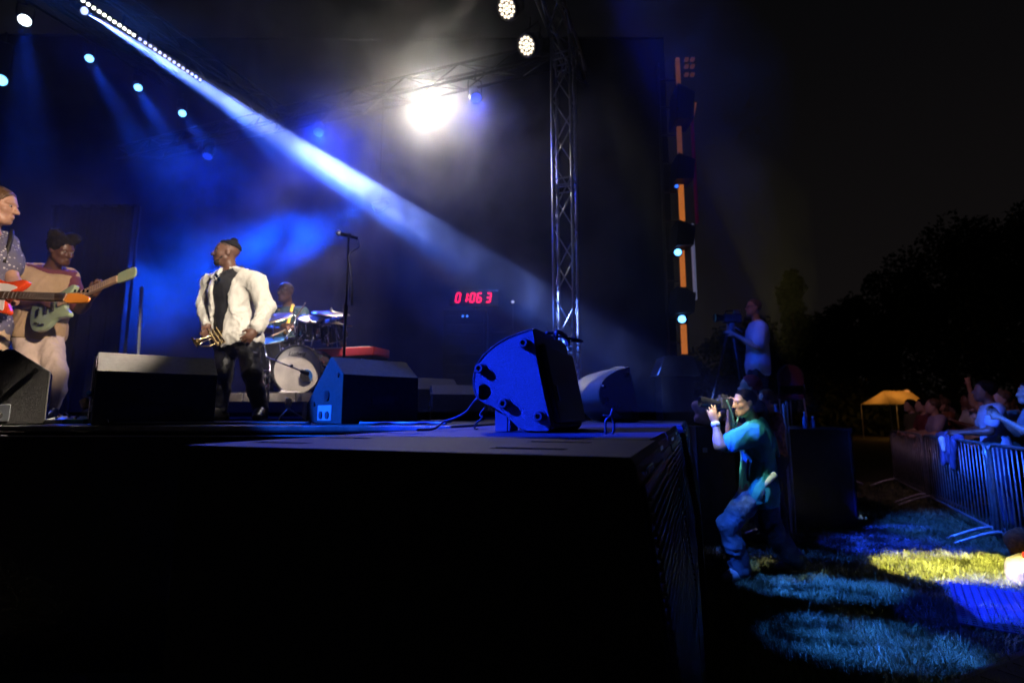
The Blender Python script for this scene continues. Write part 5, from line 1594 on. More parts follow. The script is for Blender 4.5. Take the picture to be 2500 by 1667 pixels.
def sx(u, Y, z=zc): p = px_on_stage(u, Y); p[2] = z; return p
cable('black cable looping up beside the orange plug', [sx(140, 3.5), sx(150, 3.5, zc + 0.05), sx(160, 3.5, zc + 0.06), sx(178, 3.5, zc + 0.02), sx(190, 3.45)], 0.006, (0.04, 0.04, 0.045))
cable('thin grey cable arching against the broad wedge monitor', [sx(220, 3.36, zc + 0.08), sx(240, 3.30, zc + 0.085), sx(258, 3.27, zc + 0.05), sx(268, 3.25)], 0.005, (0.15, 0.14, 0.13))
cable('bright blue cable beside the guitarists\' pedals', [sx(5, 3.40), sx(15, 3.38, zc + 0.02), sx(28, 3.36, zc + 0.035), sx(40, 3.34)], 0.006, (0.03, 0.2, 0.7))
cable('black cable snaking along the stage edge under the broad wedge', [sx(280, 3.22), sx(330, 3.25), sx(380, 3.21), sx(430, 3.24), sx(520, 3.22), sx(640, 3.25), sx(760, 3.22)], 0.009, (0.10, 0.09, 0.085))
cable('blue-lit cable coiled along the edge past the blue-sided wedge', [sx(880, 3.25), sx(920, 3.22), sx(960, 3.26), sx(1010, 3.22), sx(1050, 3.26), sx(1090, 3.23)], 0.010, (0.14, 0.17, 0.22))
pg = MB().tube([sx(146, 3.50, zc + 0.03), sx(148, 3.50, zc + 0.055)], 0.010, 8).build('cable_plug', mat('orange_plug', (0.75, 0.18, 0.04), 0.4), None); place_at_base(pg)
tag(pg, 'small orange cable plug beside the bass player\'s shoe', 'plug')
# stage box with sockets in front of the guitarists' wedge
sb = thing('stage_box', 'low grey stage box with plugged connectors under the guitarists\' wedge', 'stage box', sx(40, 3.45, STAGE_Z))
MB().box(sx(38, 3.45, STAGE_Z + 0.062), (0.22, 0.10, 0.12), bev=0.006).build('case', mat('scuffed_grey_box', (0.22, 0.20, 0.19), 0.5, 0.3, var=0.4, scale=25), sb)
for k in range(4):
    MB().cyl(sx(38, 3.40, STAGE_Z + 0.07) + A(-0.08 + 0.052 * k, 0, 0), sx(38, 3.375, STAGE_Z + 0.07) + A(-0.08 + 0.052 * k, 0, 0), 0.017, n=12).build('connector', CHROME if k % 2 else BLACK_PLASTIC, sb)
# scatter of small plugs and clips at the far wing
for k, (u, y, col) in enumerate(((1045, 3.75, (0.5, 0.45, 0.38)), (1065, 3.8, (0.45, 0.42, 0.4)), (1085, 3.9, (0.1, 0.4, 0.6)))):
    c = sx(u, y)
    o = MB().box(c, (0.10, 0.05, 0.022), (unit(A(1, 0.3 * k, 0)), unit(A(-0.3 * k, 1, 0)), Z), 0.005).build('tape_roll_scrap', mat('scrap_%d' % k, col, 0.6), None); place_at_base(o)
    tag(o, ['crumpled pale tape scrap on the deck by the drooping cable', 'greyish tape scrap on the deck by the drooping cable', 'bluish tape scrap on the deck by the drooping cable'][k], 'tape')
# bright brass stand foot below the riser
o = thing('floor_stand', 'small stand with a brass-coloured cup in front of the riser', 'stand', sx(703, 4.9, STAGE_Z))
bc = sx(703, 4.9, STAGE_Z)
MB().lathe(bc + Z * 0.12, Z, [(0.02, 0.0), (0.032, 0.04), (0.026, 0.09), (0.01, 0.1)], 16).build('cup', mat('brass_cup', (0.75, 0.55, 0.2), 0.25, 0.9), o, True)
for k in range(3):
    q = 2 * math.pi * k / 3 + 0.3
    MB().tube([bc + Z * 0.12, bc + A(0.12 * math.cos(q), 0.10 * math.sin(q), 0.04), bc + A(0.15 * math.cos(q), 0.13 * math.sin(q), 0.006)], 0.007, 6).build('leg', CHROME, o)
# thin upright rod in the blue light behind the wedge
o = thing('thin_stand', 'thin blue-lit pole standing behind the broad wedge monitor', 'pole', A(*at(341, 900, 6.5)[:2], STAGE_Z))
MB().tube([A(*at(341, 900, 6.5)[:2], STAGE_Z + 0.01), at(346, 700, 6.5)], 0.018, 8).build('tube', STEEL, o)
MB().cyl(A(*at(341, 900, 6.5)[:2], STAGE_Z + 0.001), A(*at(341, 900, 6.5)[:2], STAGE_Z + 0.02), 0.14, n=20).build('base', BLACK_METAL, o)
# pole stand with knob against the big wedge
o = thing('folded_stand', 'pale folded stand leaning against the end of the broad wedge', 'stand', sx(226, 3.45, STAGE_Z))
MB().tube([sx(222, 3.40, STAGE_Z + 0.01), at(236, 870, 3.42)], 0.014, 8).build('tube', mat('lilac_grey_metal', (0.45, 0.42, 0.5), 0.45, 0.5), o)
MB().cyl(at(222, 962, 3.40), at(216, 960, 3.38), 0.016, n=10).build('knob', mat('blue_knob', (0.03, 0.25, 0.8), 0.4), o)
MB().box(at(208, 985, 3.44), (0.05, 0.02, 0.07), (unit(A(1, 0, .5)), A(0, 1, 0), unit(A(-.5, 0, 1))), 0.004).build('bracket', mat('rust_bracket', (0.25, 0.17, 0.14), 0.6), o)
# ------------------------------------------------------------------ skins, cloths
SKIN_DARK = mat('deep_brown_skin', (0.105, 0.048, 0.030), 0.42, var=0.12, scale=30, bump=0.08, bscale=200)
SKIN_BROWN = mat('brown_skin', (0.16, 0.078, 0.050), 0.42, var=0.12, scale=30, bump=0.08, bscale=200)
SKIN_LIGHT = mat('light_skin', (0.46, 0.27, 0.19), 0.45, var=0.10, scale=30, bump=0.06, bscale=200)
HAIR_BLACK = mat('black_hair', (0.008, 0.006, 0.006), 0.8, var=0.3, scale=60, bump=1.0, bscale=220, spec=0.2)
HAIR_BROWN = mat('brown_hair', (0.10, 0.055, 0.028), 0.5, var=0.35, scale=40, bump=0.8, bscale=160, stretch=(1, 1, 0.3))
WHITE_COTTON = mat('off_white_cotton', (0.72, 0.68, 0.60), 0.85, var=0.08, scale=20, bump=0.25, bscale=350, sheen=0.2)
BLACK_TEE = mat('black_cotton', (0.018, 0.018, 0.022), 0.8, var=0.2, bump=0.2, bscale=300)
BLACK_JEANS = mat('black_shiny_trousers', (0.014, 0.014, 0.018), 0.42, var=0.3, scale=14, bump=0.3, bscale=60)
CREAM_PANTS = mat('cream_linen', (0.60, 0.50, 0.42), 0.85, var=0.10, scale=14, bump=0.3, bscale=240)
SHOE_BLACK = mat('black_leather_shoe', (0.02, 0.02, 0.022), 0.3, var=0.2)
def ft(u, Y, z0=STAGE_Z):
    p = A((u - 1250) / F_PX * Y * 0.991, Y, 0); p[2] = z0 + 0.095
    return p
def person(label, p, group=None):
    return thing('person', label, 'person', p, 0, group)

# ------------------------------------------------------------------ singer in the white jacket
def singer():
    t = person('singer in an open off-white jacket and black clothes looking sideways, horn in hand', A(-2.65, 4.85, STAGE_Z))
    J = dict(head=at(553, 618, 4.82), hf=A(-0.87, -0.48, 0.0), hu=A(0.02, 0, 1), neck=at(563, 666, 4.84),
             shl=at(624, 688, 4.72), shr=at(520, 687, 4.98), ell=at(650, 752, 4.72), elr=at(500, 742, 4.99), wrl=at(624, 806, 4.57), wrr=at(509, 797, 4.82),
             hipl=at(601, 826, 4.76), hipr=at(556, 826, 4.90), knl=at(616, 912, 4.66), knr=at(545, 912, 4.84), anl=ft(638, 4.66), anr=ft(537, 4.84),
             ftl=A(0.25, -1, 0), ftr=A(-0.35, -1, 0))
    J['handr'] = dict(d=A(-0.25, -0.35, -0.9), n=A(0.8, -0.3, -0.1), t=A(-0.2, -0.9, 0.1), curl=0.95)
    J['handl'] = dict(d=A(-0.55, -0.25, -0.8), n=A(-0.6, 0.7, 0.1), t=A(-0.4, -0.8, 0.1), curl=0.6)
    up = unit(J['neck'] - (J['hipl'] + J['hipr']) / 2)
    nb = J['neck']
    hood = [cap(nb + A(0.075, 0.03, 0.035), nb + A(0.00, 0.085, 0.045), 0.035, 0.035, k=0.03), cap(nb + A(0.075, 0.03, 0.035), nb + A(0.06, -0.06, 0.0), 0.032, 0.026, k=0.03),
            cap(nb + A(0.0, 0.085, 0.045), nb + A(-0.06, 0.03, 0.02), 0.032, 0.026, k=0.03)]
    tee = dict(name='black_shirt', mat=BLACK_TEE, ease=0.006, loose=0.000, sleeve=0.15, hem=0.10, fold=0.004, add=hood, collar=0.075, scoop=0.15)
    fwd = unit(np.cross(unit(J['shl'] - J['shr']), up))
    sd = unit(J['shl'] - J['shr'])
    jk = dict(name='jacket', mat=WHITE_COTTON, ease=0.030, loose=0.019, sleeve=1.86, hem=0.085, fold=0.017, ffreq=10, open=0.118, collar=0.050, scoop=0.15,
              add=[cap(nb + sd * 0.095 + fwd * 0.02 + up * 0.03, nb + sd * 0.105 + fwd * 0.115 - up * 0.07, 0.020, 0.016, k=0.012), cap(nb - sd * 0.095 + fwd * 0.02 + up * 0.03, nb - sd * 0.105 + fwd * 0.115 - up * 0.07, 0.020, 0.016, k=0.012),
                   cap(nb + sd * 0.125 + fwd * 0.06 + up * -0.03, nb + sd * 0.140 + fwd * 0.105 - up * 0.20, 0.022, 0.020, k=0.02),
                   cap(nb - sd * 0.125 + fwd * 0.06 + up * -0.03, nb - sd * 0.140 + fwd * 0.105 - up * 0.20, 0.022, 0.020, k=0.02),
                   cap(nb + sd * 0.140 + fwd * 0.105 - up * 0.2, nb + sd * 0.150 + fwd * 0.115 - up * 0.50, 0.022, 0.028, k=0.03),
                   cap(nb - sd * 0.140 + fwd * 0.105 - up * 0.2, nb - sd * 0.150 + fwd * 0.115 - up * 0.50, 0.022, 0.028, k=0.03)])
    human(t, J, SKIN_BROWN, 0.010, 1.02, 1.14, top=[tee, jk],
          bottom=dict(mat=BLACK_JEANS, loose=0.012, fold=0.009, ffreq=13, fstretch=(0.8, 0.8, 0.9), length=1.95, cuff=0.05),
          shoes=SHOE_BLACK, seed=1.0, jaw=1.08,
          hair=dict(mat=HAIR_BLACK, thick=0.005, line=0.055, low=0.066, tilt=0.30, fold=0.004, post=[((-0.055, 0, 0.132), (0.030, 0.030, 0.026), 0.010)]),
          extras=[singer_bits])
    return t
def singer_bits(root, hq, ax, T):
    ch = mat('beard_stubble', (0.03, 0.018, 0.012), 0.7, var=0.2)
    P = [ell(hq(0.060, 0, -0.103), A(0.040, 0.042, 0.026), ax), cap(hq(0.03, 0.062, -0.055), hq(0.065, 0.03, -0.1), 0.016, 0.02), cap(hq(0.03, -0.062, -0.055), hq(0.065, -0.03, -0.1), 0.016, 0.02), ell(hq(0.098, 0, -0.044), A(0.010, 0.028, 0.006), ax), sub(ell(hq(0.100, 0, -0.066), A(0.02, 0.022, 0.014), ax), 0.006)]
    link_mesh('beard', sdf_mesh('beard', P, 0.007), ch, root)
    P = [ell(hq(-0.012, 0, 0.036), A(0.1012, 0.0782, 0.0872), ax), half(hq(0.055, 0, 0.06), ax[0] - ax[2] * 0.55, 0.01), half(hq(-0.02, 0, 0.0), -ax[2] + ax[0] * 0.25, 0.01)]
    link_mesh('shaved_side_hair', sdf_mesh('shaved_side_hair', P, 0.008), mat('shaved_hair', (0.045, 0.025, 0.018), 0.8, var=0.3, scale=90), root)
    # glasses hooked in the collar
    g0 = T['neck'] + T['fwd'] * 0.150 - T['up'] * 0.085
    gm = mat('dark_lens', (0.02, 0.05, 0.12), 0.08, 0.6, var=0)
    for (a, b) in ((0.0, 0.03), (-0.02, -0.035), (0.035, -0.005)):
        MB().sphere(g0 + T['side'] * a + T['up'] * b, 0.020, 12, (1, 1, 0.35), np.array([T['side'], T['up'], T['fwd']])).build('pendant', gm, root, True)
    ch2 = [T['neck'] + T['side'] * s * 0.065 + T['fwd'] * 0.075 + T['up'] * 0.015 for s in (-1, 1)]
    MB().tube(spline([ch2[0], g0 - T['side'] * 0.03 + T['up'] * 0.03, g0 - T['up'] * 0.04, g0 + T['side'] * 0.03 + T['up'] * 0.03, ch2[1]], 6), 0.004, 6).build('necklace', CHROME, root, True)
    # breast pocket flap and jacket hem band
    pk = T['neck'] + T['side'] * 0.145 + T['fwd'] * 0.150 - T['up'] * 0.155
singer()
# trumpet in his right hand
def trumpet():
    m = mat('polished_brass', (0.85, 0.62, 0.30), 0.16, 1.0, var=0.06)
    Y = 4.70
    a, b = at(553, 803, Y - 0.02), at(474, 836, Y - 0.16)
    d = unit(b - a)
    t = thing('trumpet', 'shiny brass trumpet held low with its bell pointing down', 'trumpet', b)
    u2 = unit(np.cross(d, (0, 1, 0.0))); u2 = u2 if u2[2] > 0 else -u2
    L = np.linalg.norm(b - a)
    prof = [(0.006, 0.0), (0.0065, L * 0.45), (0.009, L * 0.62), (0.014, L * 0.78), (0.024, L * 0.90), (0.040, L * 0.97), (0.060, L), (0.058, L), (0.038, L * 0.965), (0.02, L * 0.89)]
    MB().lathe(a, d, prof, 28).build('bell', m, t, True)
    lo = [a + d * 0.02, a - d * 0.03 - u2 * 0.01, a - d * 0.045 - u2 * 0.05, a - d * 0.03 - u2 * 0.085, a + d * 0.16 - u2 * 0.085, a + d * 0.22 - u2 * 0.085]
    MB().tube(spline(lo, 5), 0.006, 8).build('tuning_slide', m, t, True)
    MB().tube(spline([a + d * 0.20 - u2 * 0.085, a + d * 0.245 - u2 * 0.06, a + d * 0.24 - u2 * 0.03, a + d * 0.10 - u2 * 0.03, a - d * 0.14 - u2 * 0.02], 5), 0.0055, 8).build('leadpipe', m, t, True)
    MB().lathe(a - d * 0.14 - u2 * 0.02, -d, [(0.006, 0), (0.007, 0.03), (0.013, 0.05), (0.010, 0.05)], 14).build('mouthpiece', CHROME, t, True)
    for k in range(3):
        c = a + d * (0.07 + 0.032 * k)
        v = MB().cyl(c + u2 * 0.045, c - u2 * 0.115, 0.013, n=14).build('valve', m, t)
        MB().cyl(c + u2 * 0.045, c + u2 * 0.075, 0.005, n=8).build('valve_cap', CHROME, v)
trumpet()

# ------------------------------------------------------------------ bass player
def bassist():
    t = person('bass player in tan vest, plum sleeves and cream trousers, hair in two buns', A(-4.25, 4.75, STAGE_Z))
    J = dict(head=at(150, 611, 4.66), hf=A(0.92, -0.10, -0.38), hu=A(0.1, -0.18, 1), neck=at(125, 659, 4.74),
             shl=at(164, 676, 4.84), shr=at(66, 668, 4.66), ell=at(196, 755, 4.80), elr=at(52, 744, 4.62), wrl=at(231, 716, 4.54), wrr=at(110, 738, 4.42),
             hipl=at(115, 812, 4.80), hipr=at(72, 812, 4.72), knl=at(135, 910, 4.68), knr=at(66, 910, 4.62), anl=ft(125, 4.72), anr=ft(52, 4.66),
             ftl=A(0.45, -1, 0), ftr=A(0.05, -1, 0))
    J['handl'] = dict(d=A(0.55, -0.35, 0.75), n=A(-0.2, 0.75, 0.3), t=A(-0.6, 0.1, 0.5), curl=1.0)
    J['handr'] = dict(d=A(0.85, -0.15, -0.25), n=A(-0.1, 0.85, -0.3), t=A(0.1, -0.3, 0.9), curl=0.7)
    plum = mat('plum_cotton', (0.13, 0.032, 0.045), 0.85, var=0.15, bump=0.25, bscale=250)
    tan = mat('tan_quilted_vest', (0.42, 0.30, 0.17), 0.8, var=0.12, bump=0.3, bscale=120)
    shirt = dict(name='shirt', mat=plum, ease=0.014, loose=0.022, sleeve=0.82, hem=0.12, fold=0.010)
    up = unit(J['neck'] - (J['hipl'] + J['hipr']) / 2)
    vest = dict(name='vest', mat=tan, ease=0.036, loose=-0.01, sleeve=0.02, hem=0.06, fold=0.009, collar=0.02, scoop=0.7)
    human(t, J, SKIN_DARK, 0.010, 1.0, 0.98, top=[shirt, vest],
          bottom=dict(mat=CREAM_PANTS, loose=0.020, fold=0.011, ffreq=9, fstretch=(1.3, 1.3, 0.2), mid=0.066, cuff=0.030, length=1.94),
          shoes=SHOE_BLACK, seed=2.0,
          hair=dict(mat=HAIR_BLACK, thick=0.014, line=0.060, low=-0.02, tilt=0.5, fold=0.016, ffreq=38,
                    post=[((-0.035, -0.055, 0.125), (0.062, 0.058, 0.055), 0.015), ((0.005, 0.070, 0.125), (0.058, 0.055, 0.050), 0.015)]))
bassist()
def guitar(name, label, cat, c, neckdir, up, nrm, scale, bodycol, pg, neckcol, headcol, outline, neck_len, head_out, extra=None):
    """c: body centre on the front face; neckdir, up in the plane of the body; nrm out of the front"""
    d = unit(neckdir); n = unit(nrm - d * np.dot(nrm, d)); u = np.cross(n, d)
    if np.dot(u, up) < 0: u = -u
    t = thing(name, label, cat, c)
    o2 = [(p[0] * scale, p[1] * scale) for p in smooth_loop(outline)]
    sgn = 1 if np.dot(np.cross(d, u), n) > 0 else -1
    body = MB().prism(o2, c, d, u, -0.042 * sgn, 0.006).build('body', bodycol, t, auto=40)
    jn = 0.15 * scale
    MB().box(c + d * (jn + neck_len / 2) + n * 0.004, (neck_len, 0.054, 0.024), (d, u, n), 0.006).build('neck', neckcol[0], t)
    fb2 = MB().box(c + d * (jn + neck_len / 2 - 0.03) + n * 0.019, (neck_len + 0.06, 0.054, 0.007), (d, u, n)).build('fretboard', neckcol[1], t)
    for k in range(18):
        x = jn + neck_len * (1 - 2 ** (-(18 - k) / 12.0)) * 1.45 - 0.05
        if x < jn + neck_len: MB().box(c + d * x + n * 0.023, (0.003, 0.052, 0.003), (d, u, n)).build('fret', CHROME, fb2)
    hd = MB().prism([(p[0], p[1]) for p in smooth_loop(head_out, 3)], c + d * (jn + neck_len) + n * 0.012, d, u, -0.016 * sgn, 0.003).build('headstock', headcol, t)
    for k in range(4):
        MB().cyl(c + d * (jn + neck_len + 0.04 + 0.032 * k) + u * 0.045 + n * 0.0, c + d * (jn + neck_len + 0.04 + 0.032 * k) + u * 0.062, 0.007, n=8).build('tuner', CHROME, hd)
    if pg is not None:
        MB().prism([(p[0] * scale, p[1] * scale) for p in smooth_loop(pg[1])], c + n * 0.003, d, u, 0.003 * sgn).build('pickguard', pg[0], t)
    for x, w in ((0.02, 0.026), (-0.055, 0.026)):
        MB().box(c + d * x * scale / 1.0 + n * 0.010, (w, 0.085, 0.016), (d, u, n), 0.003).build('pickup', BLACK_PLASTIC, t)
    MB().box(c - d * 0.14 * scale + n * 0.010, (0.03, 0.075, 0.014), (d, u, n), 0.003).build('bridge', CHROME, t)
    for (x, y) in ((-0.11, -0.11), (-0.15, -0.085), (-0.07, -0.125)):
        MB().cyl(c + d * x * scale + u * y * scale + n * 0.004, c + d * x * scale + u * y * scale + n * 0.018, 0.010, n=12).build('knob', BLACK_PLASTIC, t)
    for k in range(4):
        o = u * (-0.018 + 0.012 * k)
        MB().tube([c - d * 0.14 * scale + o + n * 0.020, c + d * (jn + neck_len + 0.03) + o * 0.8 + n * 0.026], 0.0011, 4).build('string', CHROME, t)
    return t
def smooth_loop(P, n=4):
    P = [np.array(p, float) for p in P]; m = len(P); out = []
    for i in range(m):
        a, b, c, d = P[i - 1], P[i], P[(i + 1) % m], P[(i + 2) % m]
        for k in range(n):
            t = k / n
            out.append(tuple(0.5 * ((2 * b) + (c - a) * t + (2 * a - 5 * b + 4 * c - d) * t * t + (3 * b - a - 3 * c + d) * t ** 3)))
    return out
STRAT = [(0.17, 0.045), (0.215, 0.085), (0.235, 0.120), (0.205, 0.135), (0.15, 0.125), (0.09, 0.115), (0.03, 0.125), (-0.05, 0.150), (-0.13, 0.160), (-0.20, 0.135), (-0.235, 0.08), (-0.24, 0.0), (-0.225, -0.08), (-0.185, -0.135), (-0.11, -0.160), (-0.04, -0.150), (0.02, -0.120), (0.08, -0.110), (0.13, -0.125), (0.185, -0.130), (0.195, -0.105), (0.16, -0.065), (0.14, -0.035), (0.14, 0.03)]
mint = mat('mint_green_lacquer', (0.40, 0.52, 0.33), 0.3, var=0.04, coat=0.4)
maple = mat('pale_maple', (0.62, 0.42, 0.27), 0.4, var=0.15, scale=6, stretch=(1, 1, 8))
rose = mat('dark_fretboard', (0.06, 0.035, 0.025), 0.5, var=0.2)
bc = at(126, 752, 4.40)
bn = at(322, 668, 4.16) - bc
bass_head = [(0.0, -0.026), (0.02, -0.045), (0.15, -0.050), (0.19, -0.03), (0.19, 0.03), (0.16, 0.048), (0.03, 0.050), (0.0, 0.028)]
guitar('bass_guitar', 'mint green bass guitar with pale neck slung on the player in the tan vest', 'bass guitar', bc, bn, A(0, 0, 1), A(0.18, -0.95, 0.25), 1.08, mint,
       None, (maple, maple), mint, STRAT, 0.60, bass_head)
# ------------------------------------------------------------------ guitarist at the picture edge
def guitarist():
    t = person('long-haired guitarist in a patterned grey-blue shirt with red and white electric guitar', A(-3.95, 3.95, STAGE_Z))
    Y = 3.95
    J = dict(hs=1.10, head=at(-2, 501, Y), hf=A(0.92, 0.30, -0.18), hu=A(0.05, -0.05, 1), neck=at(-28, 567, Y + 0.02),
             shl=at(8, 595, Y + 0.12), shr=at(-111, 590, Y - 0.05), ell=at(34, 690, Y + 0.05), elr=at(-136, 700, Y - 0.15), wrl=at(34, 735, Y - 0.20), wrr=at(-46, 715, Y - 0.32),
             hipl=at(-28, 800, Y + 0.05), hipr=at(-84, 800, Y - 0.03), knl=at(-21, 915, Y - 0.05), knr=at(-96, 915, Y - 0.1), anl=ft(-26, Y), anr=ft(-106, Y - 0.1),
             ftl=A(0.3, -1, 0), ftr=A(0, -1, 0))
    J['handl'] = dict(d=A(0.3, -0.3, 0.85), n=A(-0.3, 0.75, 0.2), t=A(-0.7, 0.1, 0.3), curl=1.0)
    J['handr'] = dict(d=A(0.85, -0.2, -0.2), n=A(0, 0.9, -0.2), t=A(0.2, -0.2, 0.9), curl=0.6)
    m = bpy.data.materials.new('speckled_shirt'); m.use_nodes = True
    nt = m.node_tree; b = nt.nodes['Principled BSDF']; b.inputs['Roughness'].default_value = 0.8
    tc = nt.nodes.new('ShaderNodeTexCoord'); vo = nt.nodes.new('ShaderNodeTexVoronoi'); vo.inputs['Scale'].default_value = 34
    rp = nt.nodes.new('ShaderNodeValToRGB'); rp.color_ramp.elements[0].position = 0.18; rp.color_ramp.elements[0].color = (0.55, 0.55, 0.6, 1)
    rp.color_ramp.elements[1].position = 0.30; rp.color_ramp.elements[1].color = (0.12, 0.12, 0.19, 1)
    nt.links.new(tc.outputs['Object'], vo.inputs['Vector']); nt.links.new(vo.outputs['Distance'], rp.inputs[0]); nt.links.new(rp.outputs[0], b.inputs['Base Color'])
    human(t, J, SKIN_LIGHT, 0.009, 1.03, 0.95, top=dict(name='shirt', mat=m, ease=0.028, loose=0.02, sleeve=0.6, hem=0.10, fold=0.008, collar=0.0, scoop=1.0),
          bottom=dict(mat=mat('beige_chinos', (0.55, 0.42, 0.28), 0.85, var=0.08, bump=0.2), loose=0.025, fold=0.01), shoes=SHOE_BLACK, seed=3.0, jaw=0.95,
          hair=dict(mat=HAIR_BROWN, thick=0.005, line=0.056, low=-0.075, tilt=0.75, fold=0.006, post=[((-0.060, 0.0, -0.02), (0.060, 0.080, 0.075), 0.03), ((-0.080, 0.0, -0.10), (0.035, 0.055, 0.07), 0.03)]),
          extras=[strap_g])
def strap_g(root, hq, ax, T):
    P = [T['neck'] + T['side'] * 0.13 + T['up'] * 0.030 - T['fwd'] * 0.02, T['neck'] + T['side'] * 0.14 + T['fwd'] * 0.085 - T['up'] * 0.07, T['neck'] + T['side'] * 0.12 + T['fwd'] * 0.120 - T['up'] * 0.28]
    MB().tube(spline(P, 5), 0.015, 6).build('guitar_strap', mat('black_leather_strap', (0.02, 0.02, 0.02), 0.5), root, True)
guitarist()
sun = mat('red_sunburst_lacquer', (0.70, 0.07, 0.02), 0.25, var=0.35, scale=5, coat=0.5)
wp = mat('white_pickguard', (0.75, 0.73, 0.72), 0.35, var=0.05)
gc = at(-22, 722, 3.46)
gd = at(205, 729, 3.36) - gc
pgo = [(0.14, 0.03), (0.19, 0.07), (0.10, 0.095), (0.0, 0.095), (-0.06, 0.06), (-0.08, -0.03), (-0.16, -0.10), (-0.10, -0.135), (0.0, -0.10), (0.08, -0.09), (0.16, -0.11), (0.14, -0.04)]
g_head = [(0.0, -0.022), (0.03, -0.038), (0.08, -0.036), (0.16, -0.030), (0.18, -0.01), (0.165, 0.012), (0.10, 0.030), (0.03, 0.034), (0.0, 0.022)]
guitar('electric_guitar', 'red sunburst electric guitar with white pickguard and orange headstock', 'electric guitar', gc, gd, A(0, 0, 1), A(0.05, -0.97, 0.22), 0.95, sun,
       (wp, pgo), (maple, rose), mat('amber_headstock', (0.75, 0.26, 0.04), 0.3, var=0.1, coat=0.4), STRAT, 0.45, g_head)

# ------------------------------------------------------------------ drummer
def drummer():
    t = person('bald drummer in a dark shirt with yellow trim playing behind the kit', A(*tc_[:2], RZ))
    Y = 6.2
    J = dict(head=at(697, 713, Y - 0.05), hf=A(-0.35, -0.92, -0.08), neck=at(704, 752, Y), shl=at(735, 764, Y), shr=at(664, 764, Y - 0.02),
             ell=at(745, 812, Y - 0.12), elr=at(646, 806, Y - 0.18), wrl=at(716, 800, Y - 0.40), wrr=at(694, 804, Y - 0.45),
             hipl=at(712, 868, Y), hipr=at(676, 868, Y), knl=at(742, 880, Y - 0.42), knr=at(655, 880, Y - 0.42), anl=A(at(742, 960, Y - 0.42)[0], Y - 0.42, RZ + 0.095), anr=A(at(652, 960, Y - 0.42)[0], Y - 0.42, RZ + 0.095),
             ftl=A(0.1, -1, 0), ftr=A(-0.1, -1, 0))
    J['handr'] = dict(d=A(0.8, -0.5, 0.15), n=A(0, 0.2, -1), t=A(0, 0.8, 0.3), curl=1.0)
    J['handl'] = dict(d=A(-0.5, -0.6, 0.3), n=A(0, 0.2, -1), t=A(0, 0.8, 0.3), curl=1.0)
    def trim(root, hq, ax, T):
        ym = mat('yellow_trim', (0.75, 0.45, 0.06), 0.7)
        MB().tube(spline([T['neck'] + T['side'] * 0.06 + T['up'] * 0.03 + T['fwd'] * 0.02, T['neck'] + T['side'] * 0.075 + T['fwd'] * 0.10 - T['up'] * 0.06, T['neck'] + T['side'] * 0.07 + T['fwd'] * 0.155 - T['up'] * 0.20, T['neck'] + T['side'] * 0.05 + T['fwd'] * 0.165 - T['up'] * 0.34], 5), [0.022] * 5 + [0.016] * 5 + [0.020] * 6, 6).build('yellow_collar', ym, root, True)
        MB().tube(spline([T['neck'] - T['side'] * 0.07 + T['up'] * 0.02, T['neck'] - T['side'] * 0.075 + T['fwd'] * 0.09 - T['up'] * 0.05], 5), 0.018, 6).build('yellow_collar', ym, root, True)
    human(t, J, SKIN_BROWN, 0.012, 1.0, 1.0, top=dict(mat=mat('dark_teal_shirt', (0.015, 0.05, 0.07), 0.8, var=0.2), sleeve=0.75, fold=0.008), bottom=dict(mat=BLACK_JEANS, length=1.9), shoes=SHOE_BLACK, seed=4.0, extras=[trim])
drummer()
for k, (a, b, lab) in enumerate((((706, 802), (747, 738), 'drumstick raised steeply in the drummer\'s hand'), ((700, 803), (664, 820), 'drumstick pointing down at the floor tom'))):
    p, q = at(*a, 5.72), at(*b, 5.60 if k == 0 else 5.55)
    d = unit(q - p)
    o = MB().tube([p - d * 0.06, p + d * 0.20, q - d * 0.03, q - d * 0.018, q], [0.0085, 0.008, 0.005, 0.007, 0.004], 8).build('drumstick', mat('hickory', (0.55, 0.38, 0.25), 0.5, var=0.1), None, True)
    place_at_base(o); tag(o, lab, 'drumstick')

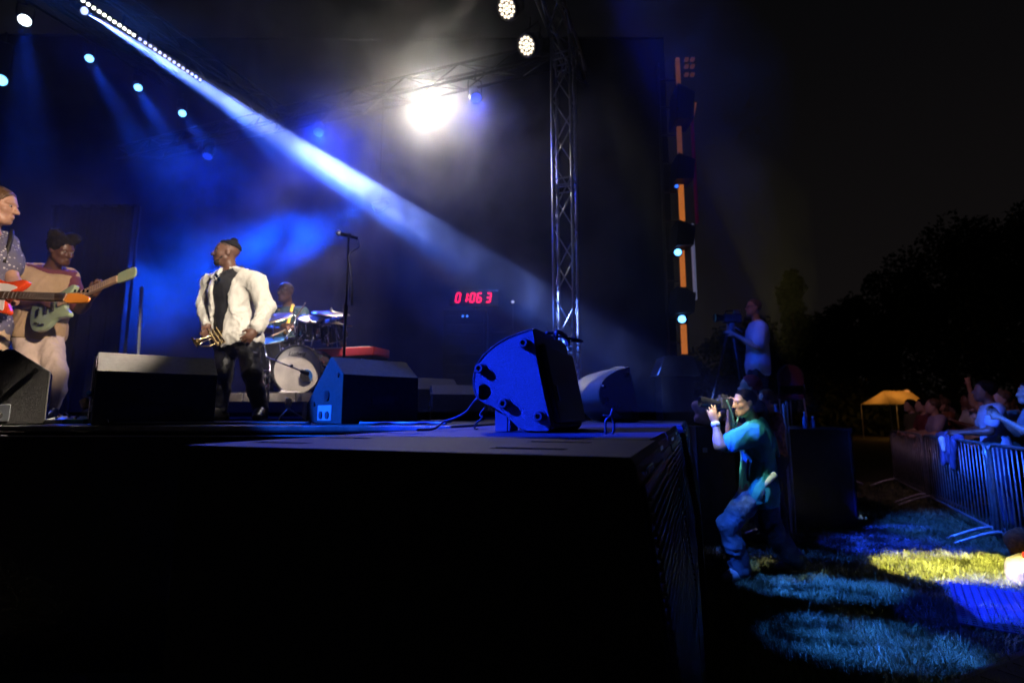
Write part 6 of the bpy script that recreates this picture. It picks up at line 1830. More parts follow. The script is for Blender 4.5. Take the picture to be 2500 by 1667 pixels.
# ------------------------------------------------------------------ photographer in the pit
def photographer():
    t = person('photographer in a teal T-shirt and jeans stooping to shoot the stage', A(2.2, 4.82, 0))
    Y = 4.80
    J = dict(head=at(1817, 984, Y - 0.02), hf=A(-0.99, -0.12, -0.08), hu=A(-0.05, 0, 1), neck=at(1846, 1036, Y),
             shl=at(1838, 1058, Y - 0.15), shr=at(1850, 1056, Y + 0.18), ell=at(1757, 1090, Y - 0.22), elr=at(1785, 1072, Y + 0.24), wrl=at(1746, 1030, Y - 0.14), wrr=at(1782, 990, Y + 0.10),
             hipl=at(1846, 1196, Y - 0.07), hipr=at(1862, 1196, Y + 0.09), knl=at(1776, 1282, Y - 0.06), knr=at(1886, 1298, Y + 0.14), anl=A(at(1808, 1380, Y - 0.04)[0], Y - 0.04, 0.095), anr=A(at(1942, 1380, Y + 0.2)[0], Y + 0.2, 0.11),
             ftl=A(-1, -0.25, 0), ftr=A(-0.95, 0.1, -0.12))
    J['handl'] = dict(d=A(-0.20, 0.10, 0.95), n=A(0.25, 0.95, 0.0), t=A(0.9, 0, 0.2), curl=0.35)
    J['handr'] = dict(d=A(-0.45, -0.55, 0.65), n=A(0.2, -0.6, -0.75), t=A(-0.2, -0.9, -0.2), curl=0.9)
    teal = mat('teal_cotton', (0.03, 0.33, 0.33), 0.85, var=0.08, bump=0.25, bscale=300)
    jeans = mat('faded_blue_jeans', (0.08, 0.12, 0.19), 0.85, var=0.2, scale=14, bump=0.3, bscale=260)
    human(t, J, SKIN_LIGHT, 0.010, 0.98, 0.98, top=dict(name='t_shirt', mat=teal, ease=0.032, loose=0.030, sleeve=0.70, hem=0.13, fold=0.016, ffreq=9, collar=0.045, scoop=0.2),
          bottom=dict(mat=jeans, loose=0.026, fold=0.012, ffreq=12, fstretch=(0.8, 0.8, 1.0), mid=0.066, cuff=0.06, length=1.97), shoes=mat('grey_trainers', (0.25, 0.27, 0.30), 0.6), seed=6.0,
          hair=dict(mat=HAIR_BLACK, thick=0.004, line=0.052, low=-0.02, tilt=0.45, fold=0.003), extras=[photo_bits])
def photo_bits(root, hq, ax, T):
    wb = mat('white_wristband', (0.75, 0.75, 0.72), 0.6, var=0.05)
    w, e = at(1746, 1030, 4.66), at(1757, 1090, 4.58)
    d = unit(e - w)
    MB().lathe(w + d * 0.005, d, [(0.036, 0), (0.038, 0.02), (0.036, 0.04)], 18).build('wristband', wb, root, True)
    # lanyard at the neck and belt gear
    bl = mat('blue_lanyard', (0.03, 0.08, 0.7), 0.6)
    MB().tube(spline([T['neck'] + T['side'] * 0.05 + T['fwd'] * 0.03 + T['up'] * 0.03, T['neck'] + T['fwd'] * 0.10 - T['up'] * 0.03, T['neck'] + T['fwd'] * 0.13 - T['up'] * 0.12], 6), 0.009, 6).build('lanyard', bl, root, True)
    hip = T['pel'] + T['up'] * 0.07
    MB().lathe(hip - T['up'] * 0.0, T['up'], [(0.155, 0), (0.160, 0.02), (0.155, 0.04)], 28).build('belt', BLACK_RUBBER, root, True) if False else None
    c = at(1880, 1170, 4.62)
    MB().tube([c + A(0.05, 0, 0.05), c - A(0.03, 0, 0.03), c - A(0.06, 0, 0.07)], [0.026, 0.024, 0.014], 10).build('flash_pouch', mat('pale_pouch', (0.62, 0.60, 0.50), 0.6), root, True)
    c = at(1826, 1128, 4.66)
    MB().sphere(c, 0.022, 10, (0.7, 0.5, 1.4)).build('pass_clip', mat('pale_clip', (0.7, 0.72, 0.6), 0.4), root, True)
    MB().tube(spline([c, at(1824, 1150, 4.665), at(1826, 1172, 4.67)], 5), 0.012, 8).build('pass_strap', mat('blue_strap', (0.04, 0.10, 0.4), 0.6), root, True)
    # camera bag strap over the back
    P = [T['neck'] - T['fwd'] * 0.03 + T['up'] * 0.045 + T['side'] * 0.05, T['neck'] - T['fwd'] * 0.13 - T['up'] * 0.08, T['neck'] - T['fwd'] * 0.165 - T['up'] * 0.28 - T['side'] * 0.05]
    MB().tube(spline(P, 6), 0.014, 6).build('shoulder_strap', mat('teal_strap', (0.05, 0.35, 0.32), 0.7), root, True)
photographer()
def camera_thing():
    Y = 4.76
    c = at(1766, 985, Y)
    t = thing('photo_camera', 'black camera with long lens held to the photographer\'s eye', 'camera', c)
    ax = (A(-1, 0, 0), A(0, -1, 0), Z)
    MB().box(c, (0.075, 0.14, 0.10), ax, 0.014).build('body', BLACK_PLASTIC, t)
    MB().box(c + A(0.0, 0, 0.062), (0.07, 0.06, 0.035), ax, 0.010).build('viewfinder', BLACK_PLASTIC, t)
    MB().lathe(c + A(-0.035, 0, 0), A(-1, 0, 0.10), [(0.040, 0), (0.042, 0.03), (0.038, 0.032), (0.038, 0.09), (0.043, 0.092), (0.043, 0.13), (0.047, 0.135), (0.050, 0.18), (0.046, 0.18), (0.044, 0.14), (0, 0.14)], 24).build('lens', BLACK_METAL, t, auto=40)
    MB().cyl(c + A(-0.02, 0.03, 0.05), c + A(-0.02, 0.03, 0.062), 0.012, n=12).build('dial', BLACK_METAL, t)
    MB().tube(spline([c + A(0, -0.07, 0.03), c + A(0.04, -0.09, -0.10), c + A(0.06, -0.08, -0.20), c + A(0.12, -0.02, -0.12)], 6), 0.008, 6).build('neck_strap', mat('teal_grey_strap', (0.06, 0.16, 0.16), 0.7), t, True)
camera_thing()

# ------------------------------------------------------------------ videographer on the side platform
PZ = 1.24
pf = thing('camera_platform', 'black side platform that the camera operator stands on', 'platform', A(4.3, 8.0, 0))
MB().box(A(3.98, 8.15, PZ - 0.04), (1.56, 1.5, 0.08), bev=0.006).build('deck', BLACK_WOOD, pf)
MB().box(A(3.98, 7.42, PZ / 2 - 0.04), (1.54, 0.02, PZ - 0.09)).build('skirt', CLOTH_BLACK, pf)
for x in (3.25, 4.70):
    for y in (7.5, 8.8):
        MB().tube([A(x, y, 0), A(x, y, PZ - 0.07)], 0.03, 8).build('leg', ALU, pf)
def videographer():
    t = person('camera operator in glasses and a loose blue-lit T-shirt on the platform', A(3.65, 7.8, PZ))
    Y = 7.8
    J = dict(head=at(1838, 752, Y), hf=A(-0.98, -0.15, 0.05), neck=at(1848, 787, Y), shl=at(1856, 801, Y - 0.17), shr=at(1850, 801, Y + 0.17),
             ell=at(1848, 846, Y - 0.24), elr=at(1838, 846, Y + 0.22), wrl=at(1793, 817, Y - 0.12), wrr=at(1790, 810, Y + 0.12),
             hipl=at(1848, 893, Y - 0.08), hipr=at(1854, 893, Y + 0.09), knl=at(1838, 960, Y - 0.10), knr=at(1858, 960, Y + 0.12),
             anl=A(at(1842, 1000, Y - 0.1)[0], Y - 0.1, PZ + 0.095), anr=A(at(1862, 1000, Y + 0.14)[0], Y + 0.14, PZ + 0.095), ftl=A(-1, -0.1, 0), ftr=A(-1, 0.1, 0))
    def glasses(root, hq, ax, T):
        gm = mat('spectacle_frame', (0.05, 0.05, 0.06), 0.2, 0.5)
        for s in (-1, 1):
            MB().torus(hq(0.112, 0.034 * s, 0.010), ax[0], 0.022, 0.003, 16, 6).build('spectacle_rim', gm, root, True)
            MB().tube([hq(0.110, 0.056 * s, 0.012), hq(-0.01, 0.082 * s, 0.012)], 0.003, 5).build('spectacle_arm', gm, root)
    human(t, J, SKIN_LIGHT, 0.014, 1.0, 1.12, top=dict(name='t_shirt', mat=mat('pale_grey_tee', (0.42, 0.42, 0.45), 0.85, var=0.1), ease=0.03, loose=0.035, sleeve=0.75, hem=0.14, fold=0.014, ffreq=7),
          bottom=dict(mat=mat('dark_shorts', (0.05, 0.05, 0.07), 0.8), name='shorts', length=0.95, loose=0.03), shoes=SHOE_BLACK, seed=8.0, extras=[glasses],
          hair=dict(mat=HAIR_BROWN, thick=0.012, line=0.03, low=-0.05, tilt=0.5))
videographer()
def tripod_cam():
    Y = 7.8
    c = at(1783, 778, Y)
    t = thing('video_camera', 'dark video camera on a tripod in front of the camera operator', 'video camera', A(c[0], Y, PZ))
    MB().box(c + A(0.02, 0, 0), (0.26, 0.12, 0.13), bev=0.015).build('body', BLACK_PLASTIC, t)
    MB().lathe(c + A(-0.10, 0, 0.01), A(-1, 0, 0), [(0.045, 0), (0.05, 0.08), (0.065, 0.12), (0.065, 0.14), (0, 0.13)], 18).build('lens', BLACK_METAL, t)
    MB().box(c + A(0.09, -0.02, 0.10), (0.09, 0.07, 0.06), bev=0.01).build('viewfinder', mat('grey_viewfinder', (0.25, 0.25, 0.28), 0.4), t)
    MB().tube([c + A(-0.08, 0, 0.07), c + A(-0.06, 0, 0.12), c + A(0.06, 0, 0.12), c + A(0.08, 0, 0.07)], 0.012, 6).build('top_handle', BLACK_PLASTIC, t)
    hd = c - Z * 0.12
    MB().lathe(hd, Z, [(0.06, -0.06), (0.06, 0.03), (0.04, 0.06)], 16).build('fluid_head', mat('grey_head', (0.2, 0.2, 0.22), 0.4, 0.4), t)
    MB().tube([hd + A(0.03, -0.03, 0), hd + A(0.14, -0.08, -0.10)], 0.010, 6).build('pan_arm', ALU, t)
    for k in range(3):
        q = 2 * math.pi * k / 3 + 0.5
        f0 = A(c[0] + 0.42 * math.cos(q), Y + 0.42 * math.sin(q), PZ + 0.01)
        MB().tube([hd - Z * 0.05 + A(0.04 * math.cos(q), 0.04 * math.sin(q), 0), f0], [0.02, 0.013], 8).build('leg', BLACK_METAL, t)
tripod_cam()
def chair():
    Y = 8.2
    c = at(1936, 1000, Y); x = c[0]; y = Y
    t = thing('banquet_chair', 'dark red banquet chair with rounded metal-framed back on the platform', 'chair', A(x, y, PZ))
    top = at(1936, 890, Y)[2]; w = 0.20
    arc = [A(x - w, y, PZ + 0.42)] + [A(x - w, y, top - 0.2)] + [A(x + w * math.cos(q), y, top - 0.2 + 0.2 * math.sin(q)) for q in np.linspace(math.pi, 0, 12)[1:-1]] + [A(x + w, y, top - 0.2), A(x + w, y, PZ + 0.42)]
    MB().tube(arc, 0.014, 8).build('back_frame', mat('dark_bronze_frame', (0.06, 0.05, 0.05), 0.5, 0.5), t, True)
    o2 = [(-w * 0.94, 0)] + [(w * 0.94 * math.cos(q), top - 0.2 - PZ - 0.62 + 0.19 * math.sin(q)) for q in np.linspace(math.pi, 0, 12)] + [(w * 0.94, 0)]
    MB().prism(o2, A(x, y + 0.03, PZ + 0.62), (1, 0, 0), Z, 0.05, 0.012).build('backrest', mat('dark_red_velvet', (0.10, 0.010, 0.018), 0.85, sheen=0.3), t)
    MB().box(A(x, y + 0.22, PZ + 0.45), (0.42, 0.42, 0.08), bev=0.025).build('seat', MATS['dark_red_velvet'], t)
    for sx_ in (-1, 1):
        for sy_ in (0, 1):
            MB().tube([A(x + sx_ * 0.19, y + 0.02 + sy_ * 0.4, PZ + 0.44), A(x + sx_ * 0.2, y - 0.02 + sy_ * 0.46, PZ + 0.005)], 0.012, 6).build('leg', ALU, t)
chair()
# bottles and a pole by the platform front
zc_ = at(1970, 1046, 6.9)[2]
for k, (u, v, r, h_) in enumerate(((1897, 975, 0.045, 0.30), (1966, 1010, 0.03, 0.20), (1985, 1030, 0.03, 0.14))):
    c = at(u, v, 6.9)
    tz = zc_
    c = A(at(u, 1040, 6.95)[0], 6.95, zc_)
    bt = thing('water_bottle', ['round blue bottle catching the light behind the photographer', 'small clear bottle on the case past the poles', 'short clear bottle on the case past the poles'][k], 'bottle', A(c[0], c[1], tz))
    MB().lathe(A(c[0], c[1], tz), Z, [(r * 0.9, 0), (r, 0.01), (r, h_ * 0.7), (r * 0.4, h_ * 0.85), (r * 0.4, h_)], 14).build('bottle', mat('blue_bottle', (0.10, 0.25, 0.7), 0.15), bt, True)
    MB().cyl(A(c[0], c[1], tz + h_), A(c[0], c[1], tz + h_ + 0.02), r * 0.45, n=10).build('cap', mat('bottle_cap', (0.6, 0.6, 0.7), 0.4), bt)
fc = thing('flight_case', 'black flight case with metal edges standing behind the photographer', 'flight case', A(3.75, 7.0, 0))
zc_ = at(1970, 1046, 6.9)[2]
MB().box(A(3.72, 7.05, zc_ / 2 + 0.003), (1.15, 0.6, zc_ - 0.006), bev=0.008).build('case', mat('blue_black_laminate', (0.010, 0.011, 0.016), 0.4, var=0.2), fc)
for s in (-1, 1):
    MB().box(A(3.72 + s * 0.572, 6.752, zc_ / 2), (0.022, 0.022, zc_ - 0.004), bev=0.003).build('edge_profile', BLACK_METAL, fc)
MB().box(A(3.72, 6.748, zc_ - 0.014), (1.12, 0.02, 0.024)).build('edge_profile', BLACK_METAL, fc)
for k, u in enumerate((1912, 1920)):
    p, q = at(u, 985, 6.6), at(u, 1040, 6.6)
    pt = MB().tube([A(p[0], p[1], 0), p + Z * 0.02 * k], 0.016, 8).build('upright_pole', mat('pale_blue_pole', (0.45, 0.5, 0.62), 0.4, 0.4), None); place_at_base(pt)
    tag(pt, ['taller pale pole standing in front of the flight case', 'shorter pale pole standing close beside the taller one'][k], 'pole')
# ------------------------------------------------------------------ crowd barriers
def barrier(label, a, b):
    a, b = A(*a, 0), A(*b, 0)
    d = unit(b - a); L = np.linalg.norm(b - a); n = A(d[1], -d[0], 0)
    t = thing('crowd_barrier', label, 'barrier', (a + b) / 2, 0, 'steel crowd barriers round the pit')
    z0, z1, r = 0.17, 1.10, 0.019
    def P(s, z): return a + d * s + Z * z
    loop_ = [P(0.02, 0.10), P(0.02, z1 - 0.16)] + [P(0.02 + 0.16 - 0.16 * math.cos(q), z1 - 0.16 + 0.16 * math.sin(q)) for q in np.linspace(0, math.pi / 2, 7)[1:]] + \
            [P(L - 0.18 + 0.16 * math.sin(q), z1 - 0.16 + 0.16 * math.cos(q)) for q in np.linspace(0, math.pi / 2, 7)] + [P(L - 0.02, 0.10)]
    MB().tube(loop_, r, 10).build('frame', STEEL, t, True)
    MB().tube([P(0.02, z0), P(L - 0.02, z0)], 0.015, 8).build('bottom_rail', STEEL, t, True)
    k = int(L / 0.115)
    proto = None
    for i in range(1, k):
        s = L * i / k
        zt = z1 - 0.005
        for e in (s - 0.02, L - 0.02 - s):
            if e < 0.16: zt = min(zt, z1 - 0.16 + math.sqrt(max(0, 0.16 ** 2 - (0.16 - e) ** 2)))
        MB().tube([P(s, z0), P(s, zt)], 0.0075, 6).build('bar', STEEL, t, True)
    for s in (0.10, L - 0.10):
        arc = [P(s, 0) + n * (-0.42) + Z * 0.02, P(s, 0) + n * (-0.34) + Z * 0.06, P(s, 0.15) + n * (-0.14), P(s, 0.18), P(s, 0.15) + n * 0.14, P(s, 0) + n * 0.34 + Z * 0.06, P(s, 0) + n * 0.42 + Z * 0.02]
        MB().tube(spline(arc, 4), 0.018, 8).build('foot', STEEL, t, True)
    return t
bp0 = A(5.29, 5.92); bp1 = A(6.45, 8.33)
dB = (bp1 - bp0) / np.linalg.norm(bp1 - bp0)
barrier('steel barrier section with garments hung over it, ending at the pale bags', bp0 + dB * 0.03, bp1)
barrier('steel barrier section next to the pale bag and the brown bag', bp0 - dB * 0.03 - dB * 2.3, bp0 - dB * 0.03)
barrier('dim steel barrier section farther along the pit beyond the hung garments', bp1 + dB * 0.05, bp1 + dB * 2.4)
barrier('dim far steel barrier standing behind the photographer', A(4.9, 9.8), A(6.9, 11.2))

# garment hanging over the barrier
def hung():
    q = bp0 + dB * 1.35
    t = thing('hung_jacket', 'rumpled jacket with a bright pale patch hung over the steel barrier', 'jacket', A(*q, 0.7))
    nB = A(dB[1], -dB[0], 0); d3 = A(*dB, 0); c = A(*q, 1.10)
    P = [cap(c - d3 * 0.42 + Z * 0.02, c + d3 * 0.42 + Z * 0.02, 0.045), cap(c - d3 * 0.35 - nB * 0.04 - Z * 0.02, c - d3 * 0.25 - nB * 0.055 - Z * 0.34, 0.06, 0.045, flat=nB, ff=1.6), cap(c + d3 * 0.1 - nB * 0.04, c + d3 * 0.12 - nB * 0.06 - Z * 0.30, 0.09, 0.06, flat=nB, ff=2.0), cap(c - d3 * 0.1 - nB * 0.04, c - d3 * 0.1 - nB * 0.06 - Z * 0.26, 0.09, 0.06, flat=nB, ff=2.0)]
    link_mesh('cloth', sdf_mesh('cloth', P, 0.014, 0.018, 14), mat('navy_striped_cloth', (0.10, 0.12, 0.28), 0.8, var=0.5, scale=30, stretch=(1, 1, 0.1)), t)
    s = at(2337, 1080, 0.0 + 6.9)
    e = c - nB * 0.10 - d3 * 0.10
    P = [cap(e + Z * -0.02, e - Z * 0.14 - d3 * 0.03, 0.055, 0.03, flat=nB, ff=1.5)]
    link_mesh('white_sleeve', sdf_mesh('white_sleeve', P, 0.012, 0.008), mat('bright_white_cloth', (0.82, 0.82, 0.82), 0.7), t)
hung()
# bags on the grass by the barrier feet
bb = onz(2490, 1392, 0.0)
t = thing('brown_bag', 'rounded brown fuzzy bag on the grass by the barrier foot', 'bag', bb + A(0.05, 0.25, 0))
cc = at(2506, 1322, 5.35)
link_mesh('bag', sdf_mesh('bag', [ell(cc, A(0.17, 0.15, 0.135)), ell(A(cc[0] + 0.08, cc[1] + 0.05, cc[2] - 0.12), A(0.16, 0.15, 0.13)), ell(A(cc[0] + 0.1, cc[1] + 0.05, 0.10), A(0.16, 0.15, 0.10))], 0.016, 0.014, 30), mat('brown_fuzzy_fabric', (0.22, 0.09, 0.035), 0.95, var=0.4, scale=40, bump=1.0, bscale=90), t)
MB().tube(spline([cc + A(-0.05, -0.05, 0.12), cc + A(-0.02, -0.05, 0.18), cc + A(0.06, -0.05, 0.18), cc + A(0.09, -0.05, 0.12)], 5), 0.012, 6).build('carry_loop', BLACK_RUBBER, t, True)
t = thing('pale_bag', 'pale canvas bag glowing yellow in the light beside the brown bag', 'bag', onz(2572, 1440, 0))
c2 = onz(2572, 1440, 0.0)
link_mesh('bag', sdf_mesh('bag', [ell(c2 + A(0.0, 0.15, 0.12), A(0.20, 0.15, 0.13)), cap(c2 + A(-0.12, 0.15, 0.06), c2 + A(0.15, 0.18, 0.22), 0.09, 0.06)], 0.014, 0.016, 12), mat('pale_canvas', (0.24, 0.22, 0.13), 0.85, var=0.08, bump=0.2), t)
MB().cyl(c2 + A(-0.10, 0.12, 0.20), c2 + A(-0.10, 0.10, 0.27), 0.018, n=10).build('red_cap', mat('red_plastic', (0.6, 0.03, 0.03), 0.4), t)

# woven ground mat and a black cable ramp at the near corner
mt_ = thing('mesh_mat', 'woven plastic ground mat lit blue on the grass', 'mat', A(3.4, 3.9, 0))
mm_ = mat('blue_grey_plastic_weave', (0.08, 0.09, 0.12), 0.5, var=0.2)
mo = onz(2352, 1492, 0.0); md1 = unit(A(0.80, -0.60, 0)); md2 = A(-md1[1], md1[0], 0)
for i in range(22):
    MB().box(mo + md1 * 0.7 + md2 * (-0.50 + i * 0.048) + Z * 0.062, (1.5, 0.022, 0.010), (md1, md2, Z)).build('strip', mm_, mt_)
for i in range(30):
    MB().box(mo + md1 * (-0.04 + i * 0.050) - md2 * 0.0 + Z * 0.068, (0.022, 1.06, 0.008), (md1, md2, Z)).build('cross_strip', mm_, mt_)
cr = thing('cable_ramp', 'black rubber cable ramp crossing the near corner of the grass', 'cable ramp', A(2.9, 2.9, 0))
ra, rb2 = onz(2230, 1690, 0.0), onz(2560, 1560, 0.0)
rd = unit(rb2 - ra); rn = A(-rd[1], rd[0], 0)
MB().prism([(-0.5, 0.002), (0.0, 0.002), (-0.06, 0.045), (-0.13, 0.075), (-0.37, 0.075), (-0.44, 0.045)], ra - rd * 0.4, rn, Z, 2.2, 0.004).build('ramp', BLACK_RUBBER, cr)
for k in range(12):
    MB().box(ra + rd * (-0.3 + 0.17 * k) - rn * 0.25 + Z * 0.077, (0.10, 0.2, 0.006), (rd, rn, Z), 0.002).build('tread', mat('dark_tread', (0.03, 0.03, 0.03), 0.6), cr)
# pale cloth on a case behind the photographer's camera
t = thing('cloth_bundle', 'crumpled pale pink cloth on a low case behind the photographer\'s camera', 'cloth', at(1715, 1035, 6.0))
P = [cap(at(1700, 990, 6.0), at(1722, 1025, 6.0), 0.05, 0.05), cap(at(1722, 985, 6.0), at(1738, 1015, 6.0), 0.05, 0.05), cap(at(1705, 1022, 6.0), at(1736, 1032, 6.0), 0.045, 0.035), ell(at(1766, 1010, 6.0), A(0.035, 0.035, 0.04)), cap(at(1738, 1028, 6.0), at(1766, 1014, 6.0), 0.03, 0.025)]
link_mesh('cloth', sdf_mesh('cloth', P, 0.012, 0.014, 12), mat('pale_pink_cloth', (0.62, 0.48, 0.55), 0.85, var=0.1, bump=0.2), t)
lc = at(1725, 1040, 6.0)
t = thing('low_case', 'low black case under the pale pink cloth', 'case', A(lc[0], 6.05, 0))
MB().box(A(lc[0] + 0.05, 6.1, lc[2] / 2), (0.42, 0.4, lc[2]), bev=0.01).build('case', BLACK_PAINT, t)
for s in (-1, 1):
    MB().box(A(lc[0] + 0.05 + s * 0.12, 5.895, lc[2] * 0.8), (0.05, 0.012, 0.05), bev=0.002).build('latch', STEEL, t)
# tiny pale thing lying on the grass
o = MB().box(onz(1940, 1150, 0.03) * 0 + at(1940, 1150, 8.6), (0.10, 0.06, 0.05), bev=0.012).build('paper_cup', mat('pale_paper', (0.7, 0.72, 0.68), 0.6), None); place_at_base(o)
o.location.z = 0.0
oc = onz(1940, 1152, 0.0); o.location.x, o.location.y = oc[0], oc[1]
tag(o, 'crumpled pale paper on the dark grass behind the photographer', 'litter')

# ------------------------------------------------------------------ crowd
def simple_person(label, x, y, z0, heading, H, topm, botm, hairm, skin, arms='down', group=None, lean=0.0, h=0.022, long=False, seed=0.0):
    s = H / 1.75
    f = A(math.cos(heading), math.sin(heading), 0); l = A(-f[1], f[0], 0)
    o = A(x, y, z0)
    def p(a, b, c): return o + (f * a + l * b + Z * c) * s
    J = dict(head=p(0.05 + lean, 0, 1.635), hf=f + A(0, 0, 0.05), neck=p(0.0 + lean, 0, 1.46), shl=p(lean, 0.185, 1.41), shr=p(lean, -0.185, 1.41), hipl=p(0, 0.09, 0.92), hipr=p(0, -0.09, 0.92),
             knl=p(0.03, 0.10, 0.50), knr=p(0.03, -0.10, 0.50), anl=p(-0.02, 0.11, 0.095), anr=p(-0.02, -0.11, 0.095), ftl=f + l * 0.2, ftr=f - l * 0.2)
    poses = {'down': ((0.0, 0.25, 1.12), (0.10, 0.24, 0.88), (0.0, -0.25, 1.12), (0.10, -0.24, 0.88)),
             'rail': ((0.10 + lean, 0.28, 1.15), (0.36 + lean, 0.18, 1.13), (0.10 + lean, -0.28, 1.15), (0.36 + lean, -0.16, 1.13)),
             'clap': ((0.12, 0.24, 1.16), (0.32, 0.05, 1.30), (0.12, -0.24, 1.16), (0.32, -0.05, 1.28)),
             'raise': ((0.05, 0.24, 1.14), (0.25, 0.20, 1.0), (0.12, -0.26, 1.58), (0.16, -0.22, 1.85)),
             'phone': ((0.10, 0.24, 1.16), (0.34, 0.10, 1.36), (0.12, -0.24, 1.18), (0.34, -0.06, 1.42))}[arms]
    J['ell'], J['wrl'], J['elr'], J['wrr'] = [p(*q) for q in poses]
    t = person(label, A(x, y, z0), group)
    human(t, J, skin, h, s, 1.0, top=dict(mat=topm, sleeve=0.6, fold=0.008, ffreq=8), bottom=dict(mat=botm, fold=0.008), shoes=SHOE_BLACK,
          hair=dict(mat=hairm, thick=0.012, line=0.04, low=-0.06 if long else -0.02, tilt=0.4, post=[((-0.05, 0, -0.10), (0.06, 0.075, 0.10), 0.03)] if long else []), eyes=False, seed=seed)
    return t
TM = {k: mat('crowd_' + k, c, 0.85, var=0.15) for k, c in dict(navy=(0.03, 0.04, 0.10), black=(0.02, 0.02, 0.022), maroon=(0.16, 0.03, 0.035), grey=(0.22, 0.22, 0.24), lilac=(0.36, 0.30, 0.40), paleblue=(0.42, 0.55, 0.72), olive=(0.10, 0.10, 0.05), rust=(0.25, 0.09, 0.04), white=(0.65, 0.65, 0.68)).items()}
def behind(u, off, s):
    """point u metres past the barrier corner along the line and off metres on the crowd side"""
    q = bp0 + dB * s + np.array([dB[1], -dB[0]]) * off
    return q
hd = math.atan2(0.35, -0.93)
crowd = [
    ('person in a pale blue T-shirt standing right at the steel barrier', behind(0, 0.42, 1.15), 1.84, 'paleblue', 'navy', HAIR_BLACK, SKIN_BROWN, 'rail', False),
    ('person with long hair and grey-blue top beside the pale blue T-shirt', behind(0, 0.75, 1.75), 1.74, 'grey', 'black', HAIR_BROWN, SKIN_LIGHT, 'phone', True),
    ('person in navy top with one arm raised behind the hung jacket', behind(0, 0.85, 2.6), 1.76, 'navy', 'black', HAIR_BLACK, SKIN_LIGHT, 'raise', False),
    ('person in a lilac shirt leaning on the far end of the barrier', behind(0, 0.35, 3.3), 1.66, 'lilac', 'navy', HAIR_BROWN, SKIN_LIGHT, 'rail', False),
    ('person in a dark maroon top leaning on the dim barrier', behind(0, 0.38, 4.1), 1.68, 'maroon', 'black', HAIR_BLACK, SKIN_LIGHT, 'rail', False),
    ('person in a white shirt among the dim crowd behind the barrier', behind(0, 1.1, 4.3), 1.78, 'white', 'black', HAIR_BLACK, SKIN_BROWN, 'clap', False),
    ('person in a rust shirt among the dim crowd behind the barrier', behind(0, 0.9, 5.0), 1.72, 'rust', 'navy', HAIR_BROWN, SKIN_LIGHT, 'clap', True),
    ('person in an olive top at the dim end of the crowd', behind(0, 0.5, 5.6), 1.70, 'olive', 'black', HAIR_BLACK, SKIN_LIGHT, 'down', False),
    ('tall person in dark clothes behind the pale blue T-shirt', behind(0, 1.35, 0.75), 1.90, 'navy', 'black', HAIR_BLACK, SKIN_DARK, 'clap', False),
    ('person in a grey top with raised arm near the brown bag', behind(0, 0.55, 0.25), 1.78, 'grey', 'navy', HAIR_BLACK, SKIN_LIGHT, 'phone', True),
]
for i, (lab, q, H, tm, bm_, hm, sk, ar, lg) in enumerate(crowd):
    simple_person(lab, q[0], q[1], 0.0, hd + random.uniform(-0.3, 0.3), H, TM[tm], TM[bm_], hm, sk, ar, 'crowd behind the barriers', seed=10 + i, long=lg)
# the back rows: copies of those figures with other turns and clothes
bodies = [o for o in bpy.data.objects if o.get('group') == 'crowd behind the barriers']
keys = ['black', 'navy', 'olive', 'black', 'grey', 'maroon']
k = 0
for rr in range(3):
    for j in range(10):
        q = behind(0, 1.9 + rr * 0.85 + random.uniform(-0.2, 0.2), 0.6 + j * 1.05 + 0.5 * rr + random.uniform(-0.25, 0.25))
        src = bodies[2 + (k * 3) % 8]
        c = dup(src, A(q[0], q[1], 0), random.uniform(-0.5, 0.5), 'dim figure in dark clothes deep in the crowd behind the barriers', 'dim crowd figures', random.uniform(0.94, 1.04))
        for ch in kids(c):
            if ch.name.startswith(('shirt', 'trousers')) and ch.material_slots:
                ch.material_slots[0].link = 'OBJECT'
                ch.material_slots[0].material = TM[keys[(k + (0 if ch.name.startswith('shirt') else 1)) % 6]]
        k += 1
# two people close behind the photographer
simple_person('person in a red cap and dark top standing behind the photographer', at(1842, 960, 6.15)[0], 6.15, 0.0, math.pi - 0.3, 1.86, TM['black'], TM['black'], mat('red_cap', (0.25, 0.02, 0.03), 0.7), SKIN_LIGHT, 'clap', seed=41, h=0.016)
simple_person('person in a rusty patterned top close behind the photographer\'s shoulder', at(1880, 980, 6.3)[0], 6.3, 0.0, math.pi - 0.2, 1.70, mat('patterned_top', (0.28, 0.12, 0.12), 0.85, var=0.8, scale=18), TM['navy'], HAIR_BROWN, SKIN_LIGHT, 'clap', seed=43, h=0.016)

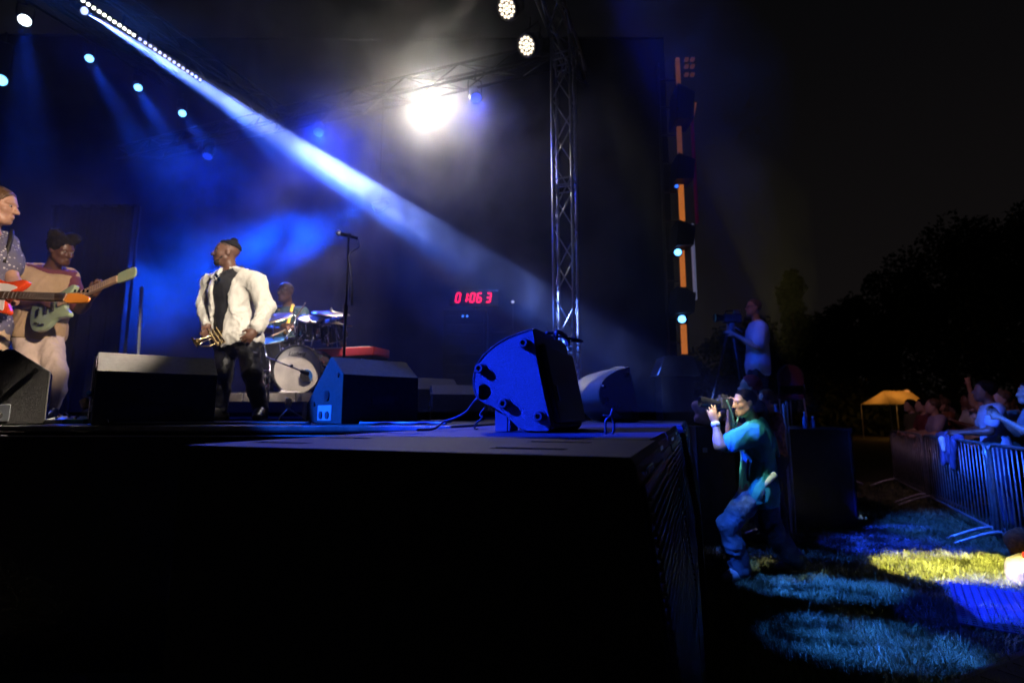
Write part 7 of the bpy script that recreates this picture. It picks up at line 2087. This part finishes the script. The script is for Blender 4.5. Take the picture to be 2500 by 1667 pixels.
# ------------------------------------------------------------------ lit tent far behind the crowd
def tent():
    cy = 30.0
    cx = at(2182, 1000, cy)[0]
    t = thing('lit_tent', 'distant market tent glowing amber behind the crowd', 'tent', A(cx, cy, 0))
    m = bpy.data.materials.new('thin_tent_canvas'); m.use_nodes = True
    nt = m.node_tree; nt.nodes.clear()
    out = nt.nodes.new('ShaderNodeOutputMaterial'); df = nt.nodes.new('ShaderNodeBsdfDiffuse'); tr = nt.nodes.new('ShaderNodeBsdfTranslucent'); mx = nt.nodes.new('ShaderNodeMixShader')
    nz = nt.nodes.new('ShaderNodeTexNoise'); nz.inputs['Scale'].default_value = 3.0
    df.inputs['Color'].default_value = (0.7, 0.6, 0.4, 1); tr.inputs['Color'].default_value = (0.8, 0.6, 0.3, 1); mx.inputs[0].default_value = 0.6
    nt.links.new(df.outputs[0], mx.inputs[1]); nt.links.new(tr.outputs[0], mx.inputs[2]); nt.links.new(mx.outputs[0], out.inputs['Surface'])
    w, d, z0, z1 = 1.05, 1.2, 1.95, 2.70
    c = [A(cx - w, cy - d, z0), A(cx + w, cy - d, z0), A(cx + w, cy + d, z0), A(cx - w, cy + d, z0), A(cx - w * 0.45, cy, z1), A(cx + w * 0.9, cy, z1)]
    MB().add(c, [(0, 1, 5, 4), (1, 2, 5), (2, 3, 4, 5), (3, 0, 4)]).build('canopy', m, t)
    for sx_ in (-1, 1):
        for sy_ in (-1, 1):
            MB().tube([A(cx + sx_ * w, cy + sy_ * d, 0), A(cx + sx_ * w, cy + sy_ * d, z0)], 0.03, 8).build('pole', ALU, t)
    MB().sphere(A(cx, cy, 2.2), 0.06, 10).build('bulb', lens_mat('amber_bulb', (1.0, 0.42, 0.08), 3.0), t, True)
    for (u, v, w_, h_) in ((2214, 961, 0.40, 0.46), (2254, 984, 0.26, 0.46)):
        p = at(u, v, 30.0)
        MB().sphere(p, 1.0, 12, (w_ / 2, 0.15, h_ / 2)).build('lantern', lens_mat('amber_lantern', (1.0, 0.36, 0.07), 0.6), t, True)  # emissive blobs added for the lit tent gaps between the heads
        MB().tube([p, A(p[0], p[1], 3.0)], 0.012, 5).build('lantern_cord', BLACK_METAL, t)
    l = bpy.data.lights.new('tent_bulb_lamp', 'POINT'); l.color = (1.0, 0.45, 0.10); l.energy = 32; l.shadow_soft_size = 0.3
    lo = bpy.data.objects.new('tent_bulb_lamp', l); COL.objects.link(lo); lo.location = (cx, cy, 1.75)
tent()

# ------------------------------------------------------------------ trees on the skyline
LEAF = mat('night_foliage', (0.06, 0.085, 0.035), 0.7, var=0.4, scale=1.5)
BARK = mat('bark', (0.10, 0.075, 0.05), 0.9, var=0.3, scale=6, bump=0.6, bscale=12)
def tree_mesh(seed, H, W, shape, nleaf):
    rng = np.random.RandomState(seed)
    mb = MB()
    th = H * (0.30 if shape == 'round' else 0.12)
    mb.tube([A(0, 0, 0), A(0.1, 0.05, th), A(0.0, 0.1, H * 0.6), A(0.05, 0, H * 0.9)], [H * 0.028, H * 0.02, H * 0.011, 0.02], 8)
    cl = []
    n = 26 if shape == 'round' else 30
    for i in range(n):
        a = rng.uniform(0, 2 * np.pi)
        if shape == 'round':
            zt = rng.uniform(0.32, 0.98); prof = math.sin(math.pi * min(1, (zt - 0.22) / 0.80)) ** 0.6
            r = W * 0.5 * prof * rng.uniform(0.35, 1.0)
        else:
            zt = 0.12 + 0.88 * (i + 0.5) / n; r = W * 0.5 * (0.9 if zt < 0.85 else 0.6) * rng.uniform(0.2, 0.9)
        p = A(r * math.cos(a), r * math.sin(a), zt * H)
        cl.append((p, (W * 0.17 if shape == 'round' else W * 0.30) * rng.uniform(0.7, 1.25)))
        b0 = A(0.05, 0.05, max(th * 0.8, zt * H * 0.72))
        mb.tube([b0, (b0 + p) / 2 + A(0, 0, H * 0.02), p], [H * 0.008, H * 0.005, 0.02], 5)
    V, T = [], []
    per = nleaf // n
    for (p, r) in cl:
        d = rng.normal(size=(per, 3)); d /= np.linalg.norm(d, axis=1)[:, None]
        c = p + d * (r * rng.uniform(0.25, 1.0, per) ** 0.6)[:, None]
        u = rng.normal(size=(per, 3)); u /= np.linalg.norm(u, axis=1)[:, None]
        w = np.cross(u, rng.normal(size=(per, 3))); w /= np.linalg.norm(w, axis=1)[:, None]
        sz = rng.uniform(0.10, 0.24, per)[:, None]
        q = np.stack([c - u * sz, c + w * sz * 0.6, c + u * sz, c - w * sz * 0.6], 1).reshape(-1, 3)
        k = len(V) * 0 + sum(len(x) for x in V)
        V.append(q); T.append((np.arange(per) * 4)[:, None] + np.arange(4) + k)
    V = np.concatenate(V); T = np.concatenate(T)
    me = bpy.data.meshes.new('crown')
    me.vertices.add(len(V)); me.vertices.foreach_set('co', V.astype(np.float32).ravel())
    me.loops.add(T.size); me.loops.foreach_set('vertex_index', T.astype(np.int32).ravel())
    me.polygons.add(len(T)); me.polygons.foreach_set('loop_start', (np.arange(len(T)) * 4).astype(np.int32))
    me.update(calc_edges=True)
    return mb.mesh('trunk'), me
def make_tree(label, seed, x, y, H, W, shape='round', n=9000, group='night trees on the skyline'):
    t = thing('tree', label, 'tree', A(x, y, 0), 0, group)
    tm, cm = tree_mesh(seed, H, W, shape, n)
    for nm, me, m in (('trunk', tm, BARK), ('crown', cm, LEAF)):
        o = bpy.data.objects.new(nm, me); COL.objects.link(o); me.materials.append(m); o.parent = t
    return t
def tree_px(label, seed, u, vtop, Y, W, shape='round', n=9000):
    p = at(u, vtop + 48, Y)
    return make_tree(label, seed, p[0], Y, p[2], W, shape, n)
tree_px('tall narrow poplar standing clear against the night sky', 51, 1930, 628, 46, 3.2, 'column', 9000)
r1 = tree_px('broad tree rising to the highest crown of the skyline', 52, 2440, 500, 34, 11)
tree_px('rounded tree between the highest crown and the lower trees', 53, 2290, 585, 38, 10)
tree_px('medium rounded tree on the slope of the skyline', 54, 2170, 632, 42, 9)
tree_px('lower bushy tree beside the gap in the skyline', 55, 2070, 690, 42, 7)
tree_px('low tree under the poplar', 56, 1975, 738, 44, 7)
tree_px('low tree just left of the poplar behind the camera operator', 57, 1865, 748, 44, 7, n=6000)
tree_px('lowest tree beside the orange tower', 58, 1770, 775, 46, 8, n=6000)
tree_px('very tall tree past the picture edge beyond the crowd', 59, 2560, 480, 30, 10)
low = thing('hedge', 'long dark hedge closing the field behind the crowd', 'hedge', A(20, 35, 0))
rng = np.random.RandomState(77)
nl = 9000
c = np.stack([rng.uniform(8, 34, nl), rng.uniform(34, 36.5, nl), rng.uniform(0, 1, nl) ** 0.7 * (3.0 + 1.0 * np.sin(rng.uniform(0, 6, nl)))], -1)
u = rng.normal(size=(nl, 3)); w = rng.normal(size=(nl, 3)); u *= 0.25 / np.linalg.norm(u, axis=1)[:, None]; w *= 0.16 / np.linalg.norm(w, axis=1)[:, None]
V = np.stack([c - u, c + w, c + u, c - w], 1).reshape(-1, 3)
me = bpy.data.meshes.new('foliage'); me.from_pydata(V.tolist(), [], (np.arange(nl * 4).reshape(-1, 4)).tolist())
link_mesh('foliage', me, LEAF, low)
mbh = MB()
for i in range(22): mbh.tube([A(8.5 + i * 1.15, 35.2, 0), A(8.6 + i * 1.15, 35.2, 2.2)], [0.07, 0.03], 6)
mbh.build('stems', BARK, low)
